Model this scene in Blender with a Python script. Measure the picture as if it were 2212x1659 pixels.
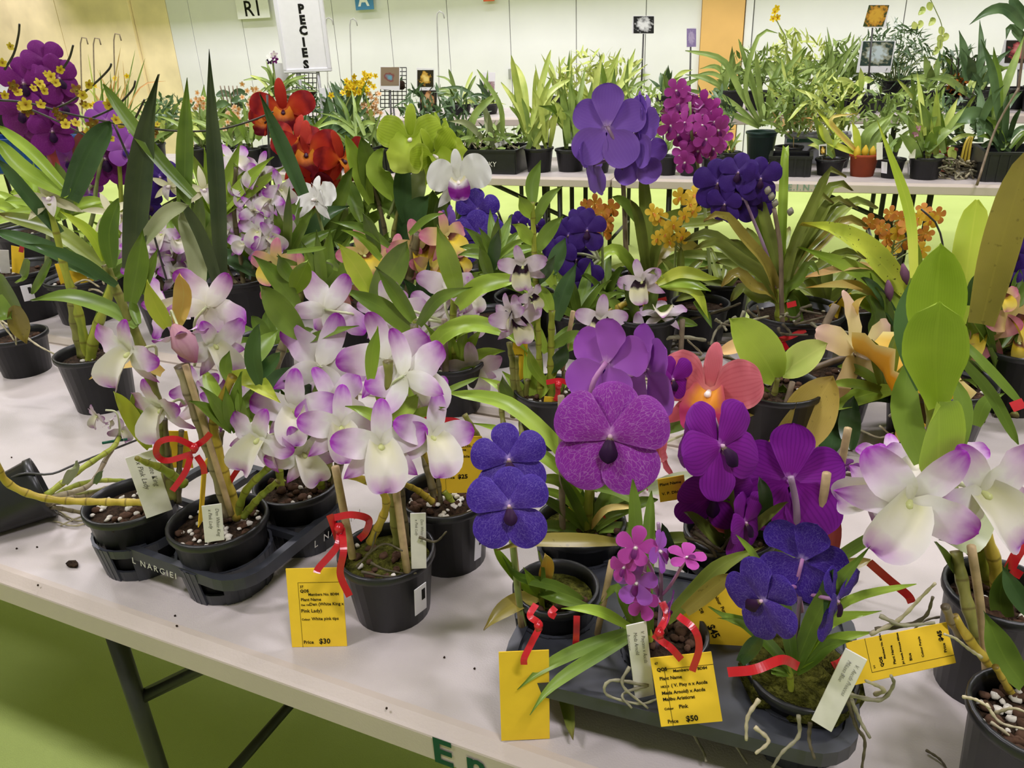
import bpy, math, random
import numpy as np
from mathutils import Vector, Matrix
random.seed(7)
for o in list(bpy.data.objects): bpy.data.objects.remove(o)
SC = bpy.context.scene
COL = SC.collection

# ------------------------------------------------------------ camera
F = 1661.0; CX, CY = 1106.0, 829.5
TABLE_Z = 0.7405
CAM = np.array([0.0, 0.0, 1.465])
ROT = np.array([[0.9129978, -0.13396722, 0.38534115],
                [0.40592224, 0.39270126, -0.82523503],
                [-0.04076952, 0.90985631, 0.41291566]])
FWD = ROT @ np.array([0, 0, -1.0])
FH = np.array([FWD[0], FWD[1], 0.0]); FH /= np.linalg.norm(FH)
RIGHT = np.array([FH[1], -FH[0], 0.0])
UP = np.array([0, 0, 1.0])
cd = bpy.data.cameras.new('camera'); cam = bpy.data.objects.new('camera', cd); COL.objects.link(cam)
cd.sensor_width = 36.0; cd.lens = F / 2212 * 36.0; cd.clip_start = 0.02
m4 = Matrix.Identity(4)
for i in range(3):
    for j in range(3): m4[i][j] = ROT[i][j]
    m4[i][3] = CAM[i]
cam.matrix_world = m4
SC.camera = cam

# ------------------------------------------------------------ world, lamps, exposure
w = bpy.data.worlds.new('hall_air'); SC.world = w; w.use_nodes = True
w.node_tree.nodes['Background'].inputs[0].default_value = (0.9, 0.93, 1.0, 1)
w.node_tree.nodes['Background'].inputs[1].default_value = 0.0
SC.view_settings.view_transform = 'Standard'; SC.view_settings.look = 'None'
SC.view_settings.exposure = 0.38; SC.view_settings.gamma = 1.0; SC.view_settings.use_curve_mapping = False
WA = math.radians(4.5)                                   # the far tables and wall run 4.5 degrees off the near tables
WD = np.array([math.cos(WA), math.sin(WA), 0.0]); WN = np.array([-math.sin(WA), math.cos(WA), 0.0])
WALL0 = np.array([0, 9.6, 0.0])
LAMPS = []
def ceiling_lamp(x, y, power, sx=2.2, sy=0.5, z=4.35, spread=180):
    ld = bpy.data.lights.new('ceiling_lamp', 'AREA'); ld.shape = 'RECTANGLE'; ld.size = sx; ld.size_y = sy
    ld.energy = power; ld.color = (1.0, 0.95, 1.07); ld.spread = math.radians(spread)
    LAMPS.append(1); o = bpy.data.objects.new('ceiling_lamp_%d_offscreen' % len(LAMPS), ld); COL.objects.link(o); o.location = (x, y, z); o.rotation_euler = (0, 0, WA)
for xx in (-11.5, -7.5, -3.5, 0.5, 4.5): ceiling_lamp(xx, 8.0 + xx * 0.08, 71, spread=140)
for xx in (-6.0, -2.4, 1.2): ceiling_lamp(xx, 3.2, 78, 1.2, 0.3)
for xx in (-2.6, 1.4): ceiling_lamp(xx, -0.5, 66, 1.0, 0.3)  # unseen near row, added as front fill for flowers facing the camera

# ------------------------------------------------------------ picking points in the place
def ray(px, py):
    return ROT @ np.array([(px - CX) / F, -(py - CY) / F, -1.0])
def T(px, py, z=0.0):
    "point of the near table tops (z above them) seen at a photo pixel"
    d = ray(px, py); return CAM + d * ((TABLE_Z + z - CAM[2]) / d[2])
def V(px, py, s):
    "point seen at a photo pixel standing s metres in front of the camera (level distance)"
    d = ray(px, py); return CAM + d * (s / (d @ FH))
def S(p): return float((np.asarray(p) - CAM) @ FH)
def ZC(p): return float((np.asarray(p) - CAM) @ FWD)
def M(px, p): return px * ZC(p) / F                       # pixels to metres at a point
def onwall(px, py, off=0.0):
    d = ray(px, py); t = ((WALL0 - CAM) @ WN - off) / (d @ WN); return CAM + d * t
def nz(v):
    v = np.asarray(v, float); l = np.linalg.norm(v); return v / l if l > 1e-9 else v

# ------------------------------------------------------------ materials
def lin(c):
    if isinstance(c, str):
        c = c.lstrip('#'); c = [int(c[i:i + 2], 16) / 255 for i in (0, 2, 4)]
        c = [x / 12.92 if x <= 0.04045 else ((x + 0.055) / 1.055) ** 2.4 for x in c]
    return (c[0], c[1], c[2], 1.0)
MATS = {}
def newmat(name, rough=0.5, spec=0.4):
    m = bpy.data.materials.new(name); m.use_nodes = True; nt = m.node_tree
    b = nt.nodes['Principled BSDF']; b.inputs['Roughness'].default_value = rough
    b.inputs['Specular IOR Level'].default_value = spec
    MATS[name] = m
    return m, nt, b
def N(nt, typ, **kw):
    n = nt.nodes.new(typ)
    for k, v in kw.items(): setattr(n, k, v)
    return n
def plain(name, col, rough=0.5, spec=0.4, var=0.12, scale=30.0, bump=0.0, bscale=200.0, metal=0.0, obj=True):
    m, nt, b = newmat(name, rough, spec); c = lin(col); b.inputs['Metallic'].default_value = metal
    tc = N(nt, 'ShaderNodeTexCoord')
    no = N(nt, 'ShaderNodeTexNoise'); no.inputs['Scale'].default_value = scale; no.inputs['Detail'].default_value = 3
    nt.links.new(tc.outputs['Object'], no.inputs['Vector'])
    r = N(nt, 'ShaderNodeValToRGB'); nt.links.new(no.outputs[0], r.inputs[0])
    r.color_ramp.elements[0].position = 0.3; r.color_ramp.elements[1].position = 0.7
    r.color_ramp.elements[0].color = (c[0] * (1 - var), c[1] * (1 - var), c[2] * (1 - var), 1)
    r.color_ramp.elements[1].color = (min(1, c[0] * (1 + var)), min(1, c[1] * (1 + var)), min(1, c[2] * (1 + var)), 1)
    nt.links.new(r.outputs[0], b.inputs['Base Color'])
    if bump:
        n2 = N(nt, 'ShaderNodeTexNoise'); n2.inputs['Scale'].default_value = bscale; n2.inputs['Detail'].default_value = 4
        nt.links.new(tc.outputs['Object'], n2.inputs['Vector'])
        bp = N(nt, 'ShaderNodeBump'); bp.inputs['Strength'].default_value = bump; bp.inputs['Distance'].default_value = 0.01
        nt.links.new(n2.outputs[0], bp.inputs['Height']); nt.links.new(bp.outputs[0], b.inputs['Normal'])
    return m
def mixc(nt, fac, a, bcol):
    mx = N(nt, 'ShaderNodeMix', data_type='RGBA')
    for src, i in ((fac, 0), (a, 6), (bcol, 7)):
        if isinstance(src, (tuple, list)): mx.inputs[i].default_value = src
        elif isinstance(src, (int, float)): mx.inputs[i].default_value = src
        else: nt.links.new(src, mx.inputs[i])
    return mx.outputs[2]
def ramp(nt, src, stops):
    r = N(nt, 'ShaderNodeValToRGB'); nt.links.new(src, r.inputs[0]); e = r.color_ramp.elements
    while len(e) < len(stops): e.new(0.5)
    for el, (p, c) in zip(e, stops): el.position = p; el.color = lin(c) if not isinstance(c, (int, float)) else (c, c, c, 1)
    return r.outputs[0]
def math_(nt, op, a, b=None):
    n = N(nt, 'ShaderNodeMath', operation=op)
    for i, s in enumerate((a, b)):
        if s is None: continue
        if isinstance(s, (int, float)): n.inputs[i].default_value = s
        else: nt.links.new(s, n.inputs[i])
    return n.outputs[0]
def uvnodes(nt):
    u = N(nt, 'ShaderNodeUVMap'); sp = N(nt, 'ShaderNodeSeparateXYZ'); nt.links.new(u.outputs[0], sp.inputs[0])
    edge = math_(nt, 'MULTIPLY', math_(nt, 'ABSOLUTE', math_(nt, 'SUBTRACT', sp.outputs[0], 0.5)), 2.0)
    return u.outputs[0], sp.outputs[0], sp.outputs[1], edge
def translucent(nt, b, col, amt=0.25):
    tr = N(nt, 'ShaderNodeBsdfTranslucent'); mx = N(nt, 'ShaderNodeMixShader'); mx.inputs[0].default_value = amt
    nt.links.new(col, tr.inputs[0]); nt.links.new(b.outputs[0], mx.inputs[1]); nt.links.new(tr.outputs[0], mx.inputs[2])
    nt.links.new(mx.outputs[0], nt.nodes['Material Output'].inputs[0])
def petal_mat(name, stops, edge=None, veins=None, spots=None, rough=0.55, trans=0.28):
    """stops: colours from the petal's base to its tip; veins: (colour, strength); spots: (colour, scale, strength)"""
    m, nt, b = newmat(name, rough, 0.25)
    uv, u, v, ed = uvnodes(nt)
    no = N(nt, 'ShaderNodeTexNoise'); no.inputs['Scale'].default_value = 4.0; nt.links.new(uv, no.inputs['Vector'])
    vv = math_(nt, 'ADD', v, math_(nt, 'MULTIPLY', math_(nt, 'SUBTRACT', no.outputs[0], 0.5), 0.22))
    col = ramp(nt, vv, stops)
    if edge: col = mixc(nt, ramp(nt, ed, [(edge[1], 0.0), (1.0, edge[2])]), col, lin(edge[0]))
    if spots:
        vo = N(nt, 'ShaderNodeTexVoronoi', feature='DISTANCE_TO_EDGE'); vo.inputs['Scale'].default_value = spots[1]
        mp = N(nt, 'ShaderNodeMapping'); mp.inputs['Scale'].default_value = (1.5, 0.8, 1); nt.links.new(uv, mp.inputs[0])
        nt.links.new(mp.outputs[0], vo.inputs['Vector'])
        col = mixc(nt, ramp(nt, vo.outputs[0], [(0.01, spots[2]), (0.055, 0.0)]), col, lin(spots[0]))
    if veins:
        wv = N(nt, 'ShaderNodeTexWave'); wv.inputs['Scale'].default_value = 3.2; wv.inputs['Distortion'].default_value = 1.2
        nt.links.new(uv, wv.inputs['Vector'])
        col = mixc(nt, ramp(nt, wv.outputs[0], [(0.55, 0.0), (1.0, veins[1])]), col, lin(veins[0]))
    nt.links.new(col, b.inputs['Base Color']); translucent(nt, b, col, trans)
    return m
def leaf_gain(c):
    c = lin(c); return (min(0.8, c[0] * 1.95), min(0.8, c[1] * 1.62), min(0.8, c[2] * 1.9), 1.0)
def leaf_mat(name, dark, light, tip=None, rough=0.33, spots=0.0, trans=0.12, rib=0.35):
    dark, light = leaf_gain(dark), leaf_gain(light)
    m, nt, b = newmat(name, rough, 0.5)
    uv, u, v, ed = uvnodes(nt); tc = N(nt, 'ShaderNodeTexCoord')
    no = N(nt, 'ShaderNodeTexNoise'); no.inputs['Scale'].default_value = 9.0; no.inputs['Detail'].default_value = 3
    nt.links.new(tc.outputs['Object'], no.inputs['Vector'])
    col = ramp(nt, no.outputs[0], [(0.32, dark), (0.68, light)])
    st = N(nt, 'ShaderNodeTexWave'); st.inputs['Scale'].default_value = 7.0; st.inputs['Distortion'].default_value = 0.4
    nt.links.new(uv, st.inputs['Vector'])
    col = mixc(nt, math_(nt, 'MULTIPLY', st.outputs[0], 0.16), col, lin(light))
    col = mixc(nt, ramp(nt, ed, [(0.0, rib), (0.09, 0.0)]), col, lin(light))
    col = mixc(nt, ramp(nt, ed, [(0.86, 0.0), (1.0, 0.35)]), col, lin(light))
    if tip: col = mixc(nt, ramp(nt, v, [(0.86, 0.0), (0.99, 0.8)]), col, lin(tip))
    if spots:
        n3 = N(nt, 'ShaderNodeTexNoise'); n3.inputs['Scale'].default_value = 130.0; nt.links.new(tc.outputs['Object'], n3.inputs['Vector'])
        col = mixc(nt, ramp(nt, n3.outputs[0], [(0.66, 0.0), (0.70, spots)]), col, lin('2a2410'))
    nt.links.new(col, b.inputs['Base Color']); translucent(nt, b, col, trans)
    rg = math_(nt, 'ADD', math_(nt, 'MULTIPLY', no.outputs[0], 0.25), rough - 0.1); nt.links.new(rg, b.inputs['Roughness'])
    return m
def cane_mat(name, a, bcol, ring, rough=0.45):
    m, nt, b = newmat(name, rough, 0.4); uv, u, v, ed = uvnodes(nt); tc = N(nt, 'ShaderNodeTexCoord')
    no = N(nt, 'ShaderNodeTexNoise'); no.inputs['Scale'].default_value = 60.0; no.inputs['Detail'].default_value = 4
    mp = N(nt, 'ShaderNodeMapping'); mp.inputs['Scale'].default_value = (1, 1, 0.25)
    nt.links.new(tc.outputs['Object'], mp.inputs[0]); nt.links.new(mp.outputs[0], no.inputs['Vector'])
    col = ramp(nt, no.outputs[0], [(0.35, a), (0.65, bcol)])
    # v counts the joints of the cane: a dark ring at each
    fr = math_(nt, 'FRACT', v)
    col = mixc(nt, ramp(nt, fr, [(0.0, 0.75), (0.07, 0.0), (0.93, 0.0), (1.0, 0.75)]), col, lin(ring))
    nt.links.new(col, b.inputs['Base Color'])
    return m

# ------------------------------------------------------------ objects
def link(name, mesh, parent=None, loc=None):
    o = bpy.data.objects.new(name, mesh); COL.objects.link(o)
    if parent is not None: o.parent = parent
    if loc is not None: o.location = Vector(loc)
    return o
def props(o, label=None, cat=None, group=None, kind=None):
    if label: o['label'] = label
    if cat: o['category'] = cat
    if group: o['group'] = group
    if kind: o['kind'] = kind
    return o
def mk(name, geo, mat, origin=(0, 0, 0), smooth=True):
    v, f, uv = geo
    me = bpy.data.meshes.new(name)
    v = np.asarray(v, float) - np.asarray(origin, float)
    me.from_pydata(v.tolist(), [], f)
    mats = mat if isinstance(mat, (list, tuple)) else [mat]
    for x in mats: me.materials.append(MATS[x])
    if smooth: me.polygons.foreach_set('use_smooth', [True] * len(me.polygons))
    if uv is not None:
        lay = me.uv_layers.new(name='UVMap')
        idx = np.empty(len(me.loops), int); me.loops.foreach_get('vertex_index', idx)
        lay.data.foreach_set('uv', np.asarray(uv, float)[idx].ravel())
    me.update()
    return me
def join(geos):
    V_, F_, U_ = [], [], []; n = 0
    for v, f, uv in geos:
        V_.append(np.asarray(v, float)); F_ += [tuple(i + n for i in q) for q in f]
        U_.append(np.asarray(uv, float) if uv is not None else np.zeros((len(v), 2))); n += len(v)
    return np.vstack(V_), F_, np.vstack(U_)
def box(c, half, ax=(1, 0, 0), ay=(0, 1, 0), az=(0, 0, 1), bev=0.0):
    ax, ay, az = nz(ax), nz(ay), nz(az); c = np.asarray(c, float); h = np.asarray(half, float)
    if bev <= 0:
        v = [c + ax * sx * h[0] + ay * sy * h[1] + az * sz * h[2] for sz in (-1, 1) for sx, sy in ((-1, -1), (1, -1), (1, 1), (-1, 1))]
        f = [(3, 2, 1, 0), (4, 5, 6, 7), (0, 1, 5, 4), (1, 2, 6, 5), (2, 3, 7, 6), (3, 0, 4, 7)]
        return np.array(v), f, None
    b = bev; v = []; rings = [(-1, b), (-1 + b / h[2], 0), (1 - b / h[2], 0), (1, b)]
    for tz, ins in rings:
        hx, hy = h[0] - ins, h[1] - ins
        for sx, sy, d in ((-1, -1, 0), (1, -1, 1), (1, 1, 0), (-1, 1, 1)):
            p1 = (sx * hx, sy * (hy - b)); p2 = (sx * (hx - b), sy * hy)
            for p in ((p1, p2) if d == 0 else (p2, p1)):
                v.append(c + ax * p[0] + ay * p[1] + az * tz * h[2])
    f = [tuple(range(7, -1, -1)), tuple(range(24, 32))]
    for r in range(3):
        for k in range(8): f.append((r * 8 + k, r * 8 + (k + 1) % 8, r * 8 + 8 + (k + 1) % 8, r * 8 + 8 + k))
    return np.array(v), f, None
def cr(pts, n):
    "smooth curve through points"
    P = np.asarray(pts, float)
    if len(P) == 2: return P[0] + (P[1] - P[0]) * np.linspace(0, 1, n)[:, None]
    Q = np.vstack([2 * P[0] - P[1], P, 2 * P[-1] - P[-2]])
    L = np.r_[0, np.cumsum(np.linalg.norm(np.diff(P, axis=0), axis=1))]; L /= L[-1]
    out = []
    for t in np.linspace(0, 1, n):
        i = min(len(P) - 2, max(0, int(np.searchsorted(L, t, 'right') - 1))); u = (t - L[i]) / max(1e-9, L[i + 1] - L[i])
        a, b, c, d = Q[i:i + 4]
        out.append(0.5 * ((2 * b) + (c - a) * u + (2 * a - 5 * b + 4 * c - d) * u * u + (3 * b - a - 3 * c + d) * u ** 3))
    return np.array(out)
def frames(P):
    t = np.gradient(P, axis=0); t /= np.maximum(1e-9, np.linalg.norm(t, axis=1))[:, None]
    return t
def tube(P, R, k=8, vscale=1.0, cap=True):
    P = np.asarray(P, float); n = len(P); R = np.broadcast_to(np.asarray(R, float), (n,)); t = frames(P)
    a = nz(np.cross(t[0], [0.3, 0.2, 0.93])) if abs(t[0][2]) < 0.9 else nz(np.cross(t[0], [1, 0.1, 0]))
    v = []; uv = []
    for i in range(n):
        a = nz(a - t[i] * (a @ t[i])); b = np.cross(t[i], a)
        for j in range(k):
            th = 2 * math.pi * j / k; v.append(P[i] + R[i] * (a * math.cos(th) + b * math.sin(th))); uv.append((j / k, i / (n - 1) * vscale))
    f = [(i * k + j, i * k + (j + 1) % k, (i + 1) * k + (j + 1) % k, (i + 1) * k + j) for i in range(n - 1) for j in range(k)]
    if cap: f += [tuple(range(k - 1, -1, -1)), tuple((n - 1) * k + j for j in range(k))]
    return np.array(v), f, np.array(uv)
def blade(P, W, nrm, across=5, zfun=None, thick=0.0008, vs=None):
    """a leaf or petal with thickness: centre line P, half widths W, face direction nrm (one or per point), zfun(u,v) lift along the face"""
    P = np.asarray(P, float); n = len(P); t = frames(P); us = np.linspace(-1, 1, across)
    v = []; uv = []; f = []; nrm = np.asarray(nrm, float)
    for top in (1, 0):                                     # upper and lower skin meet along the rim
        o = len(v)
        for i in range(n):
            nn = nrm if nrm.ndim == 1 else nrm[i]
            nn = nz(nn - t[i] * (nn @ t[i])); sd = np.cross(t[i], nn); vv = i / (n - 1) if vs is None else vs[i]
            for u in us:
                z = zfun(u, vv) if zfun else 0.0
                v.append(P[i] + sd * u * W[i] + nn * (z - (0 if top else thick * (1 - u * u)))); uv.append((0.5 + u / 2, vv))
        for i in range(n - 1):
            for k in range(across - 1):
                q = (o + i * across + k, o + i * across + k + 1, o + (i + 1) * across + k + 1, o + (i + 1) * across + k)
                f.append(q[::-1] if top else q)
    return np.array(v), f, np.array(uv)
def lathe(prof, k=28, c=(0, 0, 0), az=(0, 0, 1), ax=None, vs=None):
    c = np.asarray(c, float); az = nz(az); ax = nz(np.cross(az, [0.31, 0.95, 0.05])) if ax is None else nz(ax); ay = np.cross(az, ax)
    v = []; uv = []
    for i, (r, h) in enumerate(prof):
        for j in range(k):
            th = 2 * math.pi * j / k; v.append(c + az * h + r * (ax * math.cos(th) + ay * math.sin(th))); uv.append((j / k, i / (len(prof) - 1)))
    f = [(i * k + j, i * k + (j + 1) % k, (i + 1) * k + (j + 1) % k, (i + 1) * k + j) for i in range(len(prof) - 1) for j in range(k)]
    return np.array(v), f, np.array(uv)
def lump(c, r, sq=(1, 1, 1), seed=0, k=7, rings=5):
    rs = random.Random(seed); v = []; c = np.asarray(c, float)
    for i in range(rings + 1):
        ph = math.pi * i / rings
        for j in range(k):
            th = 2 * math.pi * (j + 0.5 * (i % 2)) / k; q = r * (0.82 + 0.36 * rs.random())
            v.append(c + np.array([q * math.sin(ph) * math.cos(th) * sq[0], q * math.sin(ph) * math.sin(th) * sq[1], q * math.cos(ph) * sq[2]]))
    f = [(i * k + j, i * k + (j + 1) % k, (i + 1) * k + (j + 1) % k, (i + 1) * k + j) for i in range(rings) for j in range(k)]
    return np.array(v), f, np.zeros((len(v), 2))

TEXTS = []
def text(name, s, parent, origin, ex, ey, en, pos, size, mat, align='LEFT', bold=0.0, shear=0.0, space=1.0, lines=1.0):
    """lettering on a face: origin/ex/ey/en world frame of the face, pos (x, y) in metres on it"""
    cu = bpy.data.curves.new(name, 'FONT'); cu.body = s; cu.size = size; cu.align_x = align; cu.offset = bold; cu.shear = shear
    cu.space_character = space; cu.space_line = lines; cu.resolution_u = 2; cu.extrude = 0.00005
    cu.materials.append(MATS[mat])
    o = bpy.data.objects.new(name + '_draft', cu); COL.objects.link(o)
    ex, ey, en = nz(ex), nz(ey), nz(en)
    p = np.asarray(origin, float) + ex * pos[0] + ey * pos[1] + en * 0.0004
    m = Matrix(((ex[0], ey[0], en[0], p[0]), (ex[1], ey[1], en[1], p[1]), (ex[2], ey[2], en[2], p[2]), (0, 0, 0, 1)))
    TEXTS.append((o, name, parent, m)); return o
def flush_texts():
    bpy.context.view_layer.update(); dg = bpy.context.evaluated_depsgraph_get()
    made = []
    for o, name, parent, m in TEXTS: made.append(bpy.data.meshes.new_from_object(o.evaluated_get(dg)))
    for (o, name, parent, m), me in zip(TEXTS, made):
        cu = o.data; bpy.data.objects.remove(o); me.name = name
        t = bpy.data.objects.new(name, me); COL.objects.link(t); t.parent = parent
        off = Matrix.Identity(4)
        q = parent
        while q is not None:
            off = Matrix.Translation(q.location) @ off; q = q.parent
        t.matrix_local = off.inverted() @ m
# ------------------------------------------------------------ materials of the place
plain('panel_white', 'e2e0e4', 0.6, 0.3, 0.03, 2.0)
plain('seam_dark', '6a6a62', 0.6, 0.2)
plain('ply', 'f0dcb4', 0.45, 0.35, 0.10, 3.0)
plain('ply_orange', 'dcae6c', 0.5, 0.35, 0.06, 3.0)
plain('ceiling_white', 'e8e6e0', 0.8, 0.2, 0.02)
plain('table_plastic', 'bcb3ae', 0.42, 0.45, 0.09, 9.0, 0.12, 420.0)
plain('table_edge', 'bdb0a4', 0.45, 0.45, 0.03, 7.0, 0.05, 300.0)
plain('steel_black', '23241f', 0.4, 0.5, 0.2)
plain('steel_grey', '9a9a98', 0.35, 0.5, 0.1)
plain('wire', '3c3a38', 0.4, 0.5, 0.1)
plain('wire_pale', 'b8b8b2', 0.35, 0.5, 0.1)
plain('pot_black', '1b1b1d', 0.38, 0.5, 0.25, 20.0, 0.04, 60.0)
plain('pot_grey', '3a3b3e', 0.42, 0.5, 0.2, 20.0)
plain('pot_green', '1f3a34', 0.45, 0.45, 0.15, 20.0)
plain('pot_terra', '9c4526', 0.6, 0.3, 0.1, 20.0)
plain('tray_grey', '34363c', 0.4, 0.5, 0.25, 25.0)
plain('crate_blue', '20488e', 0.45, 0.45, 0.15, 20.0)
plain('bark', '33261a', 0.9, 0.15, 0.6, 160.0, 0.9, 160.0)
plain('moss', '4a4a1a', 0.95, 0.1, 0.65, 120.0, 1.0, 190.0)
plain('perlite', 'cfc9bb', 0.85, 0.2, 0.1, 90.0)
plain('bark_chip', '4d382a', 0.9, 0.15, 0.4, 90.0)
plain('root', '8f8a70', 0.6, 0.3, 0.3, 80.0)
plain('root_pale', 'b3a988', 0.6, 0.3, 0.25, 80.0)
plain('root_dark', '5b5340', 0.7, 0.25, 0.35, 80.0)
plain('bamboo', 'b39a72', 0.6, 0.3, 0.2, 60.0)
plain('bamboo_grey', '8b7b66', 0.65, 0.3, 0.2, 60.0)
plain('ribbon_red', 'c01a26', 0.25, 0.55, 0.08, 30.0)
plain('tag_yellow', 'f6cc34', 0.65, 0.25, 0.04, 40.0)
plain('tag_yellow_lit', 'f4de30', 0.65, 0.25, 0.04, 40.0)  # lit copy of the yellow tag paper, light put into its colour
plain('tag_yellow_shaded', 'e6b834', 0.65, 0.25, 0.05, 40.0)  # same yellow paper, darkened as if in shade
plain('stake_white', 'e9e5dc', 0.5, 0.35, 0.05, 60.0)
plain('paper', 'eceaec', 0.7, 0.25, 0.02)
plain('ink', '15130f', 0.6, 0.2, 0.0)
plain('ink_grey', '55524e', 0.6, 0.2, 0.0)
plain('ink_green', '0f4a34', 0.6, 0.2, 0.2)
plain('ink_green_pale', '7d9a86', 0.6, 0.2, 0.2)
plain('ink_white', 'd9d6cc', 0.6, 0.2, 0.0)
plain('sign_blue', '4d86b8', 0.5, 0.3, 0.03)
plain('sign_red', 'd0603c', 0.5, 0.3, 0.03)
plain('twist_green', '16604a', 0.5, 0.4)
plain('card_brown', '8a6a42', 0.8, 0.2, 0.1)
plain('box_grey', 'a9a9ae', 0.7, 0.2, 0.05)
plain('stripe_green', '3c5a4c', 0.7, 0.2, 0.05)
# carpet
m, nt, b = newmat('carpet_green', 0.92, 0.1)
tc = N(nt, 'ShaderNodeTexCoord'); no = N(nt, 'ShaderNodeTexNoise'); no.inputs['Scale'].default_value = 1.3; no.inputs['Detail'].default_value = 5
nt.links.new(tc.outputs['Object'], no.inputs['Vector'])
nt.links.new(ramp(nt, no.outputs[0], [(0.3, 'a8b868'), (0.7, 'b6c676')]), b.inputs['Base Color'])
n2 = N(nt, 'ShaderNodeTexNoise'); n2.inputs['Scale'].default_value = 350.0; nt.links.new(tc.outputs['Object'], n2.inputs['Vector'])
bp = N(nt, 'ShaderNodeBump'); bp.inputs['Strength'].default_value = 0.4; bp.inputs['Distance'].default_value = 0.004
nt.links.new(n2.outputs[0], bp.inputs['Height']); nt.links.new(bp.outputs[0], b.inputs['Normal'])
# printed photographs on the display cards: a flower shape of noise on a ground colour
def photo_mat(name, ground, c1, c2, scale=3.0, cover=0.5):
    m, nt, b = newmat(name, 0.4, 0.4); uv, u, v, ed = uvnodes(nt)
    no = N(nt, 'ShaderNodeTexNoise'); no.inputs['Scale'].default_value = scale; no.inputs['Detail'].default_value = 5; nt.links.new(uv, no.inputs['Vector'])
    rad = N(nt, 'ShaderNodeVectorMath', operation='DISTANCE'); nt.links.new(uv, rad.inputs[0]); rad.inputs[1].default_value = (0.5, 0.5, 0)
    q = math_(nt, 'ADD', math_(nt, 'MULTIPLY', no.outputs[0], 0.9), math_(nt, 'MULTIPLY', math_(nt, 'SUBTRACT', cover, rad.outputs['Value']), 1.0))
    col = ramp(nt, q, [(0.42, ground), (0.50, c1), (0.72, c2)])
    nt.links.new(col, b.inputs['Base Color']); return m
photo_mat('photo_white', '202022', 'a9a9a9', 'f2f2f0', 5.0, 0.42)
photo_mat('photo_orange', '3f4a26', 'b9822e', 'd8a83c', 6.0, 0.5)
photo_mat('photo_spider', '35463f', '8f8f74', 'c9d6d8', 6.0, 0.45)
photo_mat('photo_red', '2c2622', 'a8434a', 'd98a86', 4.0, 0.4)
photo_mat('photo_yellow', '2a2413', 'c0902c', 'efd27c', 3.5, 0.36)
photo_mat('photo_peach', '2c2620', 'c58a55', 'e8b98a', 3.0, 0.4)
photo_mat('photo_brown', '8d7a64', '84403a', '6aa0b0', 2.0, 0.3)
photo_mat('photo_mauve', '9a86b4', '8a78a8', 'b8a8c8', 6.0, 0.5)
photo_mat('photo_pink', 'b6a4a4', '8a5a66', 'c8b4b4', 12.0, 0.5)
photo_mat('photo_purple', '1e1c1e', '5a2040', '8a4a6a', 3.0, 0.35)

# ------------------------------------------------------------ the hall
def struct(name, geo, mat, parent=None, smooth=False, origin=(0, 0, 0)):
    o = link(name, mk(name, geo, mat, origin, smooth), parent, origin if parent is None else None)
    if parent is None: o['kind'] = 'structure'
    return o
fl = struct('floor', box((-4, 3.0, -0.02), (13.5, 8.0, 0.02)), 'carpet_green')
struct('ceiling', box((-4, 3.0, 4.55), (13.5, 8.0, 0.05)), 'ceiling_white')
# far wall: panels between the seams one sees, each panel a piece of the wall
def wall_x(px): p = onwall(px, 100); return float((p - WALL0) @ WD)
wall = struct('wall_back', box(WALL0 + WD * -4 + WN * 0.08 + UP * 2.25, (13.5, 0.04, 2.25), WD, WN, UP), 'seam_dark')
def panel(px0, px1, mat, out=0.0, gap=0.004, z1=4.4, name='panel'):
    a, b2 = wall_x(px0), wall_x(px1)
    c = WALL0 + WD * ((a + b2) / 2) + WN * (0.03 - out / 2) + UP * (z1 / 2)
    o = struct(name, box(c, ((b2 - a) / 2 - gap, 0.012 + out / 2, z1 / 2), WD, WN, UP, 0.003), mat, wall)
    return o
for a, b2, mt, out in ((-900, -520, 'ply', 0), (-520, -150, 'ply', 0), (-150, 42, 'ply', 0), (42, 145, 'ply', 0.05), (145, 300, 'ply', 0.05),
                       (300, 374, 'ply', 0.0), (374, 421, 'panel_white', 0), (421, 530, 'panel_white', 0), (530, 725, 'panel_white', 0),
                       (725, 845, 'panel_white', 0), (845, 969, 'panel_white', 0), (969, 1102, 'panel_white', 0), (1102, 1244, 'panel_white', 0),
                       (1244, 1393, 'panel_white', 0), (1393, 1512, 'panel_white', 0), (1512, 1604, 'ply_orange', 0.04),
                       (1604, 1622, 'panel_white', 0.02), (1622, 1944, 'panel_white', 0), (1944, 2300, 'panel_white', 0), (2300, 2700, 'panel_white', 0), (2700, 3600, 'panel_white', 0)):
    panel(a, b2, mt, out)
for hx, hy in ((1101, 160), (1390, 160)):                       # pull handles on the folding panels
    p = onwall(hx, hy, 0.02); struct('door_handle', box(p, (0.012, 0.02, 0.06), WD, WN, UP, 0.004), 'steel_grey', wall)
p = onwall(1101, 0, 0.02)
# unseen bulkhead, added over the wall to keep the nearest lamps off its top
struct('added_bulkhead_1', box(WALL0 + WD * -4.6 + WN * -0.265 + UP * 2.72, (6.6, 0.265, 0.16), WD, WN, UP), 'panel_white')
struct('wall_left', box((-17.4, 3.0, 2.25), (0.05, 8.0, 2.25)), 'ply')
struct('wall_right', box((9.4, 3.0, 2.25), (0.05, 8.0, 2.25)), 'panel_white')
struct('wall_front', box((-4, -4.9, 2.25), (13.5, 0.05, 2.25)), 'panel_white')
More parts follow.
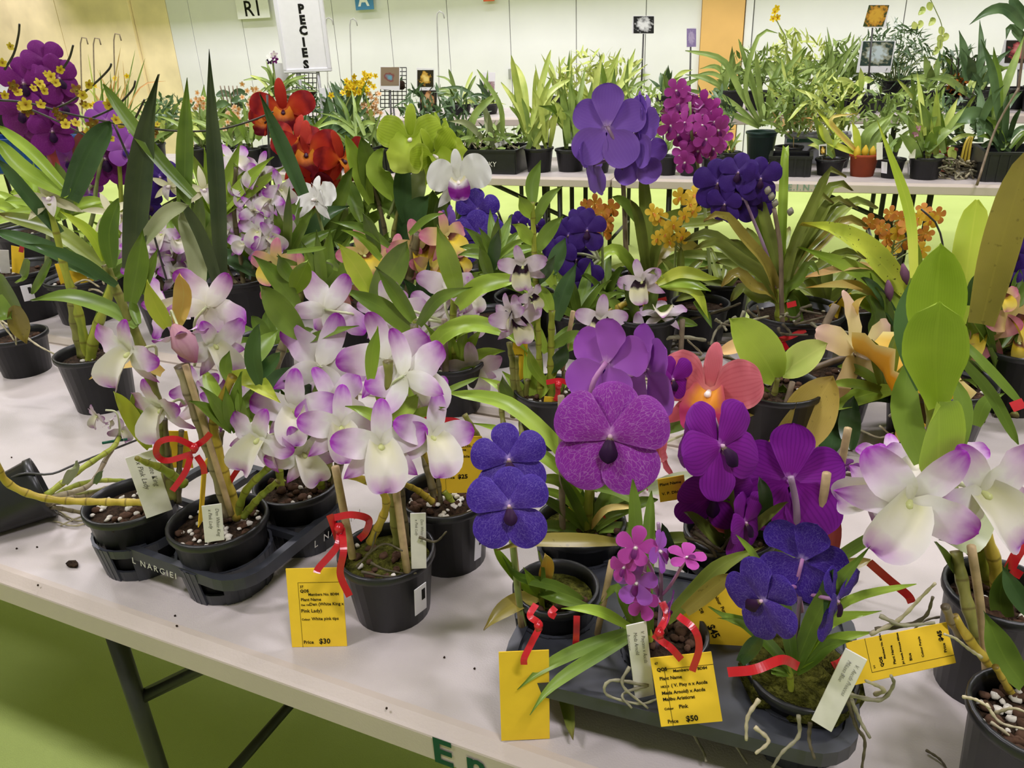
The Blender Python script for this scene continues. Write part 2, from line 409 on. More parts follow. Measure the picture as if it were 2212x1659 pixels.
# signs on the wall
def wallsign(name, label, px0, py0, px1, py1, mat, off=0.05):
    a, b2 = onwall(px0, py0, off), onwall(px1, py1, off); c = (a + b2) / 2
    hw = abs((b2 - a) @ WD) / 2; hh = abs(a[2] - b2[2]) / 2
    o = props(link(name, mk(name, box(c, (hw, 0.006, hh), WD, WN, UP, 0.002), mat, c, False), None, c), label, 'sign')
    return o, c, hw, hh
o, c, hw, hh = wallsign('bay_sign', 'white wall sign reading R1 in black letters', 500, -45, 584, 38, 'paper')
text('lettering', 'R1', o, c - WN * 0.0065, WD, UP, -WN, (-hw * 0.55, -hh * 0.86), hh * 1.1, 'ink', bold=0.003)
o, c, hw, hh = wallsign('letter_sign', 'blue square wall sign with a white letter A', 764, -25, 808, 20, 'sign_blue')
text('lettering', 'A', o, c - WN * 0.0065, WD, UP, -WN, (-hw * 0.62, -hh * 0.62), hh * 1.75, 'paper', bold=0.006)
o, c, hw, hh = wallsign('red_sign', 'small orange red wall sign high on the white panels', 1042, -45, 1068, 2, 'sign_red')

# ------------------------------------------------------------ trestle tables
def trestle(name, label, cx0, cx1, y0, y1, zt, ax=(1, 0, 0), o0=(0, 0, 0), legs=(), braces=(), letter=None):
    """a folding table with a moulded plastic top; cx along ax, y across it"""
    ax = nz(ax); ay = np.cross(UP, ax); o0 = np.asarray(o0, float)
    P_ = lambda x, y, z: o0 + ax * x + ay * y + UP * z
    base = P_((cx0 + cx1) / 2, (y0 + y1) / 2, 0)
    e = link(name, None, None, base); props(e, label, 'table', 'white folding trestle tables')
    hx, hy = (cx1 - cx0) / 2, (y1 - y0) / 2; cc = P_((cx0 + cx1) / 2, (y0 + y1) / 2, 0)
    # cross profile: flat top, sloping lip, upright apron, underside; swept round a rectangle
    prof = [(0.020, 0.0), (0.012, -0.001), (0.000, -0.008), (-0.004, -0.010), (-0.005, -0.012), (-0.006, -0.046), (-0.003, -0.049), (0.02, -0.049)]
    v, f = [], []
    cor = 0.03
    def ringpts(ins):
        pts = []
        for sx, sy, a0 in ((1, 1, 0), (-1, 1, 90), (-1, -1, 180), (1, -1, 270)):
            for k in range(4):
                th = math.radians(a0 + k * 30); r = max(0.004, cor - ins)
                pts.append((sx * (hx - cor) + r * math.cos(th), sy * (hy - cor) + r * math.sin(th)))
        return pts
    for ins, dz in prof:
        for x, y in ringpts(ins): v.append(cc + ax * x + ay * y + UP * (zt + dz))
    k = 16
    for i in range(len(prof) - 1):
        for j in range(k): f.append((i * k + j, (i + 1) * k + j, (i + 1) * k + (j + 1) % k, i * k + (j + 1) % k))
    n = len(prof)
    top = (np.array(v), [tuple(range(k))], None)
    link('table_edge', mk('table_edge', (np.array(v), f + [tuple((n - 1) * k + j for j in range(k - 1, -1, -1))], None), 'table_edge', base, False), e)
    link('table_top', mk('table_top', (np.array(v[:k]), [tuple(range(k))], None), 'table_plastic', base, False), e)
    for x, y in legs:
        link('leg', mk('leg', tube([P_(x, y, 0.0), P_(x, y, zt - 0.05)], 0.0145, 12), 'steel_black', base), e)
    xs = sorted(set(x for x, y in legs))
    for x in xs:
        ys = [y for xx, y in legs if xx == x]
        if len(ys) > 1: link('cross_bar', mk('cross_bar', tube([P_(x, min(ys), 0.18), P_(x, max(ys), 0.18)], 0.011, 10), 'steel_black', base), e)
    for a, b2, r in braces:
        link('brace', mk('brace', tube([P_(*a), P_(*b2)], r, 10), 'steel_black', base), e)
    return e, P_
Y0 = 0.541
lx = T(172, 1372, -0.06)[0]
e1, P1 = trestle('trestle_table', 'white folding trestle table holding the black carry trays and yellow price tags', -2.45, 0.42, Y0, Y0 + 0.755, TABLE_Z,
    legs=((lx, Y0 + 0.045), (lx, Y0 + 0.70), (0.2, Y0 + 0.06), (0.2, Y0 + 0.70)),
    braces=(((lx, Y0 + 0.05, 0.50), (lx + 0.42, Y0 + 0.36, 0.69), 0.012), ((lx - 0.02, Y0 + 0.36, 0.20), (lx + 0.45, Y0 + 0.37, 0.69), 0.009), ((lx - 0.62, Y0 + 0.05, 0.46), (lx - 0.05, Y0 + 0.36, 0.69), 0.012)))
# worn stencilled letters in green paint on the front edge
a = T(935, 1597, -0.012)
ed = link('stencil_letters', None, e1, None)
bpy.data.objects.remove(ed)
for s, px, py in (('E', 936, 1641), ('n', 1008, 1668), ('c', 1085, 1694)):
    d = ray(px, py); q = CAM + d * ((Y0 - 0.0065) / d[1])
    text('stencil_letter', s, e1, q, (1, 0, 0), UP, (0, -1, 0), (0, 0), 0.055, 'ink_green', bold=0.0015)
trestle('trestle_table', 'white folding trestle table pushed against the back of the carry tray table', -3.3, 0.9, Y0 + 0.772, Y0 + 1.529, TABLE_Z,
    legs=((-2.2, Y0 + 0.82), (-2.2, Y0 + 1.46), (-0.5, Y0 + 0.82), (-0.5, Y0 + 1.46), (0.7, Y0 + 0.82), (0.7, Y0 + 1.46)))
# far row
FO = np.array([0, 4.165, 0.0])
fx = lambda px, py: float((CAM + ray(px, py) * ((FO - CAM) @ WN / (ray(px, py) @ WN)) - FO) @ WD)
x_end = fx(2176, 410)
def far_legs(a, b2): return tuple((x, y) for x in (a, a + 0.09, b2, b2 - 0.09) for y in (0.08, 0.66))
fa = x_end - 1.86; fb = fa - 1.87; fc = fb - 1.87
for i, (xa, xb, lab) in enumerate(((fa, x_end, 'white folding trestle table with stencilled letters under the terracotta pot'), (fb, fa - 0.014, 'white folding trestle table under the long black plant crate'),
                    (fc, fb - 0.014, 'white folding trestle table in front of the wooden wall'), (x_end + 0.014, x_end + 1.86, 'white folding trestle table beside the terracotta pot table, under black crates'))):
    br = (((xa + 0.30, 0.36, 0.42), (xa + 0.95, 0.36, 0.69), 0.013), ((xb - 0.30, 0.36, 0.42), (xb - 0.95, 0.36, 0.69), 0.013))
    e2, P2 = trestle('trestle_table', lab, xa, xb, 0.0, 0.755, TABLE_Z, WD, FO, far_legs(xa + 0.30, xb - 0.30), br)
    if i == 0:
        q = FO + WD * fx(1702, 400) + UP * (TABLE_Z - 0.040) - WN * 0.0065
        text('stencil_letter', 'E.I.N.S.', e2, q, WD, UP, -WN, (0, 0), 0.042, 'ink_green_pale', bold=0.0005, space=1.25)
# raised back row
BZ = TABLE_Z + 0.235
for xa, xb, lab in ((fa - 0.5, x_end + 1.5, 'raised white display table behind the terracotta pot table'), (fb - 0.9, fa - 0.514, 'raised white display table behind the long black crate')):
    e2, P2 = trestle('display_table', lab, xa, xb, 0.80, 1.55, BZ, WD, FO, tuple((x, y) for x in (xa + 0.3, (xa + xb) / 2, xb - 0.3) for y in (0.86, 1.47)))
def FT(px, py, z=None):
    "point on a far table top (z given: raised row)"
    z = TABLE_Z if z is None else z
    d = ray(px, py); return CAM + d * ((z - CAM[2]) / d[2])
# ------------------------------------------------------------ plant materials
leaf_mat('leaf_mid', '3d5a1a', '63822c'); leaf_mat('leaf_bright', '5d7f1e', '86a83a'); leaf_mat('leaf_dark', '24401c', '3c5c30', rough=0.28)
leaf_mat('leaf_deep', '22331a', '3a4a28', rough=0.4); leaf_mat('leaf_grey', '6d7f52', '8a9a70'); leaf_mat('leaf_lime', '86a62a', 'a8c648', trans=0.25)
leaf_mat('leaf_olive', '5c5c22', '7c7a30', 'a08a4a', spots=0.3); leaf_mat('leaf_gold', 'b58a34', 'd8b060', rough=0.5); leaf_mat('leaf_fan', '4a5c20', '6f8434', '7a6a3a')
leaf_mat('leaf_spot', '7c962a', 'a3b83a', 'b8a83c', spots=0.9); leaf_mat('leaf_tan', 'a8844a', 'c8a868', rough=0.6); leaf_mat('leaf_far', '4e6c30', '7d9a4c'); leaf_mat('leaf_farlight', '7c9a3e', 'a6bf62')
leaf_mat('leaf_fardark', '2f4a2a', '4c6a3e'); leaf_mat('leaf_maroon', '5a2020', '7a3a28'); leaf_mat('leaf_oldgold', '7c7426', 'a09a48', rough=0.4, spots=0.2); leaf_mat('leaf_round', (0.21, 0.35, 0.030), (0.33, 0.52, 0.06), trans=0.25, rough=0.42)
cane_mat('cane_green', '6d7030', '8f8c48', '5a4a24'); cane_mat('cane_grey', '87785c', 'a79a7c', '4a3c28'); cane_mat('cane_yellow', 'a9922c', 'c9b04a', '5a4418'); cane_mat('cane_fresh', '7c8a2c', 'a3a83c', '6a5a24')
cane_mat('cane_old', '5a5136', '7d7350', '33291a'); cane_mat('stem_pink', 'b878b0', 'c890c0', 'a868a0'); cane_mat('stem_green', '7d8a4a', '98a468', '707a40'); cane_mat('stem_pale', 'c3c89a', 'd3d6b0', 'b3b88a'); cane_mat('stem_brown', '6a5a48', '8a7862', '5a4a38')
cane_mat('stem_black', '2c2a22', '45402f', '201c16'); cane_mat('stem_white', 'd9d4c8', 'e9e6dc', 'c9c0b8'); cane_mat('stem_mauve', '8a6a88', 'a488a0', '6a4a68')
# petals
petal_mat('nob_petal', [(0.0, (0.81, 0.79, 0.64)), (0.34, (0.94, 0.90, 0.90)), (0.64, (0.82, 0.62, 0.82)), (0.95, (0.45, 0.05, 0.55))], rough=0.5, trans=0.3)
petal_mat('nob_petal_pale', [(0.0, 'e9e4d6'), (0.5, 'ecdfe6'), (0.8, 'd9bfd8'), (1.0, 'b878b8')], trans=0.3)
petal_mat('nob_lip', [(0.0, 'dedcb0'), (0.25, 'ece8cc'), (0.65, 'f2ece4'), (0.9, 'dcb4dc'), (1.0, 'a83cbc')], edge=('efeaea', 0.6, 0.7))
petal_mat('nob_lip_eye', [(0.0, '1c0616'), (0.30, '2a0a1e'), (0.42, 'e6e2b4'), (0.8, 'f0ecdc'), (1.0, 'c27cc4')])
petal_mat('vanda_blue', [(0.0, 'b8a0d8'), (0.12, '50309a'), (1.0, '43249a')], edge=('5a3cb4', 0.75, 0.5), spots=('8a74cc', 13.0, 0.6))
petal_mat('vanda_navy', [(0.0, '8a70c0'), (0.1, '46267c'), (1.0, '42237e')], spots=('5a3a9a', 10.0, 0.3))
petal_mat('vanda_magenta', [(0.0, 'd8a0d8'), (0.12, '9c30a6'), (1.0, 'a038b4')], edge=('b45cc4', 0.8, 0.5), spots=('cc90d0', 13.0, 0.62))
petal_mat('vanda_purple', [(0.0, 'c07ac8'), (0.1, '8c1c98'), (1.0, '8c22a4')], edge=('8c30a4', 0.8, 0.4), veins=('5e0c6c', 0.35))
petal_mat('vanda_wine', [(0.0, 'c08ac0'), (0.1, '7a1c76'), (1.0, '8a2a8c')], spots=('9a4a9a', 11.0, 0.5))
petal_mat('vanda_violet', [(0.0, 'c8a8d8'), (0.15, '9468c8'), (1.0, '8a60c4')], edge=('9a74cc', 0.8, 0.4), veins=('9a78cc', 0.2))
petal_mat('vanda_orchid', [(0.0, 'd8a8d8'), (0.15, 'b468c8'), (1.0, 'b05ccc')], edge=('b872cc', 0.8, 0.4))
petal_mat('vanda_pink', [(0.0, 'e0a0d0'), (0.12, 'b4409c'), (1.0, 'c04cac')], edge=('c464b4', 0.8, 0.4), veins=('a03490', 0.25))
petal_mat('lip_dark', [(0.0, 'c8b478'), (0.2, '3a1040'), (1.0, '2a0c38')]); petal_mat('lip_pinkdark', [(0.0, 'e0d0c0'), (0.3, '7a1c70'), (1.0, '5a1058')])
petal_mat('lip_violet', [(0.0, 'd8c8e8'), (0.4, '5a2a9a'), (1.0, '4a1c84')])
petal_mat('coral', [(0.0, 'e8a08a'), (0.25, 'd86c74'), (1.0, 'dc7480')], edge=('e68f92', 0.7, 0.6), veins=('c8545f', 0.35)); petal_mat('coral_lip', [(0.0, 'f0a838'), (0.45, 'e89a34'), (0.6, 'c43c6a'), (1.0, 'd25a80')], edge=('c8407a', 0.55, 0.8))
petal_mat('white_petal', [(0.0, 'eeeee2'), (1.0, 'f2f1ee')], trans=0.3); petal_mat('white_lip', [(0.0, 'f0e8a0'), (0.3, 'f0ecea'), (0.55, '8a1c8c'), (0.85, '8c2494'), (1.0, 'e0c8e4')])
petal_mat('lime_petal', [(0.0, '9cb428'), (1.0, 'bcd040')], edge=('cfdd6a', 0.7, 0.5), veins=('8ea626', 0.35), trans=0.3); petal_mat('lime_lip', [(0.0, '9cb428'), (0.6, 'c4d450'), (1.0, 'd4e070')])
petal_mat('red_petal', [(0.0, 'd86c24'), (0.4, 'c83c1e'), (0.6, 'c0301f'), (0.75, '8c1822'), (1.0, 'b82a22')], edge=('a81c28', 0.6, 0.6)); petal_mat('red_sepal', [(0.0, 'b02a20'), (1.0, 'd0402c')], veins=('a82420', 0.3)); petal_mat('red_lip', [(0.0, 'e8a030'), (0.4, 'd87828'), (0.6, '7a1420'), (1.0, '6a1020')])
petal_mat('cream_petal', [(0.0, 'e6dca0'), (0.5, 'e9d69c'), (1.0, 'e0bcae')], trans=0.3); petal_mat('cream_lip', [(0.0, 'e9c860'), (0.5, 'e8a81c'), (0.85, 'e8b42c'), (1.0, 'f0e49a')], edge=('efe39c', 0.82, 0.9))
petal_mat('star_petal', [(0.0, 'd8d8a0'), (0.3, 'e6e2be'), (1.0, 'e9e4c4')]); petal_mat('star_lip', [(0.0, '9a7aa0'), (0.4, 'e0d8d0'), (1.0, 'eeeadc')])
petal_mat('blush_petal', [(0.0, 'ddd080'), (0.4, 'e2c684'), (0.75, 'd8989a'), (1.0, 'cc6a92')]); petal_mat('blush_lip', [(0.0, '4a1c10'), (0.22, '6a3414'), (0.36, 'e4c830'), (0.75, 'e8d66a'), (1.0, 'd890a0')])
petal_mat('onc_lip', [(0.0, 'a87c20'), (0.3, 'd8c030'), (1.0, 'e8d84a')]); petal_mat('onc_sepal', [(0.0, '9a8a30'), (0.5, '8a5a20'), (1.0, 'b89a3a')])
petal_mat('orange_petal', [(0.0, 'e8c050'), (0.4, 'e0a040'), (1.0, 'd88a4a')]); petal_mat('yellow_petal', [(0.0, 'e8c030'), (1.0, 'e8c848')]); petal_mat('orange_lip', [(0.0, 'c86a20'), (1.0, 'e0a030')])
petal_mat('brightyellow', [(0.0, 'c88a10'), (0.3, 'e8c81c'), (1.0, 'f0dc3a')]); petal_mat('cream_orange', [(0.0, 'e8963c'), (0.35, 'f0c890'), (1.0, 'f2e4d0')]); petal_mat('seedorange', [(0.0, 'd87828'), (1.0, 'e89a3c')])
petal_mat('bud_pink', [(0.0, 'd8a4a8'), (0.5, 'dca8c0'), (1.0, 'b84a9c')], veins=('c88aa8', 0.4)); petal_mat('dried_mauve', [(0.0, 'a87898'), (1.0, '6a4458')])
plain('column_white', 'efe4dc', 0.4, 0.4, 0.05); plain('column_blush', 'd0aac0', 0.4, 0.4, 0.05); plain('column_yellow', 'd8b860', 0.4, 0.4, 0.05); plain('column_dark', '3a1430', 0.4, 0.4, 0.05); plain('column_green', 'c8cc8a', 0.4, 0.4, 0.05); plain('bud_grey', '8a8474', 0.4, 0.4, 0.2)

# ------------------------------------------------------------ petal meshes, one or two of each kind, shared by the flowers
def prof_w(shape, v):
    if shape == 'lance': return max(0.03, math.sin(math.pi * min(1.0, 0.10 + 0.90 * v ** 0.85)) ** 0.85)
    if shape == 'round':
        return 0.16 + 0.84 * math.sqrt(max(0.0, 1 - ((v - 0.60) / 0.401) ** 2)) if v > 0.2 else 0.16 + 0.20 * v
    if shape == 'obov': return max(0.04, (0.18 + 0.82 * min(1, v / 0.62) ** 0.9) * math.sqrt(max(0.0, 1 - max(0, (v - 0.62) / 0.381) ** 2.4)))
    if shape == 'strap': return max(0.05, min(1, 0.4 + v * 3) * math.sqrt(max(0.0, 1 - max(0, (v - 0.7) / 0.301) ** 2)))
    if shape == 'lip': return max(0.05, (0.55 + 0.45 * min(1, v / 0.55)) * math.sqrt(max(0.0, 1 - max(0, (v - 0.60) / 0.401) ** 2.2)))
    if shape == 'ell': return max(0.03, math.sqrt(max(0.0, 1 - ((v - 0.5) / 0.5001) ** 2))) if v > 0.5 else max(0.2, math.sqrt(max(0.0, 1 - ((v - 0.5) / 0.51) ** 2)))
    return 1.0
PET = {}
def petal(key, mat, W, shape='lance', bend=0.0, bend2=0.0, cup=0.0, ruf=0.0, nr=3, across=7, n=13, L=1.0, seed=0):
    """petal of length L along +Y facing +Z; bend: angle it starts at towards +Z, bend2: angle it ends at"""
    k = (key, mat)
    if k in PET: return PET[k]
    rs = random.Random(sum(map(ord, key)) + seed); ph = rs.random() * 6
    m_ = n - 1; vs = [1 - (1 - i / m_) ** 1.75 for i in range(n)]; P = [np.zeros(3)]
    for i in range(m_):
        a = bend + (bend2 - bend) * (vs[i] + vs[i + 1]) / 2; P.append(P[-1] + np.array([0, math.cos(a), math.sin(a)]) * (L * (vs[i + 1] - vs[i])))
    nr_ = [np.array([0, -math.sin(bend + (bend2 - bend) * v), math.cos(bend + (bend2 - bend) * v)]) for v in vs]
    Wd = [W / 2 * L * prof_w(shape, v) for v in vs]
    def zf(u, v):
        wv = W / 2 * L * prof_w(shape, v)
        return cup * u * u * wv + ruf * L * abs(u) ** 2.2 * math.sin(nr * v * 6.28 + ph + (1.5 if u > 0 else 0)) * min(1, v * 2.5) * min(1, (1 - v) * 6) + 0.012 * L * math.cos(u * 3)
    g = blade(P, Wd, np.array(nr_), across, zf, 0.006 * L, vs)
    PET[k] = mk(key, g, mat); return PET[k]
R_ = math.radians
def column(key, mat, r=0.05, L=0.16):
    k = ('column_' + key, mat)
    if k not in PET: PET[k] = mk('flower', lathe([(0.002, -0.02), (r * 0.8, 0.0), (r, L * 0.5), (r * 1.05, L * 0.8), (r * 0.5, L), (0.001, L * 1.02)], 8, az=nz([0, -0.35, 1])), mat)
    return PET[k]
# kind: (column mesh args, [(part name, petal args, angle, scale)]); angle 90 = up
KINDS = {}
def kind(name, col, parts): KINDS[name] = (col, parts)
def nobile(name, mp, ml):
    kind(name, ('nob', 'column_green', 0.032, 0.10), [
        ('sepal', dict(key='nob_dorsal', mat=mp, W=0.44, shape='ell', bend=R_(28), bend2=R_(-14), cup=0.25, ruf=0.012), 90, 0.52),
        ('sepal', dict(key='nob_lateral', mat=mp, W=0.42, shape='lance', bend=R_(16), bend2=R_(-28), cup=0.25, ruf=0.01), 222, 0.52),
        ('sepal', dict(key='nob_lateral', mat=mp, W=0.42, shape='lance', bend=R_(16), bend2=R_(-28), cup=0.25, ruf=0.01), 318, 0.52),
        ('petal', dict(key='nob_petal', mat=mp, W=0.60, shape='ell', bend=R_(24), bend2=R_(-16), cup=0.12, ruf=0.05, nr=2), 14, 0.54),
        ('petal', dict(key='nob_petal_b', mat=mp, W=0.60, shape='ell', bend=R_(20), bend2=R_(-22), cup=0.16, ruf=0.05, nr=2), 166, 0.54),
        ('lip', dict(key='nob_lip', mat=ml, W=0.80, shape='lip', bend=R_(62), bend2=R_(-12), cup=0.9, ruf=0.010, nr=4, across=9), 270, 0.50)])
nobile('nobile', 'nob_petal', 'nob_lip'); nobile('nobile_pale', 'nob_petal_pale', 'nob_lip'); nobile('nobile_eye', 'nob_petal_pale', 'nob_lip_eye'); nobile('blush', 'blush_petal', 'blush_lip')
def vanda(name, mp, ml='lip_dark', col='column_blush'):
    kind(name, ('van', col, 0.022, 0.05), [
        ('sepal', dict(key='van_dorsal', mat=mp, W=0.80, shape='obov', bend=R_(6), bend2=R_(-8), cup=-0.10, ruf=0.025, nr=2), 90, 0.48),
        ('sepal', dict(key='van_lateral', mat=mp, W=0.86, shape='round', bend=R_(6), bend2=R_(-10), cup=-0.08, ruf=0.018, nr=2), 231, 0.55),
        ('sepal', dict(key='van_lateral', mat=mp, W=0.86, shape='round', bend=R_(6), bend2=R_(-10), cup=-0.08, ruf=0.018, nr=2), 309, 0.55),
        ('petal', dict(key='van_petal', mat=mp, W=0.84, shape='obov', bend=R_(12), bend2=R_(-6), cup=-0.10, ruf=0.025, nr=2), 24, 0.50),
        ('petal', dict(key='van_petal', mat=mp, W=0.84, shape='obov', bend=R_(12), bend2=R_(-6), cup=-0.10, ruf=0.025, nr=2), 156, 0.50),
        ('lip', dict(key='van_lip', mat=ml, W=0.62, shape='obov', bend=R_(48), bend2=R_(-20), cup=-0.4, ruf=0.0, across=5), 270, 0.27)])
for nme in ('blue', 'navy', 'magenta', 'purple', 'wine', 'violet', 'orchid', 'pink'):
    vanda('v_' + nme, 'vanda_' + nme, 'lip_pinkdark' if nme == 'pink' else ('lip_violet' if nme in ('violet', 'orchid') else 'lip_dark'))
def catt(name, mp, ml, ms=None, wide=0.95, ruf=0.06, lips=0.62, col='column_white'):
    ms = ms or mp
    kind(name, ('cat', col, 0.035, 0.14), [
        ('sepal', dict(key='cat_dorsal', mat=ms, W=0.36, shape='ell', bend=R_(14), bend2=R_(-16), cup=0.2, ruf=0.012), 90, 0.54),
        ('sepal', dict(key='cat_lateral', mat=ms, W=0.36, shape='lance', bend=R_(12), bend2=R_(-18), cup=0.2, ruf=0.012), 224, 0.54),
        ('sepal', dict(key='cat_lateral', mat=ms, W=0.36, shape='lance', bend=R_(12), bend2=R_(-18), cup=0.2, ruf=0.012), 316, 0.54),
        ('petal', dict(key='cat_petal%.2f' % wide, mat=mp, W=wide, shape='round', bend=R_(16), bend2=R_(-14), cup=0.05, ruf=ruf, nr=3, across=9, n=14), 22, 0.56),
        ('petal', dict(key='cat_petal_b%.2f' % wide, mat=mp, W=wide, shape='round', bend=R_(14), bend2=R_(-18), cup=0.05, ruf=ruf, nr=3, across=9, n=14), 158, 0.56),
        ('lip', dict(key='cat_lip', mat=ml, W=0.95, shape='lip', bend=R_(66), bend2=R_(-25), cup=0.9, ruf=0.075, nr=4, across=11, n=14), 270, lips)])
catt('coral', 'coral', 'coral_lip', lips=0.46); catt('white', 'white_petal', 'white_lip', wide=1.0, ruf=0.07, lips=0.40); catt('lime', 'lime_petal', 'lime_lip', wide=0.9)
catt('red', 'red_petal', 'red_lip', 'red_sepal', wide=0.70, ruf=0.05, lips=0.42, col='column_dark'); catt('cream', 'cream_petal', 'cream_lip', wide=0.42, ruf=0.02, lips=0.78)
kind('star', ('star', 'column_white', 0.04, 0.14), [('sepal', dict(key='star_ray', mat='star_petal', W=0.30, shape='lance', bend=R_(14), bend2=R_(-14), cup=0.4), a, 0.52) for a in (90, 215, 325)] +
     [('petal', dict(key='star_ray', mat='star_petal', W=0.30, shape='lance', bend=R_(14), bend2=R_(-14), cup=0.4), a, 0.50) for a in (20, 160)] + [('lip', dict(key='star_lip', mat='star_lip', W=0.5, shape='lance', bend=R_(55), bend2=R_(-15), cup=0.9), 270, 0.42)])
def small(name, mp, ml, col='column_white'):
    kind(name, ('small', col, 0.035, 0.08), [('petal', dict(key='small_petal', mat=mp, W=0.72, shape='obov', bend=R_(16), bend2=R_(-10), cup=0.1, ruf=0.02, across=5, n=7), a, 0.50) for a in (90, 18, 162, 234, 306)] +
         [('lip', dict(key='small_lip', mat=ml, W=0.5, shape='lip', bend=R_(50), bend2=R_(0), cup=0.5, across=5, n=7), 270, 0.30)])
small('s_pink', 'vanda_pink', 'lip_pinkdark'); small('s_orange', 'orange_petal', 'orange_lip', 'column_yellow'); small('s_yellow', 'yellow_petal', 'orange_lip', 'column_yellow'); small('s_navy', 'vanda_navy', 'lip_dark'); small('s_orchid', 'vanda_orchid', 'lip_pinkdark')
small('s_creamorange', 'cream_orange', 'orange_lip', 'column_yellow'); small('s_bright', 'brightyellow', 'orange_lip', 'column_yellow'); small('s_onc', 'onc_sepal', 'onc_lip', 'column_yellow')
# tiny far flowers: one mesh each
TINY = {}
def tiny_mesh(mat, mat2=None, lip=False):
    k = (mat, lip)
    if k in TINY: return TINY[k]
    g = []
    for a in (90, 18, 162, 234, 306):
        r = R_(a); d = np.array([math.cos(r), math.sin(r), 0.12]); W = [0.06, 0.16, 0.15, 0.03]
        if lip and a in (234, 306): W = [0.08, 0.26, 0.24, 0.03]
        g.append(blade([d * 0.03, d * 0.2, d * 0.38, d * 0.5], W, np.array([0, 0, 1.0]), 3, None, 0.02))
    g.append(lump((0, -0.02, 0.06), 0.08, seed=3, k=5, rings=3))
    TINY[k] = mk('flower', join(g), mat); return TINY[k]

# ------------------------------------------------------------ a potted plant
def face_dir(p, yaw, pitch):
    c = CAM - p; c[2] *= 1.0; c = nz(c); h = nz([c[0], c[1], 0]); el = math.asin(max(-1, min(1, c[2]))) * math.cos(R_(yaw)) + R_(pitch)
    a = math.atan2(h[1], h[0]) + R_(yaw)
    return np.array([math.cos(a) * math.cos(el), math.sin(a) * math.cos(el), math.sin(el)])
ROUNDS, RECTS = [], []                                   # what already stands on the tables: pots and crates
def limits(c, r):
    "keep a pot wholly on the table it stands on"
    c = np.array(c, float); far_ = float((c - FO) @ WN)
    if far_ < -0.6:
        c[1] = min(max(c[1], Y0 + r), Y0 + 1.52 - r); c[0] = min(c[0], (0.40 if c[1] < 1.25 else 0.88) - r)
    else:
        lo, hi = (0.80, 1.55) if c[2] > TABLE_Z + 0.1 else (0.0, 0.755)
        c = c + WN * (min(max(far_, lo + r), hi - r) - far_)
    return c
def free_spot(c, r, z1):
    "slide a pot aside until it touches its neighbours without passing into them"
    c0 = limits(c, r)
    def clear(c):
        for q, rq, za, zb in ROUNDS:
            if c[2] < zb and z1 > za and np.hypot(c[0] - q[0], c[1] - q[1]) < r + rq - 0.001: return False
        for q, hx, hy, za, zb in RECTS:
            if c[2] < zb and z1 > za and abs((c - q) @ WD) < hx + r and abs((c - q) @ WN) < hy + r: return False
        return True
    if clear(c0): return c0
    for k in range(1, 60):                                 # the nearest free place, ring by ring
        for a in range(36):
            c = limits(c0 + np.array([math.cos(a * 0.17453), math.sin(a * 0.17453), 0]) * 0.01 * k, r)
            if clear(c): return c
    return c0
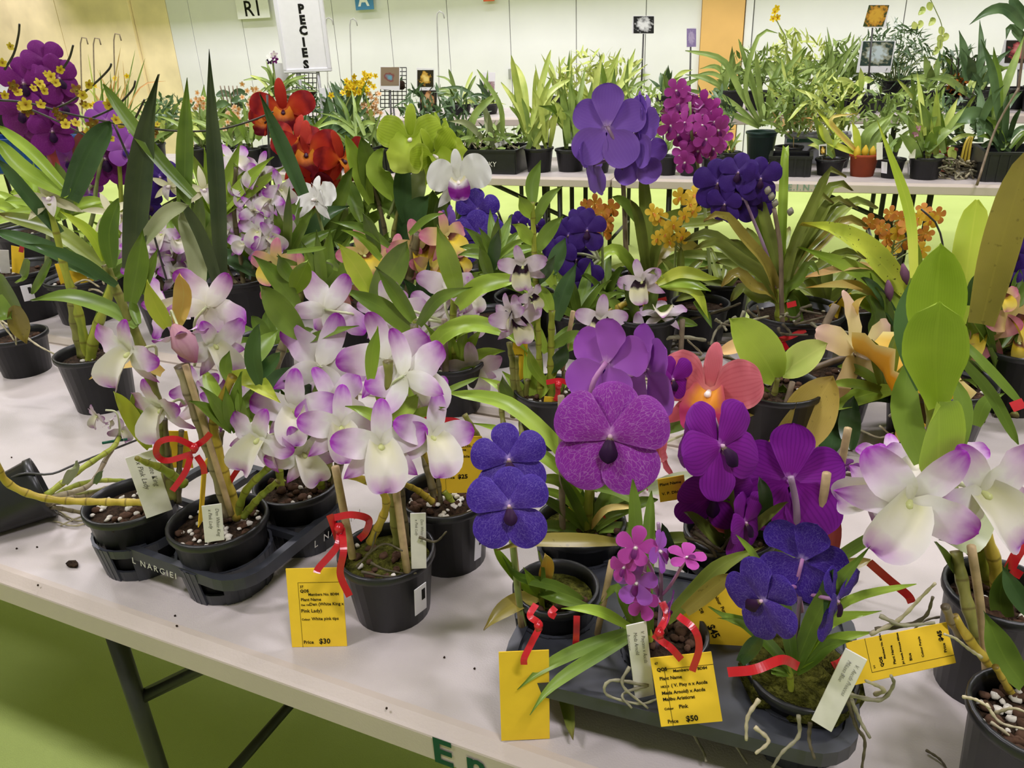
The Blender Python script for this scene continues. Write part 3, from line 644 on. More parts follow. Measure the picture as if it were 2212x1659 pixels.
class Plant:
    def __init__(s, name, label, cat, base, group=None):
        s.base = np.asarray(base, float); s.e = link(name, None, None, s.base); props(s.e, label, cat, group); s.s = S(s.base)
        s.e.empty_display_size = 0.05; s.disp = np.zeros(3); s.follow = False; s.lie = s.base[2] + 0.004
    def pts(s, P, d=None):
        n = len(P); out = []
        for i, q in enumerate(P):
            ds = q[2] if len(q) > 2 else (0.0 if d is None else d[0] + (d[1] - d[0]) * i / max(1, n - 1))
            out.append(s.at(q[0], q[1], ds))
        return out
    def at(s, px, py, ds=0.0):
        "a point of the plant; what would sink into the table lies on it instead"
        p = V(px, py, s.s + ds) + (s.disp if s.follow else 0)
        if p[2] < s.lie:
            g = T(px, py, s.lie - TABLE_Z)
            if g[1] > Y0: p = g
        return p
    def rooted(s, P):
        "a cane's foot goes with the pot when the pot was slid aside"
        if s.follow or not s.disp.any() or P[0][2] > s.base[2] + s.h + 0.12: return P
        n = len(P); return [p + s.disp * (1 - i / (n - 1)) for i, p in enumerate(P)]
    def part(s, name, geo, mat, smooth=True, parent=None): return link(name, mk(name, geo, mat, s.base, smooth), parent or s.e)
    def leaf(s, P, w, mat='leaf_mid', shape='leaf', fold=0.25, face=0.75, d=None, wob=0.0, name='leaf', nrm=None):
        if d is None: r0 = random.uniform(-0.02, 0.02); d = (r0, r0 + random.uniform(-0.07, 0.05))
        C_ = cr(s.pts(P, d), 12 if w > 6 else 9); n = len(C_); mid = C_[n // 2]; hw = M(w, mid) / 2
        if shape == 'leaf': pf = lambda v: max(0.03, (0.42 + 0.58 * math.sin(math.pi * min(1, v * 0.95 + 0.05) ** 0.9)) * (1 - max(0, (v - 0.55) / 0.452) ** 2.2))
        elif shape == 'strap': pf = lambda v: max(0.05, (0.7 + 0.3 * math.sin(math.pi * v)) * math.sqrt(max(0, 1 - max(0, (v - 0.72) / 0.282) ** 2)))
        elif shape == 'sword': pf = lambda v: max(0.02, (0.75 + 0.25 * math.sin(math.pi * v)) * (1 - max(0, (v - 0.45) / 0.552) ** 1.7))
        elif shape == 'oval': pf = lambda v: max(0.06, math.sin(math.pi * min(1, 0.06 + v * 0.94)) ** 0.62)
        elif shape == 'paddle': pf = lambda v: max(0.06, (0.30 + 0.70 * min(1, v / 0.5) ** 1.1) * math.sqrt(max(0, 1 - max(0, (v - 0.55) / 0.452) ** 2.5)))
        W = [hw * pf(i / (n - 1)) for i in range(n)]
        if nrm is None: nn = nz(nz(CAM - mid) * face + UP * (1 - face) + np.array([random.uniform(-.2, .2) for _ in range(3)]))
        else: nn = nz(nrm)
        zf = lambda u, v: fold * hw * (abs(u) ** 1.2) + (wob * hw * u * math.sin(v * 7) if wob else 0)
        return s.part(name, blade(C_, W, nn, 5, zf, min(0.0016, hw * 0.14)), mat)
    def cane(s, P, r, mat='cane_green', joints=7, taper=(1.0, 0.75), d=None, bulge=0.12, name='cane', k=9):
        n = max(10, joints * 4); C_ = cr(s.rooted(s.pts(P, d or (0, 0))), n); R0 = M(r, C_[n // 2])
        R = [R0 * (taper[0] + (taper[1] - taper[0]) * i / (n - 1)) * (1 + bulge * math.cos(2 * math.pi * joints * i / (n - 1))) for i in range(n)]
        return s.part(name, tube(C_, R, k, joints), mat)
    def stem(s, P, r, mat='stem_green', name='flower_stem', d=None, k=6, taper=0.8):
        C_ = cr(s.rooted(s.pts(P, d or (0, 0))), max(6, 4 * len(P))); R0 = M(r, C_[0])
        return s.part(name, tube(C_, np.linspace(R0, R0 * taper, len(C_)), k, 0.5), mat)
    def root(s, P, r=3, mat='root', d=None):
        C_ = cr(s.pts(P, d or (random.uniform(-.03, .01), random.uniform(-.05, .01))), 6 * len(P)); R0 = M(r, C_[0])
        R = [R0 * (1 + 0.18 * math.sin(i * 1.7)) * (1 - 0.4 * i / len(C_)) for i in range(len(C_))]
        return s.part('aerial_root', tube(C_, R, 6), mat)
    def flower(s, kd, px, py, size, yaw=0, pitch=0, roll=0, ds=0.0, ped=None, pmat='stem_pale', pr=3.2, skip=(), spread=1.0, jit=8, stretch=None):
        col, parts = KINDS[kd]; p = s.at(px, py, ds); Lm = M(size, p)
        z = face_dir(p, yaw + random.uniform(-4, 4), pitch); x = nz(np.cross(UP, z)); y = np.cross(z, x)
        r = R_(roll + random.uniform(-5, 5)); x, y = x * math.cos(r) + y * math.sin(r), -x * math.sin(r) + y * math.cos(r)
        fo = link('flower', column(*col[:2], *col[2:]), s.e)
        q = p - s.base; mat = Matrix(((x[0], y[0], z[0], q[0]), (x[1], y[1], z[1], q[1]), (x[2], y[2], z[2], q[2]), (0, 0, 0, 1)))
        fo.matrix_local = mat @ Matrix.Diagonal((Lm, Lm, Lm, 1))
        for i, (nm, pa, ang, sc) in enumerate(parts):
            if i in skip: continue
            zo = {'sepal': -0.022, 'petal': 0.012, 'lip': 0.02}.get(nm, 0.0)
            c = link(nm, petal(**pa), fo); sx = sc * random.uniform(0.94, 1.06)
            wx = sx * (spread if nm != 'lip' else 1)
            c.matrix_local = Matrix.Translation((0, 0, zo)) @ Matrix.Rotation(R_(ang - 90 + random.uniform(-jit, jit) * 0.5), 4, 'Z') @ Matrix.Rotation(R_(random.uniform(-jit, jit)), 4, 'X') @ Matrix.Diagonal((wx, sx, sx, 1))
        if ped: # flower stalk from a point of the cane
            a = V(ped[0], ped[1], s.s + (ped[2] if len(ped) > 2 else 0)); b2 = p - z * Lm * 0.02
            mid = (a + b2) / 2 - z * np.linalg.norm(a - b2) * 0.18 + UP * np.linalg.norm(a - b2) * 0.06
            C_ = cr([a, mid, b2], 9); s.part('pedicel', tube(C_, np.linspace(M(pr, a), M(pr, a) * 0.85, 9), 6), pmat)
        return fo
    def bud(s, px, py, L, ang, mat='bud_pink', ds=0.0, w=0.45):
        p = s.at(px, py, ds); Lm = M(L, p); r = R_(ang); d = RIGHT * math.cos(r) + UP * math.sin(r)
        prof = [(0.002, 0), (0.5 * w * 0.5 * Lm, 0.12 * Lm), (0.5 * w * Lm, 0.45 * Lm), (0.4 * w * Lm, 0.7 * Lm), (0.15 * w * Lm, 0.93 * Lm), (0.002, Lm)]
        return s.part('bud', lathe(prof, 8, p, d), mat)
    def fan(s, c, n, L, w, a0, a1, mat='leaf_fan', shape='strap', droop=0.35, fold=0.5, dd=0.16, steps=6, jit=0.12, rise=0.0):
        "n strap leaves from crown pixel c, tips on an arc a0..a1 degrees (0 = right, 90 = up), L pixels long"
        for i in range(n):
            a = R_(a0 + (a1 - a0) * (i + 0.5) / n + random.uniform(-4, 4)); l = L * random.uniform(1 - jit * 2, 1 + jit)
            P = []; dr = droop * random.uniform(0.6, 1.4); dtip = random.uniform(-dd, dd)
            y0 = c[1] - rise * (i % 2 + i * 0.3) if rise else c[1]
            for k in range(steps):
                t = k / (steps - 1); P.append((c[0] + math.cos(a) * l * t, y0 - math.sin(a) * l * t + dr * l * t * t * abs(math.cos(a)) ** 0.5, dtip * t))
            s.leaf(P, w * random.uniform(0.8, 1.15), mat, shape, fold, d=None)
    # pots -------------------------------------------------
    def pot(s, rim_px, h=0.10, mat='pot_black', taper=0.80, fill='bark', chips=40, white=0.5, name='pot', lip=0.012, top=0.82, slide=True):
        rr = M(rim_px, s.base + UP * h) / 2; old = s.base.copy()
        if slide:
            s.base = free_spot(s.base, rr + 0.0025, s.base[2] + h); s.e.location = Vector(s.base); dv = s.base - old; s.s = S(s.base) if S(old) == s.s else s.s + float(dv @ FH); s.disp = dv - FH * float(dv @ FH)
        ROUNDS.append((s.base.copy(), rr + 0.0025, s.base[2], s.base[2] + h)); c = s.base; rb = rr * taper; s.rr, s.h = rr, h
        t = 0.0022; lp = lip
        prof = [(0.001, 0.004), (rb - 0.003, 0.004), (rb, 0.0), (rb + (rr - rb) * 0.8, h - lp), (rr + 0.001, h - lp), (rr + 0.0025, h - lp * 0.8), (rr + 0.0025, h - 0.001), (rr + 0.001, h), (rr - t, h), (rr - t - 0.001, h - lp), (rb * 0.98 - t, 0.02)]
        s.part(name, lathe(prof, 30, c), mat)
        zt = h * top; rt = rb + (rr - rb) * top - 0.004; v = [c + UP * (zt + 0.004)]; uv = [(0, 0)]; f = []
        rs = random.Random(int(rim_px * 7 + h * 1000)); nr, k = 4, 18
        for i in range(1, nr + 1):
            for j in range(k):
                th = 6.2832 * j / k; v.append(c + np.array([math.cos(th), math.sin(th), 0]) * rt * i / nr + UP * (zt + rs.uniform(-0.004, 0.006) * (i < nr))); uv.append((0, 0))
        for j in range(k): f.append((0, 1 + j, 1 + (j + 1) % k))
        for i in range(nr - 1):
            for j in range(k): f.append((1 + i * k + j, 1 + (i + 1) * k + j, 1 + (i + 1) * k + (j + 1) % k, 1 + i * k + (j + 1) % k))
        s.part('potting_mix', (np.array(v), f, np.array(uv)), fill)
        if chips:
            g1, g2 = [], []
            for i in range(chips):
                a, q = rs.uniform(0, 6.283), rt * math.sqrt(rs.random()) * 0.95
                pc = c + np.array([math.cos(a) * q, math.sin(a) * q, zt + 0.004]); w_ = rs.random() < white
                (g1 if w_ else g2).append(lump(pc, rs.uniform(0.0028, 0.0058) * (1 if w_ else 1.5), (rs.uniform(.8, 1.3), rs.uniform(.8, 1.3), rs.uniform(.6, .9)), i, 6, 4))
            for g, mt, nm in ((g1, 'perlite', 'perlite'), (g2, 'bark_chip', 'bark_chips')):
                if g: props(s.part(nm, join(g), mt), kind='stuff')
        s.top = c + UP * zt
        return s
    def sticker(s, px, py, wpx, hpx, txt=None, tilt=0.0, print_=True):
        "white barcode sticker on the pot wall facing the viewer"
        d = ray(px, py); c = s.base
        # meet the pot wall (treated as a cylinder of the mean radius)
        rm = s.rr * 0.92; o = CAM - c; A = d[0] ** 2 + d[1] ** 2; B = 2 * (o[0] * d[0] + o[1] * d[1]); Cc = o[0] ** 2 + o[1] ** 2 - rm ** 2
        disc = max(0, B * B - 4 * A * Cc); t = (-B - math.sqrt(disc)) / (2 * A); p = CAM + d * t
        nrm = nz([p[0] - c[0], p[1] - c[1], 0.0]); ex = nz(np.cross(UP, nrm)); W, H = M(wpx, p), M(hpx, p) / 0.82
        nrm2 = nz(nrm + UP * -0.16); ey = np.cross(nrm2, ex)
        if tilt: ex, ey = ex * math.cos(tilt) + ey * math.sin(tilt), -ex * math.sin(tilt) + ey * math.cos(tilt)
        p = p + nrm * 0.003
        st = s.part('price_sticker', box(p, (W / 2, H / 2, 0.0006), ex, ey, nrm2, 0.0004), 'paper', False)
        if print_:
            g = [box(p + ex * W * 0.22 + ey * H * (-0.05 + 0.022 * k) + nrm2 * 0.0009, (W * 0.14, H * (0.004 + 0.005 * ((k * 7) % 3)), 0.0002), ex, ey, nrm2) for k in range(18)]
            s.part('barcode', join(g), 'ink', False, st)
            if txt: text('sticker_price', txt, st, p, ex, ey, nrm2, (-W * 0.40, H * 0.12), W * 0.26, 'ink', bold=0.0001)
        return st

def at_foot(px, py, rim_px=150, taper=0.8, z=0.0):
    "pot centre from the lowest front point of its base"
    p = T(px, py, z); h = nz([p[0] - CAM[0], p[1] - CAM[1], 0]); return p + h * (M(rim_px, p) / 2 * taper)

# ------------------------------------------------------------ tags, stakes, ribbons
def card(name, label, cat, TL, TR, BL, mat='tag_yellow', thick=0.0006, group=None, frame=True, texts=(), parent=None, hole=False):
    "a stiff card from three of its corners (points of the place); texts: (u, v, size as a share of the width, words, bold)"
    TL, TR, BL = map(lambda q: np.asarray(q, float), (TL, TR, BL)); ex = TR - TL; ey = TL - BL
    if np.linalg.norm(ex) >= np.linalg.norm(ey): ey = ey - nz(ex) * (ey @ nz(ex))
    else: ex = ex - nz(ey) * (ex @ nz(ey))
    W = np.linalg.norm(ex); ex = nz(ex); H = np.linalg.norm(ey); ey = nz(ey); en = np.cross(ex, ey)
    c = TL + ex * W / 2 - ey * H / 2
    o = link(name, mk(name, box(c, (W / 2, H / 2, thick), ex, ey, en, min(0.0004, thick * 0.6)), mat, c, False), parent, c); 
    if label: props(o, label, cat, group)
    f = en * (thick + 0.0002)
    if frame:
        g = []
        for (u0, v0, u1, v1) in ((0.2, 0.18, 1.0, 0.18), (0.2, 0.18, 0.2, 1.0)):
            p0 = TL + ex * W * u0 - ey * H * v0 + f; p1 = TL + ex * W * u1 - ey * H * v1 + f; g.append(box((p0 + p1) / 2, (max(0.0002, abs((p1 - p0) @ ex) / 2), max(0.0002, abs((p1 - p0) @ ey) / 2), 0.0001), ex, ey, en))
        link('printed_frame', mk('printed_frame', join(g), 'ink', c, False), o)
    for tx in texts:
        u, v, sz, wd = tx[:4]
        text('printed_words', wd, o, TL + f, ex, ey, en, (W * u, -H * v), W * sz * 0.86, tx[5] if len(tx) > 5 else 'ink', bold=tx[4] if len(tx) > 4 else 0.0001, shear=tx[6] if len(tx) > 6 else 0)
    return o
def ribbon_geo(P, w, n=None, nrm=None):
    C_ = cr(P, n or 8 * len(P)); nn = nz(CAM - C_[len(C_) // 2]) if nrm is None else nrm
    return blade(C_, [w / 2] * len(C_), nn, 3, None, 0.0006)
def ribbon(label, base, paths, wpx=16, s0=None, knot=None):
    "a curled gift ribbon: paths are lists of (px, py, ds)"
    b = np.asarray(base, float); s0 = S(b) if s0 is None else s0
    e = link('red_ribbon', None, None, b); props(e, label, 'ribbon', 'red gift ribbons tied to the orchids')
    for pa in paths:
        P = [V(q[0], q[1], s0 + (q[2] if len(q) > 2 else 0)) for q in pa]; P = [p if p[2] > TABLE_Z + 0.003 else T(q[0], q[1], 0.004) for p, q in zip(P, pa)]
        link('ribbon_tail', mk('ribbon_tail', ribbon_geo(P, M(wpx, P[0])), 'ribbon_red', b, False), e)
    if knot: p = V(knot[0], knot[1], s0 - 0.005); link('ribbon_knot', mk('ribbon_knot', lump(p, M(wpx * 0.8, p), (1, 1, 1.1), 5), 'ribbon_red', b), e)
    return e
def stick(name, label, cat, P, r, mat, s0, group=None, k=8):
    pts = [V(q[0], q[1], s0 + (q[2] if len(q) > 2 else 0)) for q in P]; C_ = cr(pts, max(2, 5 * (len(P) - 1))); c = C_[0]
    o = link(name, mk(name, tube(C_, M(r, C_[0]), k), mat, c), None, c); return props(o, label, cat, group)
def plant_label(label, top, bot, wpx, s0, lines=(), mat='stake_white', dtop=0.0, group='handwritten plant labels', lean=0.0, tsize=0.2):
    "white plastic label from top pixel to bottom pixel, rounded corners, handwriting running down it"
    a, b2 = V(top[0], top[1], s0 + dtop), V(bot[0], bot[1], s0); ey = nz(a - b2); H = np.linalg.norm(a - b2); c = (a + b2) / 2; W = M(wpx, c)
    en = nz(CAM - c); en = nz(en - ey * (en @ ey)); ex = np.cross(ey, en)
    if lean: ex, en = ex * math.cos(lean) + en * math.sin(lean), -ex * math.sin(lean) + en * math.cos(lean)
    o = link('plant_label', mk('plant_label', box(c, (W / 2, H / 2, 0.0007), ex, ey, en, 0.0005), mat, c, False), None, c); props(o, label, 'plant label', group)
    for k, ln in enumerate(lines):
        text('handwriting', ln, o, a + ex * W * (0.16 - 0.36 * k) + en * 0.0008, -ey, ex, en, (H * 0.1, 0), W * tsize * 1.35, 'ink_grey', shear=0.35, bold=-0.0001)
    return o
# ============================================================ near table, front left: carry tray with white-pink dendrobiums
def cage(parent, base, c, r0, r1, h, n=6, mat='tray_grey'):
    "open basket cell of a carry tray: foot ring, upright slats, floor cross"
    g = [lathe([(r0 - 0.004, 0.0), (r0 + 0.001, 0.0), (r0 + 0.003, 0.018), (r0 - 0.001, 0.018), (r0 - 0.004, 0.0)], 26, c), lathe([(r1 + 0.001, h - 0.014), (r1 + 0.002, h), (r1 - 0.002, h), (r1 - 0.003, h - 0.014), (r1 + 0.001, h - 0.014)], 26, c)]
    for k in range(n):
        a = 6.283 * k / n + 0.4
        for s_ in (-1, 0, 1):
            b_ = a + s_ * 0.15; d = np.array([math.cos(b_), math.sin(b_), 0])
            g.append(box(c + d * (r0 + r1 + 0.002) / 2 + UP * h / 2, (0.0014, 0.0085, h / 2), d, np.cross(UP, d), nz(UP + d * (r1 - r0) / h)))
    g.append(box(c + UP * 0.003, (r0, 0.006, 0.002))); g.append(box(c + UP * 0.003, (0.006, r0, 0.002)))
    return link('cell', mk('cell', join(g), mat, base, False), parent)
def carrier(label, B, A, C_, z, cells, mat='tray_grey', plate=False, words=()):
    "carry tray: rim band round a rectangle with corner B and sides towards A and C_, at height z above the table"
    B, A, C_ = (np.asarray(q, float) for q in (B, A, C_)); ux = nz(A - B); ux[2] = 0; ux = nz(ux); uy = nz(np.cross(UP, ux)); 
    if uy @ (C_ - B) < 0: uy = -uy
    Lx, Ly = (A - B) @ ux, (C_ - B) @ uy; base = B + ux * Lx / 2 + uy * Ly / 2; base[2] = TABLE_Z
    e = link('carry_tray', None, None, base); props(e, label, 'plant tray')
    cor = 0.05; pts = []
    for sx, sy, a0 in ((1, 1, 0), (-1, 1, 90), (-1, -1, 180), (1, -1, 270)):
        for k in range(6):
            th = R_(a0 + k * 18); pts.append((sx * (Lx / 2 - cor) + cor * math.cos(th), sy * (Ly / 2 - cor) + cor * math.sin(th)))
    prof = [(0.0, 0.0), (0.0, -0.018), (0.002, -0.018), (0.0025, -0.002), (0.014, -0.002), (0.014, 0.0005), (0.0, 0.0005)]
    v, f = [], []; k = len(pts); ctr = base + UP * z
    for ins, dz in prof:
        for x, y in pts:
            l = math.hypot(x, y); v.append(ctr + ux * x * (1 - ins / l) + uy * y * (1 - ins / l) + UP * dz)
    n = len(prof)
    for i in range(n):
        for j in range(k): f.append((i * k + j, ((i + 1) % n) * k + j, ((i + 1) % n) * k + (j + 1) % k, i * k + (j + 1) % k))
    link('rim', mk('rim', (np.array(v), f, None), mat, base, False), e)
    if plate:
        pv = [ctr + ux * x * 0.97 + uy * y * 0.97 - UP * 0.004 for x, y in pts] + [ctr + ux * x * 0.97 + uy * y * 0.97 - UP * 0.007 for x, y in pts]
        link('deck', mk('deck', (np.array(pv), [tuple(range(k)), tuple(range(2 * k - 1, k - 1, -1))] + [(j, k + j, k + (j + 1) % k, (j + 1) % k) for j in range(k)], None), mat, base, False), e)
    else:
        for t in (-0.17, 0.17): link('cross_bar', mk('cross_bar', box(ctr + ux * Lx * t - UP * 0.006, (0.004, Ly / 2 - 0.004, 0.006), ux, uy, UP), mat, base, False), e)
        link('cross_bar', mk('cross_bar', box(ctr - UP * 0.006, (Lx / 2 - 0.004, 0.004, 0.006), ux, uy, UP), mat, base, False), e)
    for c, r in cells:
        c = np.array([c[0], c[1], TABLE_Z]); cage(e, base, c, r * 1.0, r * 1.13, z - 0.002, mat=mat)
    return e, base, ux, uy, Lx, Ly

# --- the pots standing in the tray
p1 = Plant('potted_dendrobium', 'white pink dendrobium with golden leaf and tall cane at the handwritten tray end', 'orchid', at_foot(330, 1243, 190) + UP * 0.004).pot(190, 0.105, chips=46, slide=False)
p2 = Plant('potted_dendrobium', 'dendrobium with grey cane and red bow in the tray pot full of white perlite', 'orchid', at_foot(512, 1296, 205) + UP * 0.004).pot(206, 0.105, chips=70, white=0.6, slide=False)
p3 = Plant('potted_dendrobium', 'dendrobium in the tray pot wholly shaded behind the yellow thirty dollar tag', 'orchid', at_foot(668, 1196, 170) + UP * 0.004).pot(178, 0.10, chips=30, slide=False)
tz = 0.062
carrier('black plastic carry tray with basket cells and white handwriting on its rim', T(515, 1272, tz), T(186, 1152, tz), T(800, 1072, tz), tz, [(p1.base, p1.rr * 0.86), (p2.base, p2.rr * 0.86), (p3.base, p3.rr * 0.86)])
tr = [o for o in COL.objects if o.name.startswith('carry_tray')][-1]
ux = nz(T(515, 1272, tz) - T(186, 1152, tz)); q = T(288, 1201, tz - 0.004); en = nz(np.cross(ux, UP))
text('handwriting', 'L NARGIEI', tr, q + en * 0.004, ux, UP, en, (0, -0.009), 0.0155, 'ink_white', shear=0.2, space=1.35)
ux2 = nz(T(800, 1072, tz) - T(515, 1272, tz)); en2 = nz(np.cross(ux2, UP)); text('handwriting', 'L NARGIEI', tr, T(672, 1172, tz - 0.004) + en2 * 0.004, ux2, UP, en2, (0, -0.009), 0.016, 'ink_white', shear=0.2, space=1.4)
# handle loop at the tray's end
hA = [T(262, 1165, tz), T(232, 1140, tz), T(240, 1122, tz), T(275, 1112, tz)]

# plant 1: canes, leaves, flowers
p1.cane([(372, 1078), (356, 980), (338, 870), (303, 745), (262, 652), (228, 572)], 15, 'cane_green', 9, (1.0, 0.55))
p1.cane([(315, 1085), (215, 1084), (120, 1080), (50, 1062), (8, 1034), (-14, 985)], 8.5, 'cane_yellow', 9, (1.0, 0.9), d=(-0.06, -0.10))
p1.cane([(398, 1045), (350, 1012), (318, 1000), (296, 990)], 10, 'cane_fresh', 4, (1.1, 0.5), d=(-0.05, -0.12))
p1.cane([(350, 1088), (362, 1000), (356, 905)], 7, 'cane_old', 5, d=(0.0, -0.02)); p1.cane([(385, 1085), (388, 1000), (392, 930)], 7, 'cane_old', 5)
for P, w, mt, sh in (([(226, 562), (197, 506), (155, 472), (126, 454)], 23, 'leaf_lime', 'leaf'), ([(243, 578), (236, 500), (257, 428)], 42, 'leaf_mid', 'oval'), ([(252, 616), (180, 568), (100, 536), (52, 527)], 26, 'leaf_dark', 'leaf'),
                     ([(283, 652), (298, 570), (309, 494)], 46, 'leaf_mid', 'leaf'), ([(305, 634), (322, 585), (341, 535)], 22, 'leaf_mid', 'leaf'), ([(296, 706), (238, 668), (150, 640), (68, 650)], 36, 'leaf_mid', 'leaf'),
                     ([(362, 706), (336, 660), (318, 604)], 38, 'leaf_lime', 'leaf'), ([(384, 706), (397, 640), (388, 590)], 44, 'leaf_gold', 'oval'), ([(350, 806), (300, 778), (240, 788), (193, 820)], 34, 'leaf_gold', 'leaf'),
                     ([(322, 968), (280, 895), (246, 846)], 36, 'leaf_lime', 'oval'), ([(325, 955), (300, 900), (285, 850)], 34, 'leaf_bright', 'oval'), ([(300, 700), (290, 670), (283, 640)], 20, 'leaf_mid', 'leaf')):
    p1.leaf(P, w, mt, sh, d=(-0.01, -0.06 if mt == 'leaf_gold' else random.uniform(-.06, .03)))
p1.flower('nobile', 282, 762, 175, yaw=-52, pitch=-8, roll=-22, ds=-0.09, ped=(338, 768))
p1.flower('nobile', 448, 662, 185, yaw=150, pitch=10, roll=35, ds=0.02, ped=(420, 720, 0.05)); p1.flower('nobile', 340, 668, 135, yaw=60, roll=60, ds=0.05); p1.flower('nobile', 462, 745, 150, yaw=25, pitch=-25, roll=20, ds=-0.02, ped=(420, 790))
p1.flower('nobile', 500, 760, 130, yaw=35, roll=-30, ds=0.03); p1.flower('nobile', 352, 880, 165, yaw=-48, pitch=-22, roll=10, ds=-0.05, ped=(398, 872)); p1.flower('nobile_pale', 420, 880, 120, yaw=120, ds=0.06); p1.flower('nobile', 420, 840, 110, yaw=10, pitch=-20, ds=0.08)
p1.flower('nobile', 388, 716, 120, yaw=10, pitch=-78, roll=0, ds=-0.07, ped=(372, 690), skip=(5,)); p1.bud(374, 700, 96, -72, 'bud_pink', -0.08, 0.62)
# plant 2
p2.cane([(494, 1112), (468, 1020), (436, 920), (410, 845), (393, 790)], 15, 'cane_grey', 6, (0.9, 1.0)); p2.cane([(515, 1118), (478, 1000), (462, 915), (484, 855), (503, 812)], 12, 'cane_yellow', 6)
p2.cane([(510, 1120), (530, 1062), (575, 1015), (635, 962)], 9, 'cane_fresh', 6, d=(0, -0.03)); p2.cane([(525, 1116), (560, 1075), (600, 1040)], 9, 'cane_fresh', 5); p2.cane([(500, 1100), (470, 1010), (478, 930)], 9, 'cane_old', 6, d=(0.02, 0.05))
for P, w, mt, sh in (([(502, 812), (550, 822), (606, 870)], 40, 'leaf_lime', 'leaf'), ([(494, 822), (487, 790), (496, 757)], 27, 'leaf_mid', 'leaf'), ([(478, 872), (455, 830), (440, 795)], 30, 'leaf_bright', 'leaf'), ([(528, 912), (520, 880), (512, 842)], 22, 'leaf_mid', 'leaf'),
                     ([(445, 915), (490, 908), (545, 930)], 16, 'leaf_mid', 'leaf'), ([(540, 790), (570, 745), (600, 715)], 40, 'leaf_mid', 'leaf'), ([(560, 830), (548, 770), (560, 700)], 40, 'leaf_dark', 'oval'), ([(555, 815), (580, 790), (606, 760)], 32, 'leaf_dark', 'oval')):
    p2.leaf(P, w, mt, sh)
p2.flower('nobile', 470, 880, 115, yaw=40, pitch=-10, roll=40, ds=0.04, ped=(470, 905)); p2.flower('nobile', 528, 880, 120, yaw=70, ds=0.05, roll=-20); p2.flower('nobile', 560, 948, 165, yaw=-35, pitch=-12, roll=-28, ds=-0.03, ped=(620, 940))
# plant 3 behind: the flower mass between the trays
p3.cane([(690, 1120), (690, 1040), (640, 960), (655, 900)], 11, 'cane_fresh', 6); p3.cane([(736, 1120), (720, 1060), (705, 1000), (712, 930), (706, 860), (700, 740), (692, 640)], 13, 'cane_green', 12, (1, 0.7), d=(0, 0.14))
p3.cane([(640, 1090), (600, 1010), (560, 900), (600, 780), (640, 660)], 12, 'cane_old', 9, (1, 0.8), d=(0.05, 0.2))
for q in ((640, 884, 185, -12, -5, -4, -0.10), (716, 872, 185, 30, 0, 12, -0.07), (737, 922, 190, 8, -8, -4, -0.13), (655, 978, 160, 12, -28, 12, -0.12)):
    p3.flower('nobile', q[0], q[1], q[2], q[3], q[4], q[5], q[6], ped=(700, 930))
for q in ((692, 790, 235, 158, 14, 24, 0.0), (704, 668, 190, 150, 12, 40, 0.05)): p3.flower('nobile', q[0], q[1], q[2], q[3], q[4], q[5], q[6], ped=(q[0] + 70, q[1] + 12, 0.05))
for P, w, mt, sh in (([(640, 658), (596, 600), (545, 552)], 42, 'leaf_mid', 'leaf'), ([(634, 606), (612, 580), (600, 548)], 30, 'leaf_mid', 'leaf'), ([(636, 628), (652, 592), (666, 562)], 44, 'leaf_bright', 'oval'), ([(652, 728), (602, 672), (562, 617)], 60, 'leaf_mid', 'oval'),
                     ([(635, 746), (700, 722), (776, 704)], 22, 'leaf_mid', 'leaf'), ([(678, 846), (640, 836), (612, 822)], 34, 'leaf_dark', 'leaf'), ([(600, 800), (570, 860), (560, 930)], 40, 'leaf_mid', 'oval'), ([(640, 800), (590, 830), (555, 900)], 44, 'leaf_dark', 'oval')):
    p3.leaf(P, w, mt, sh, d=(0.04, 0.0))

# --- the fallen pot at the table's left
fb = T(60, 1150); p0 = Plant('fallen_orchid', 'small orchid in a square black pot lying on its side, dry canes spilling out', 'orchid', fb)
axis = nz(T(112, 1095) - T(0, 1130)); axis[2] = 0; r = 0.045
geo = lathe([(0.002, 0), (r * 0.82, 0.0), (r * 0.86, 0.004), (r * 1.16, 0.105), (r * 1.2, 0.106), (r * 1.2, 0.118), (r * 1.12, 0.118), (r * 0.8, 0.02)], 22, T(20, 1140) + UP * r * 0.86 - axis * 0.05, nz(axis + UP * 0.145))
p0.part('pot', geo, 'pot_black'); s0 = p0.s
for P, rr, mt in (([(100, 1070), (180, 1010), (240, 970), (258, 945)], 7, 'cane_fresh'), ([(105, 1075), (190, 1050), (230, 990), (255, 950)], 6, 'cane_grey'), ([(105, 1078), (165, 1048), (225, 1038), (290, 1040)], 6, 'cane_fresh'),
                  ([(105, 1085), (180, 1072), (250, 1050)], 9, 'cane_grey'), ([(105, 1085), (180, 1066), (285, 1045)], 5, 'cane_green'), ([(110, 1095), (200, 1110), (236, 1100)], 5, 'cane_old')):
    p0.cane(P, rr, mt, 6, d=(0.0, 0.12))
p0.stem([(258, 945), (258, 915), (250, 890), (228, 886)], 2.4, 'stem_pale', d=(0.12, 0.12)); p0.flower('nobile_pale', 212, 898, 62, yaw=-60, pitch=-20, ds=0.12); p0.flower('nobile_pale', 262, 930, 60, yaw=30, pitch=-30, ds=0.13); p0.flower('nobile_pale', 236, 908, 40, yaw=60, pitch=-60, ds=0.11)
p0.leaf([(140, 1045), (160, 1010), (165, 995)], 22, 'leaf_grey'); p0.leaf([(205, 1045), (215, 1025), (224, 1016)], 14, 'leaf_mid')
for P in ([(230, 1100), (170, 1135), (115, 1125)], [(235, 1105), (180, 1115), (130, 1135)], [(120, 1100), (170, 1125), (230, 1110)]): p0.root(P, 2.5, 'root_pale', d=(0.08, 0.03))
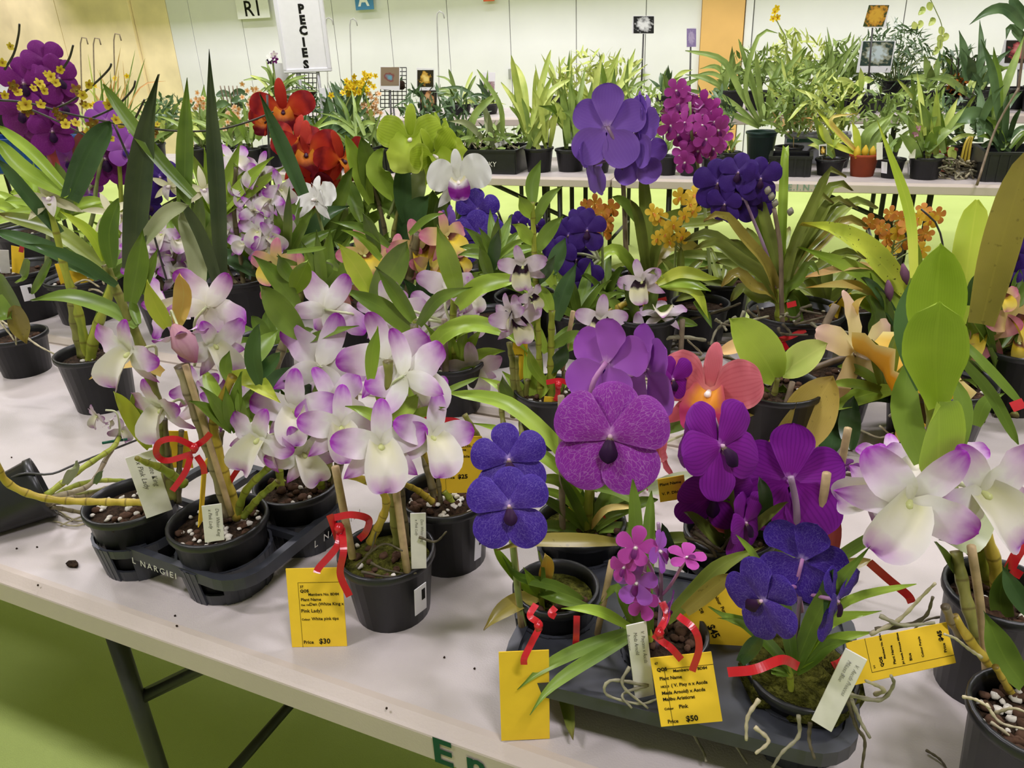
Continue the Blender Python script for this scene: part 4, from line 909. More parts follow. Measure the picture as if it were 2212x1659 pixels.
stick('wire_stake', 'thin bent wire stake along the canes of the fallen pot', 'stake', [(0, 1044, 0.02), (50, 1023, 0.02), (110, 1024, 0.03), (170, 1000, 0.06), (312, 944, 0.14)], 2.6, 'wire', s0)
g = stick('plant_tie', 'dark green twist tie on the fallen orchid canes', 'plant tie', [(222, 957, 0.11), (245, 953, 0.11), (275, 949, 0.12)], 3.2, 'twist_green', s0)
for i, (x, y, rr, lb) in enumerate(((157, 1219, 15, 'dark flake of bark lying on the white table by the carry tray'), )):
    c = T(x, y, 0.003); props(link('bark_flake', mk('bark_flake', lump(c, M(rr, c), (1.2, 0.7, 0.35), 11), 'bark', c), None, c), lb, 'bark')
g = []
for x, y in ((25, 988), (36, 1185), (82, 1264), (382, 1352), (378, 1330), (80, 1182), (960, 1420), (1025, 1444), (835, 1530)): g.append(lump(T(x, y, 0.001), 0.0016, seed=x))
props(link('table_crumbs', mk('table_crumbs', join(g), 'bark', T(300, 1300)), None, T(300, 1300)), 'tiny dark crumbs of potting mix scattered on the white table', 'crumbs', kind='stuff')

# --- front pot with the thirty dollar tag
p4 = Plant('potted_dendrobium', 'white dendrobium with pink tips in a black pot with white $30 barcode sticker', 'orchid', at_foot(858, 1366, 200, 0.82)).pot(204, 0.10, fill='moss', chips=16, white=0.15)
p4.sticker(905, 1292, 34, 66, '$30', 0.05)
p4.cane([(862, 1180), (850, 1085), (850, 1000), (846, 900), (838, 780)], 13, 'cane_green', 8); p4.cane([(800, 1172), (833, 1100), (826, 1062), (795, 1040), (750, 1026)], 10, 'cane_yellow', 6, d=(-0.03, -0.05)); p4.cane([(868, 1180), (858, 1130), (858, 1060)], 9, 'cane_yellow', 3)
p4.cane([(880, 1180), (868, 1080), (862, 960), (905, 850), (925, 800)], 9, 'cane_old', 7, d=(0.02, 0.1))
p4.flower('nobile', 822, 962, 215, yaw=4, pitch=-6, roll=-6, ds=-0.06, ped=(848, 930)); p4.flower('nobile', 932, 944, 195, yaw=26, pitch=-4, roll=-26, ds=-0.04, ped=(868, 930)); p4.flower('nobile', 875, 812, 215, yaw=138, pitch=-6, roll=-35, ds=-0.02, ped=(845, 850)); p4.flower('nobile', 838, 778, 225, yaw=165, pitch=16, roll=-15, ds=0.05, ped=(842, 850, 0.05))
p4.flower('nobile', 915, 845, 120, yaw=35, ds=0.04, roll=-15); p4.leaf([(800, 818), (804, 760), (816, 704)], 32, 'leaf_bright', 'leaf', d=(-0.04, -0.06)); p4.leaf([(846, 905), (880, 880), (905, 850)], 40, 'leaf_bright', 'leaf')
for P in ([(800, 1215), (830, 1230), (880, 1240)], [(770, 1225), (800, 1190), (812, 1150)], [(905, 1160), (940, 1170), (965, 1148)], [(790, 1200), (830, 1175), (870, 1190)], [(780, 1235), (840, 1246), (900, 1238)]): p4.root(P, 3, 'root_dark', d=(-0.05, -0.05))
stick('bamboo_stake', 'short split bamboo stake tied with red ribbon in the $30 pot', 'stake', [(762, 1205, -0.04), (724, 1008, -0.03)], 8.5, 'bamboo', p4.s, 'bamboo stakes'); stick('bamboo_stake', 'bamboo stake next to the handwritten label in the $30 pot', 'stake', [(880, 1238, -0.05), (848, 1005, -0.02)], 8.5, 'bamboo', p4.s, 'bamboo stakes')
plant_label('cream handwritten plant label in the pot with the $30 sticker', (903, 1108), (905, 1228), 33, p4.s - 0.045, ('Den White King', 'x Pink Lady'))
sb = S(T(630, 1398)); 
card('price_tag', 'yellow price tag reading $30, White pink tips, leaning against the black pot', 'price tag', V(617, 1228, sb + 0.03), V(737, 1210, sb + 0.03), V(631, 1398, sb), group='yellow price tags', texts=(
    (0.23, 0.245, 0.075, '37', 0.0001), (0.23, 0.30, 0.085, 'QOS', 0.0002), (0.37, 0.345, 0.078, 'Members No. BD84', 0.0001), (0.23, 0.41, 0.09, 'Plant Name', 0.0001), (0.23, 0.47, 0.05, 'Den 136', 0.0001), (0.38, 0.47, 0.092, 'Den (White King x', 0.0001),
    (0.22, 0.555, 0.105, 'Pink Lady)', 0.0001), (0.22, 0.655, 0.06, 'Colour', 0.0001), (0.40, 0.655, 0.09, 'White pink tips', 0.0001), (0.22, 0.955, 0.105, 'Price', 0.0001), (0.50, 0.955, 0.155, '$30', 0.0002)))
ribbon('shiny red ribbon looped round the bamboo stake above the $30 tag', V(735, 1140, p4.s - 0.05), [[(722, 1118, 0), (760, 1112, -0.01), (796, 1122, -0.01), (790, 1150, 0), (775, 1165, 0)], [(735, 1140, 0), (728, 1180, -0.02), (690, 1225, -0.03), (684, 1238, -0.035)], [(738, 1140, 0), (742, 1190, -0.03), (735, 1240, -0.035), (755, 1288, -0.04)], [(712, 1112, 0), (722, 1140, 0), (730, 1165, 0)]], 15, p4.s - 0.05, (733, 1142))

# --- pot behind it with the twenty five dollar tag
p5 = Plant('potted_dendrobium', 'dendrobium in a stone filled black pot beside the $25 tag', 'orchid', at_foot(965, 1252, 190, 0.85)).pot(196, 0.115, chips=90, white=0.55)
p5.sticker(1030, 1172, 20, 75, None, 0.02); p5.cane([(935, 1110), (915, 1020), (905, 960), (900, 880), (893, 700)], 9, 'cane_old', 8, d=(0, 0.1)); p5.cane([(940, 1110), (940, 1040), (938, 990)], 6, 'cane_old', 4)
p5.cane([(920, 1085), (895, 1060), (870, 1045)], 8, 'cane_yellow', 4, d=(-.03, -.05)); p5.cane([(930, 1030), (920, 1000), (905, 960)], 7, 'cane_yellow', 4, d=(-0.02, -0.04)); p5.cane([(975, 1110), (963, 1075), (958, 1060)], 9, 'cane_fresh', 3)
p5.cane([(1060, 990), (1030, 950), (1003, 895)], 8, 'cane_green', 5, d=(0.0, 0.02)); p5.leaf([(930, 900), (960, 850), (1035, 815)], 14, 'leaf_mid', 'strap')
a = p5.s + 0.0
card('price_tag', 'yellow price tag reading $25 with colour Pink, behind the blue vanda', 'price tag', V(935, 945, a), V(1041, 946, a), V(944, 1066, a), 'tag_yellow', group='yellow price tags', texts=((0.3, 0.17, 0.10, 'Members No. BD84', 0.0001), (0.3, 0.24, 0.09, 'Plant Name', 0.0001), (0.28, 0.36, 0.10, '4 Den nobile', 0.0001), (0.22, 0.47, 0.07, 'Colour', 0.0001), (0.42, 0.47, 0.11, 'Pink', 0.0001), (0.22, 0.73, 0.10, 'Price', 0.0001), (0.46, 0.73, 0.16, '$25', 0.0003)))
ribbon('red ribbon bow above the $25 tag', V(940, 925, p5.s - 0.03), [[(895, 922, 0), (930, 915, 0), (960, 908, 0), (990, 912, 0), (1003, 935, 0), (985, 975, 0)], [(940, 930, 0), (915, 905, 0.02), (930, 825, 0.02)]], 13, p5.s - 0.03, (938, 926))
plant_label('white handwritten plant label leaning over the rim of the tray pot at the handle', (300, 980), (345, 1110), 55, p1.s - 0.06, ('White King', 'x Pink Lady'))
plant_label('small upright white handwritten label stuck in the perlite tray pot', (457, 1090), (464, 1169), 40, p2.s - 0.07, ('Den White King', 'x Pink Lady'))
a = p2.s - 0.06
card('price_tag', 'yellow price tag turned edge on in the perlite tray pot', 'price tag', V(437, 1005, a), V(446, 1015, a + 0.02), V(428, 1140, a), group='yellow price tags', frame=False)
card('price_tag', 'yellow price tag half hidden behind the red bow on the handle end plant', 'price tag', V(335, 930, p1.s + 0.02), V(405, 935, p1.s + 0.02), V(350, 1010, p1.s + 0.02), group='yellow price tags', frame=False)
ribbon('shiny red bow tied round the grey cane in the carry tray', V(415, 975, p2.s - 0.06), [[(420, 965, 0), (380, 948, -0.01), (345, 955, -0.01), (338, 980, -0.01), (360, 995, 0), (415, 980, 0)], [(425, 962, 0), (442, 950, 0), (455, 936, 0)], [(412, 985, 0), (400, 1020, -0.01), (372, 1060, -0.02)], [(425, 985, 0), (438, 1005, 0), (442, 1024, 0)]], 13, p2.s - 0.06, (420, 968))
ribbon('dark red ribbon end beside the perlite tray pot', V(500, 1030, p2.s), [[(520, 1005, 0), (500, 1035, 0), (490, 1060, 0)]], 11, p2.s)
stick('bamboo_stake', 'thin bamboo stake beside the grey cane in the carry tray', 'stake', [(500, 1112, 0.0), (455, 965, 0.0), (400, 788, 0.01)], 6.5, 'bamboo', p2.s - 0.02, 'bamboo stakes')
# ============================================================ near table, front right: grey tray of vandas
tz2 = 0.075
q1 = Plant('potted_vanda', 'blue vanda with two checkered flowers in the tray pot behind the blank tag', 'orchid', at_foot(1205, 1462, 170) + UP * 0.01).pot(180, 0.10, fill='moss', chips=10, white=0.2, slide=False)
q2 = Plant('potted_vanda', 'vanda with small pink flowers in the tray basket behind the $50 tag', 'orchid', at_foot(1425, 1560, 180) + UP * 0.01).pot(182, 0.09, fill='bark', chips=20, white=0.1, slide=False)
q3 = Plant('potted_vanda', 'blue violet vanda in a mossy pot beside the sideways $45 tag', 'orchid', at_foot(1700, 1650, 220) + UP * 0.01).pot(226, 0.085, fill='moss', chips=0, slide=False)
q4 = Plant('potted_vanda', 'magenta speckled vanda with strap leaves in the mossy pot at the tray back', 'orchid', at_foot(1255, 1310, 190) + UP * 0.01).pot(190, 0.10, fill='moss', chips=14, white=0.1, slide=False)
q5 = Plant('potted_vanda', 'deep purple vanda with large rounded flowers in the tray beside coral cattleya', 'orchid', at_foot(1560, 1330, 190) + UP * 0.01).pot(190, 0.10, fill='bark', chips=14, white=0.1, slide=False)
carrier('dark grey plastic tray with a solid deck holding the vandas', T(1065, 1452, tz2), T(1862, 1655, tz2), T(1150, 1175, tz2), tz2, [(q2.base, q2.rr * 0.86), (q1.base, q1.rr * .86), (q3.base, q3.rr * 0.86), (q4.base, q4.rr * .86), (q5.base, q5.rr * .86)], plate=True)
# mossy mound of q3
c = q3.base + UP * (q3.h - 0.03); q3.part('moss_mound', lump(c + UP * 0.012, q3.rr * 1.0, (1.05, 1.0, 0.62), 21, 20, 12), 'moss')
# q1: blue vanda
q1.stem([(1150, 1420), (1122, 1300), (1108, 1180), (1098, 1060)], 7, 'stem_green', d=(-0.02, -0.06))
q1.flower('v_blue', 1098, 992, 176, yaw=8, pitch=2, roll=3, ds=-0.03, spread=0.98); q1.flower('v_blue', 1100, 1092, 186, yaw=-4, pitch=0, roll=0, ds=-0.09); q1.flower('v_navy', 1090, 1020, 130, yaw=150, pitch=8, ds=0.02)
for P, w, mt, sh in (([(1165, 1285), (1130, 1262), (1090, 1215), (1065, 1180)], 22, 'leaf_bright', 'strap'), ([(1150, 1270), (1200, 1290), (1300, 1320)], 26, 'leaf_mid', 'leaf'), ([(1290, 1325), (1210, 1270), (1120, 1245), (1085, 1200)], 24, 'leaf_mid', 'leaf'),
                     ([(1165, 1288), (1120, 1300), (1080, 1325), (1045, 1362)], 42, 'leaf_olive', 'leaf'), ([(1172, 1300), (1185, 1360), (1205, 1440), (1225, 1520), (1238, 1598)], 32, 'leaf_fan', 'strap'), ([(1175, 1268), (1180, 1225), (1178, 1196)], 34, 'leaf_gold', 'oval'), ([(1330, 1172), (1260, 1168), (1150, 1170), (1072, 1190)], 34, 'leaf_olive', 'leaf'), ([(1170, 1330), (1172, 1240), (1162, 1190)], 14, 'leaf_mid', 'strap'), ([(1180, 1300), (1150, 1260), (1130, 1225)], 22, 'leaf_bright', 'leaf')):
    q1.leaf(P, w, mt, sh, d=(-0.01, -0.06))
q1.cane([(1175, 1420), (1172, 1340), (1168, 1270)], 8, 'cane_fresh', 3, d=(-0.02, -0.02))
for P in ([(1180, 1310), (1210, 1325), (1235, 1345)], [(1190, 1360), (1225, 1338), (1240, 1330)]): q1.root(P, 5, 'root_pale')
# q2: small pink flowers, long leaves
q2.cane([(1415, 1430), (1395, 1340), (1370, 1250)], 9, 'cane_fresh', 4, d=(0, 0.02))
for P, w, mt, sh, d in (([(1370, 1360), (1260, 1400), (1180, 1440), (1118, 1490)], 30, 'leaf_mid', 'leaf', (-.02, -.05)), ([(1370, 1372), (1250, 1440), (1185, 1490), (1145, 1545)], 28, 'leaf_mid', 'leaf', (-.03, -.08)), ([(1360, 1355), (1290, 1320), (1212, 1315)], 26, 'leaf_bright', 'leaf', (-.03, -.05)), ([(1365, 1350), (1345, 1300), (1330, 1268), (1290, 1310)], 18, 'leaf_mid', 'leaf', (0, .02)),
                        ([(1380, 1370), (1365, 1290), (1372, 1150), (1366, 1035)], 34, 'leaf_mid', 'strap', (0, .04)), ([(1395, 1370), (1398, 1250), (1402, 1150), (1408, 1060)], 30, 'leaf_mid', 'strap', (.0, .05)), ([(1405, 1360), (1400, 1290), (1395, 1265)], 20, 'leaf_mid', 'strap', (-.02, -.02)), ([(1440, 1340), (1500, 1280), (1560, 1220), (1650, 1180)], 40, 'leaf_fan', 'leaf', (0, -.03)), ([(1480, 1320), (1540, 1270), (1580, 1240)], 36, 'leaf_olive', 'strap', (-.02, -.04))):
    q2.leaf(P, w, mt, sh, d=d)
for x, y, sz, yw, pi, rl in ((1374, 1182, 92, -8, 0, 0), (1376, 1258, 104, -20, -10, 10), (1350, 1225, 80, -40, -5, 20), (1422, 1190, 100, 70, 5, 0), (1482, 1206, 84, 40, 55, 20), (1440, 1318, 96, 80, -20, 30), (1385, 1300, 80, 160, 0, 0)):
    q2.flower('s_orchid' if sz > 95 else 's_pink', x, y, sz, yw, pi, rl, ds=-0.06, ped=(1425, 1290, -0.03), pmat='stem_pink', pr=4)
q2.stem([(1420, 1400), (1428, 1290), (1425, 1170), (1422, 1130)], 5, 'stem_mauve', d=(-.03, -.04))
for P in ([(1400, 1480), (1320, 1470), (1310, 1500), (1380, 1520), (1420, 1510)], [(1400, 1480), (1345, 1500), (1365, 1530)], [(1360, 1440), (1345, 1480), (1400, 1530)], [(1440, 1570), (1500, 1580), (1560, 1575), (1580, 1550)], [(1480, 1555), (1500, 1590), (1520, 1625), (1525, 1645)], [(1540, 1530), (1570, 1580), (1615, 1650)], [(1560, 1510), (1580, 1550), (1600, 1560)]): q2.root(P, 4, 'root', d=(-.07, -.09))
# q3: blue violet
q3.cane([(1712, 1540), (1708, 1480), (1700, 1420)], 9, 'cane_fresh', 3, d=(-0.03, -0.03)); crown = (1710, 1450)
for P, w, mt, sh in (([(1715, 1455), (1660, 1390), (1600, 1345), (1550, 1335)], 26, 'leaf_mid', 'leaf'), ([(1710, 1450), (1630, 1360), (1560, 1330), (1530, 1310)], 28, 'leaf_mid', 'leaf'), ([(1725, 1440), (1800, 1385), (1895, 1365)], 30, 'leaf_bright', 'leaf'), ([(1725, 1430), (1790, 1345), (1905, 1320)], 30, 'leaf_bright', 'leaf'), ([(1720, 1440), (1780, 1340), (1850, 1290), (1980, 1262)], 20, 'leaf_bright', 'strap'),
                     ([(1718, 1440), (1780, 1300), (1880, 1180)], 44, 'leaf_mid', 'leaf'), ([(1720, 1420), (1640, 1220), (1590, 1155)], 18, 'leaf_bright', 'strap'), ([(1705, 1455), (1670, 1450), (1700, 1462)], 20, 'leaf_mid', 'leaf'), ([(1720, 1450), (1780, 1400), (1840, 1385)], 36, 'leaf_mid', 'leaf'), ([(1690, 1462), (1670, 1445), (1700, 1456)], 14, 'leaf_mid', 'leaf'), ([(1712, 1430), (1700, 1350), (1690, 1270)], 30, 'leaf_mid', 'strap'), ([(1735, 1400), (1780, 1290), (1800, 1230)], 30, 'leaf_dark', 'strap'), ([(1600, 1430), (1630, 1390), (1650, 1360)], 34, 'leaf_dark', 'leaf')):
    q3.leaf(P, w, mt, sh, d=(-0.03, -0.06))
q3.flower('v_blue', 1735, 1205, 196, yaw=168, pitch=28, roll=10, ds=-0.02, ped=(1728, 1300), pmat='stem_pink', pr=5); q3.flower('v_blue', 1648, 1296, 190, yaw=-30, pitch=-30, roll=-40, ds=-0.07, ped=(1728, 1300), pmat='stem_pink', pr=5); q3.flower('v_blue', 1806, 1296, 170, yaw=72, pitch=-8, roll=10, ds=-0.06, ped=(1732, 1320), pmat='stem_pink', pr=5)
q3.stem([(1715, 1430), (1722, 1360), (1728, 1290)], 6, 'stem_mauve', d=(-.03, -.03))
for P in ([(1640, 1510), (1615, 1550), (1612, 1600)], [(1630, 1570), (1660, 1600), (1632, 1628)], [(1725, 1545), (1725, 1590), (1690, 1625), (1668, 1659)], [(1750, 1560), (1748, 1600), (1760, 1640)], [(1830, 1510), (1850, 1570), (1868, 1600), (1862, 1658)], [(1838, 1510), (1860, 1560), (1880, 1595)], [(1830, 1500), (1900, 1512), (1930, 1480), (1925, 1460)], [(1890, 1500), (1910, 1490), (1870, 1470)], [(1890, 1360), (1960, 1350), (2000, 1330), (2015, 1290)], [(1880, 1370), (1940, 1340), (1990, 1290), (2020, 1260)], [(1900, 1330), (1950, 1350), (2020, 1345)]): q3.root(P, 5, random.choice(('root', 'root_pale', 'root_dark')), d=(-.08, -.10))
c = T(1775, 1640, 0.08)
# q4: magenta speckled
q4.cane([(1262, 1290), (1265, 1200), (1268, 1120), (1275, 1050)], 14, 'cane_fresh', 4)
for P, w, mt, sh, d in (([(1262, 1040), (1190, 950), (1090, 870), (970, 850)], 36, 'leaf_bright', 'strap', (0, .06)), ([(1258, 1060), (1180, 990), (1080, 930), (1020, 915)], 28, 'leaf_bright', 'leaf', (0, .05)), ([(1280, 1060), (1320, 1000), (1360, 950)], 40, 'leaf_mid', 'leaf', (0, .06)), ([(1262, 1090), (1210, 1040), (1160, 1035)], 26, 'leaf_bright', 'strap', (0, -.02)), ([(1262, 1120), (1220, 1075), (1160, 1055)], 20, 'leaf_bright', 'strap', (0, .0)), ([(1270, 1050), (1330, 1060), (1385, 1090)], 24, 'leaf_mid', 'strap', (0, -.02)),
                        ([(1285, 1130), (1340, 1080), (1420, 1030)], 26, 'leaf_mid', 'strap', (0, .03)), ([(1275, 1140), (1310, 1100), (1370, 1095)], 16, 'leaf_gold', 'strap', (0, -.02)), ([(1255, 1080), (1235, 1020), (1240, 960)], 30, 'leaf_mid', 'strap', (0, .05)), ([(1400, 1060), (1480, 1040), (1560, 1040)], 44, 'leaf_grey', 'leaf', (0.05, .05)), ([(1290, 1110), (1350, 1050), (1400, 1000)], 30, 'leaf_fan', 'strap', (.03, .06))):
    q4.leaf(P, w, mt, sh, d=d)
q4.stem([(1275, 1060), (1250, 920), (1290, 870), (1300, 850)], 7, 'stem_green', d=(0.02, -.02))
q4.flower('v_magenta', 1318, 940, 250, yaw=2, pitch=-6, roll=-2, ds=-0.09, spread=1.12, jit=4); q4.flower('v_orchid', 1312, 782, 205, yaw=148, pitch=4, roll=8, ds=-0.02, ped=(1275, 880, -.02), pmat='stem_pink', pr=7); q4.flower('v_orchid', 1398, 798, 205, yaw=126, pitch=8, roll=-14, ds=-0.01, ped=(1300, 860, -.03), pmat='stem_pink', pr=7)
for P in ([(1200, 1265), (1250, 1285), (1310, 1270)], [(1220, 1240), (1270, 1250), (1330, 1290)], [(1290, 1270), (1330, 1300), (1345, 1340)]): q4.root(P, 5, 'root_dark', d=(-.05, -.06))
# q5: deep purple
q5.stem([(1570, 1290), (1580, 1150), (1570, 1000), (1540, 900)], 7, 'stem_mauve')
q5.flower('v_purple', 1556, 962, 222, yaw=46, pitch=6, roll=22, ds=-0.06, jit=5, ped=(1590, 1010)); q5.flower('v_purple', 1540, 1070, 180, yaw=20, pitch=-30, roll=0, ds=-0.03); q5.flower('v_purple', 1608, 1128, 150, yaw=62, pitch=0, roll=12, ds=-0.05, ped=(1660, 1130), pmat='stem_pink'); q5.flower('v_purple', 1500, 960, 150, yaw=-60, pitch=0, ds=0.02)
q5.flower('v_purple', 1708, 1032, 238, yaw=172, pitch=6, roll=-4, ds=0.0, jit=5); q5.stem([(1722, 1150), (1720, 1090), (1708, 1030)], 9, 'stem_mauve', d=(-.03, -.02)); q5.flower('v_purple', 1452, 818, 110, yaw=40, ds=0.34)
for P, w, mt, sh in (([(1640, 1180), (1655, 1090), (1640, 1030)], 30, 'leaf_dark', 'strap'), ([(1690, 1190), (1700, 1120), (1695, 1090)], 24, 'leaf_mid', 'strap'), ([(1500, 1240), (1450, 1190), (1430, 1130)], 26, 'leaf_dark', 'strap'), ([(1780, 1180), (1740, 1140), (1760, 1110)], 24, 'leaf_mid', 'strap'), ([(1760, 1240), (1850, 1180), (1920, 1140)], 26, 'leaf_mid', 'strap'), ([(1620, 1190), (1570, 1150), (1520, 1140)], 22, 'leaf_maroon', 'strap'), ([(1780, 1250), (1800, 1150), (1790, 1080)], 34, 'leaf_maroon', 'strap'), ([(1740, 1260), (1800, 1230), (1880, 1210)], 28, 'leaf_olive', 'strap')):
    q5.leaf(P, w, mt, sh)
for P in ([(1480, 1180), (1540, 1200), (1580, 1160)], [(1500, 1150), (1560, 1190), (1620, 1200)], [(1560, 1220), (1530, 1180), (1480, 1160)], [(1480, 1260), (1530, 1290), (1500, 1340)], [(1610, 1240), (1650, 1210), (1680, 1215)]): q5.root(P, 5, 'root_dark', d=(-.05, -.05))
# tags, labels, ribbons and stakes of this tray
st = S(T(1090, 1602)); A_ = lambda x, y, d=0: V(x, y, st + d)
card('price_tag', 'blank yellow price tag hanging by red ribbon at the grey tray corner', 'price tag', A_(1077, 1408, 0.015), A_(1186, 1421, 0.015), A_(1083, 1600, 0), group='yellow price tags', frame=False)
sq = q2.s - 0.09; B_ = lambda x, y, d=0: V(x, y, sq + d)
card('price_tag', 'yellow price tag reading $50, Malibu Aristicrat, Colour Pink, hanging over the tray edge', 'price tag', B_(1404, 1421, 0.01), B_(1532, 1380, 0.01), B_(1428, 1570, -0.02), group='yellow price tags', texts=(
    (0.06, 0.10, 0.06, '67'), (0.08, 0.20, 0.09, 'QOS', 0.0002), (0.34, 0.235, 0.078, 'Members No. BD84'), (0.1, 0.33, 0.09, 'Plant Name'), (0.1, 0.44, 0.055, 'HK213'), (0.27, 0.44, 0.09, '( V. Pixy n x Ascda', 0.0001), (0.1, 0.54, 0.09, 'Meda Arnold) x Ascda', 0.0001), (0.1, 0.63, 0.09, 'Malibu Aristicrat', 0.0001), (0.1, 0.76, 0.06, 'Colour'), (0.34, 0.755, 0.10, 'Pink', 0.0001), (0.12, 0.955, 0.10, 'Price'), (0.42, 0.95, 0.15, '$50', 0.0002)))
sq5 = q2.s + 0.02; D_ = lambda x, y, d=0: V(x, y, sq5 + d)
card('price_tag', 'tilted yellow $45 tag tucked between the pink and blue vandas', 'price tag', D_(1572, 1250), D_(1648, 1392, -.02), D_(1470, 1318), group='yellow price tags', frame=False, texts=((0.1, 0.35, 0.07, 'Colour  Purple'), (0.12, 0.7, 0.10, 'Price'), (0.48, 0.72, 0.15, '$45', 0.0003)))
sq3 = q3.s + 0.0; E_ = lambda x, y, d=0: V(x, y, sq3 + d)
card('price_tag', 'yellow $45 price tag lying sideways over the roots, Colour Purple', 'price tag', E_(1846, 1480, -.05), E_(1874, 1378, -.02), E_(2065, 1432, -.02), 'tag_yellow', group='yellow price tags', texts=(
    (0.28, 0.22, 0.09, '64', 0.0), (0.28, 0.30, 0.13, 'QOS', 0.0002), (0.45, 0.335, 0.085, 'Members No. BD84'), (0.28, 0.42, 0.11, 'Plant Name'), (0.24, 0.50, 0.085, 'JH Ascda Princess Mikasa', 0.0001), (0.28, 0.58, 0.12, 'Blue', 0.0001), (0.3, 0.70, 0.10, 'Colour Purple'), (0.3, 0.93, 0.13, 'Price'), (0.58, 0.92, 0.2, '$45', 0.0003)))
card('price_tag', 'yellow tag under the speckled magenta vanda by a bamboo stake', 'price tag', V(1230, 1090, q4.s + .03), V(1310, 1080, q4.s + .03), V(1210, 1160, q4.s + .03), 'tag_yellow', group='yellow price tags', frame=False, texts=((0.4, 0.3, 0.12, 'QOS'), (0.5, 0.8, 0.12, 'Pu')))
card('price_tag', 'yellow tag beginning Plant Name left of the deep purple vanda', 'price tag', V(1420, 1035, q5.s - .02), V(1478, 1030, q5.s - .02), V(1426, 1085, q5.s - .02), 'tag_yellow', group='yellow price tags', frame=False, texts=((0.05, 0.3, 0.2, 'Plant Name'), (0.1, 0.7, 0.2, 'V. P. Dhimoht')))
card('price_tag', 'yellow tag behind the back of the deep purple bloom', 'price tag', V(1660, 1110, q5.s + .03), V(1700, 1105, q5.s + .03), V(1650, 1180, q5.s + .03), 'tag_yellow', group='yellow price tags', frame=False)
plant_label('white handwritten label in front of the small pink vanda roots', (1374, 1346), (1393, 1505), 44, sq + 0.02, ('V. Pixyann x Ascda', 'Meda Arnold', 'Aristicrat'), lean=-0.2)
plant_label('cream handwritten label with scalloped top leaning out of the mossy pot', (1850, 1412), (1774, 1568), 46, q3.s - 0.10, ('V. Ascda Princess', 'Mikasa Blue'))
ribbon('red ribbon threaded through the blank yellow tag', A_(1140, 1420), [[(1158, 1305, .05), (1145, 1330, .03), (1165, 1350, .02), (1150, 1385, .01), (1133, 1420, 0), (1132, 1436, -.002)], [(1200, 1312, .04), (1190, 1325, .03), (1200, 1332, .03)], [(1246, 1330, .04), (1245, 1370, .03), (1243, 1400, .03)]], 14, st, (1163, 1352))
ribbon('red ribbon curling over the $50 tag', B_(1420, 1385), [[(1412, 1370, .02), (1430, 1385, 0), (1450, 1400, -.01), (1472, 1425, -.012)], [(1465, 1330, .01), (1500, 1360, -.01), (1510, 1400, -.015), (1495, 1450, -.015)], [(1430, 1300, .04), (1440, 1330, .02), (1420, 1370, .0)]], 15, sq, (1424, 1368))
ribbon('red ribbon stretched across the moss of the blue vanda pot', E_(1640, 1440), [[(1572, 1452, -.10), (1630, 1446, -.11), (1690, 1425, -.10), (1725, 1440, -.09)], [(1800, 1440, -.09), (1820, 1430, -.08), (1838, 1405, -.06)]], 20, sq3)
ribbon('red ribbon tail falling to the table between the vanda and big white dendrobium', V(1940, 1260, q3.s - .02), [[(1878, 1215, 0), (1920, 1252, 0), (1960, 1285, 0), (1970, 1302, 0)]], 18, q3.s + 0.0)
ribbon('red ribbon strands under the speckled magenta vanda', V(1305, 1130, q4.s), [[(1300, 1110, 0), (1330, 1130, 0), (1335, 1150, 0)], [(1304, 1190, -.02), (1308, 1230, -.03), (1300, 1270, -.03), (1318, 1300, -.05), (1350, 1330, -.06)]], 10, q4.s)
for lb, P, r, mt, s_ in (('bamboo stake beside the blue vanda stem, in the blank tag pot', [(1128, 1360, 0), (1105, 1150, 0)], 8, 'bamboo', q1.s - .03), ('tall bamboo stake crossing the long strap leaves left of the speckled vanda', [(1216, 1260, 0), (1212, 855, .02)], 7, 'bamboo_grey', q4.s - .02),
                         ('pointed bamboo stake left of the small pink vanda', [(1290, 1370, 0), (1322, 1212, 0)], 7, 'bamboo', q2.s + .02), ('bamboo stake at the bud beside the deep purple bloom', [(1762, 1200, 0), (1786, 1022, 0)], 9, 'bamboo', q5.s - .03), ('bamboo stake with green tie behind the mauve bud', [(1818, 1000, 0), (1832, 925, 0)], 8, 'bamboo', q5.s + .1)):
    stick('bamboo_stake', lb, 'stake', P, r, mt, s_, 'bamboo stakes')

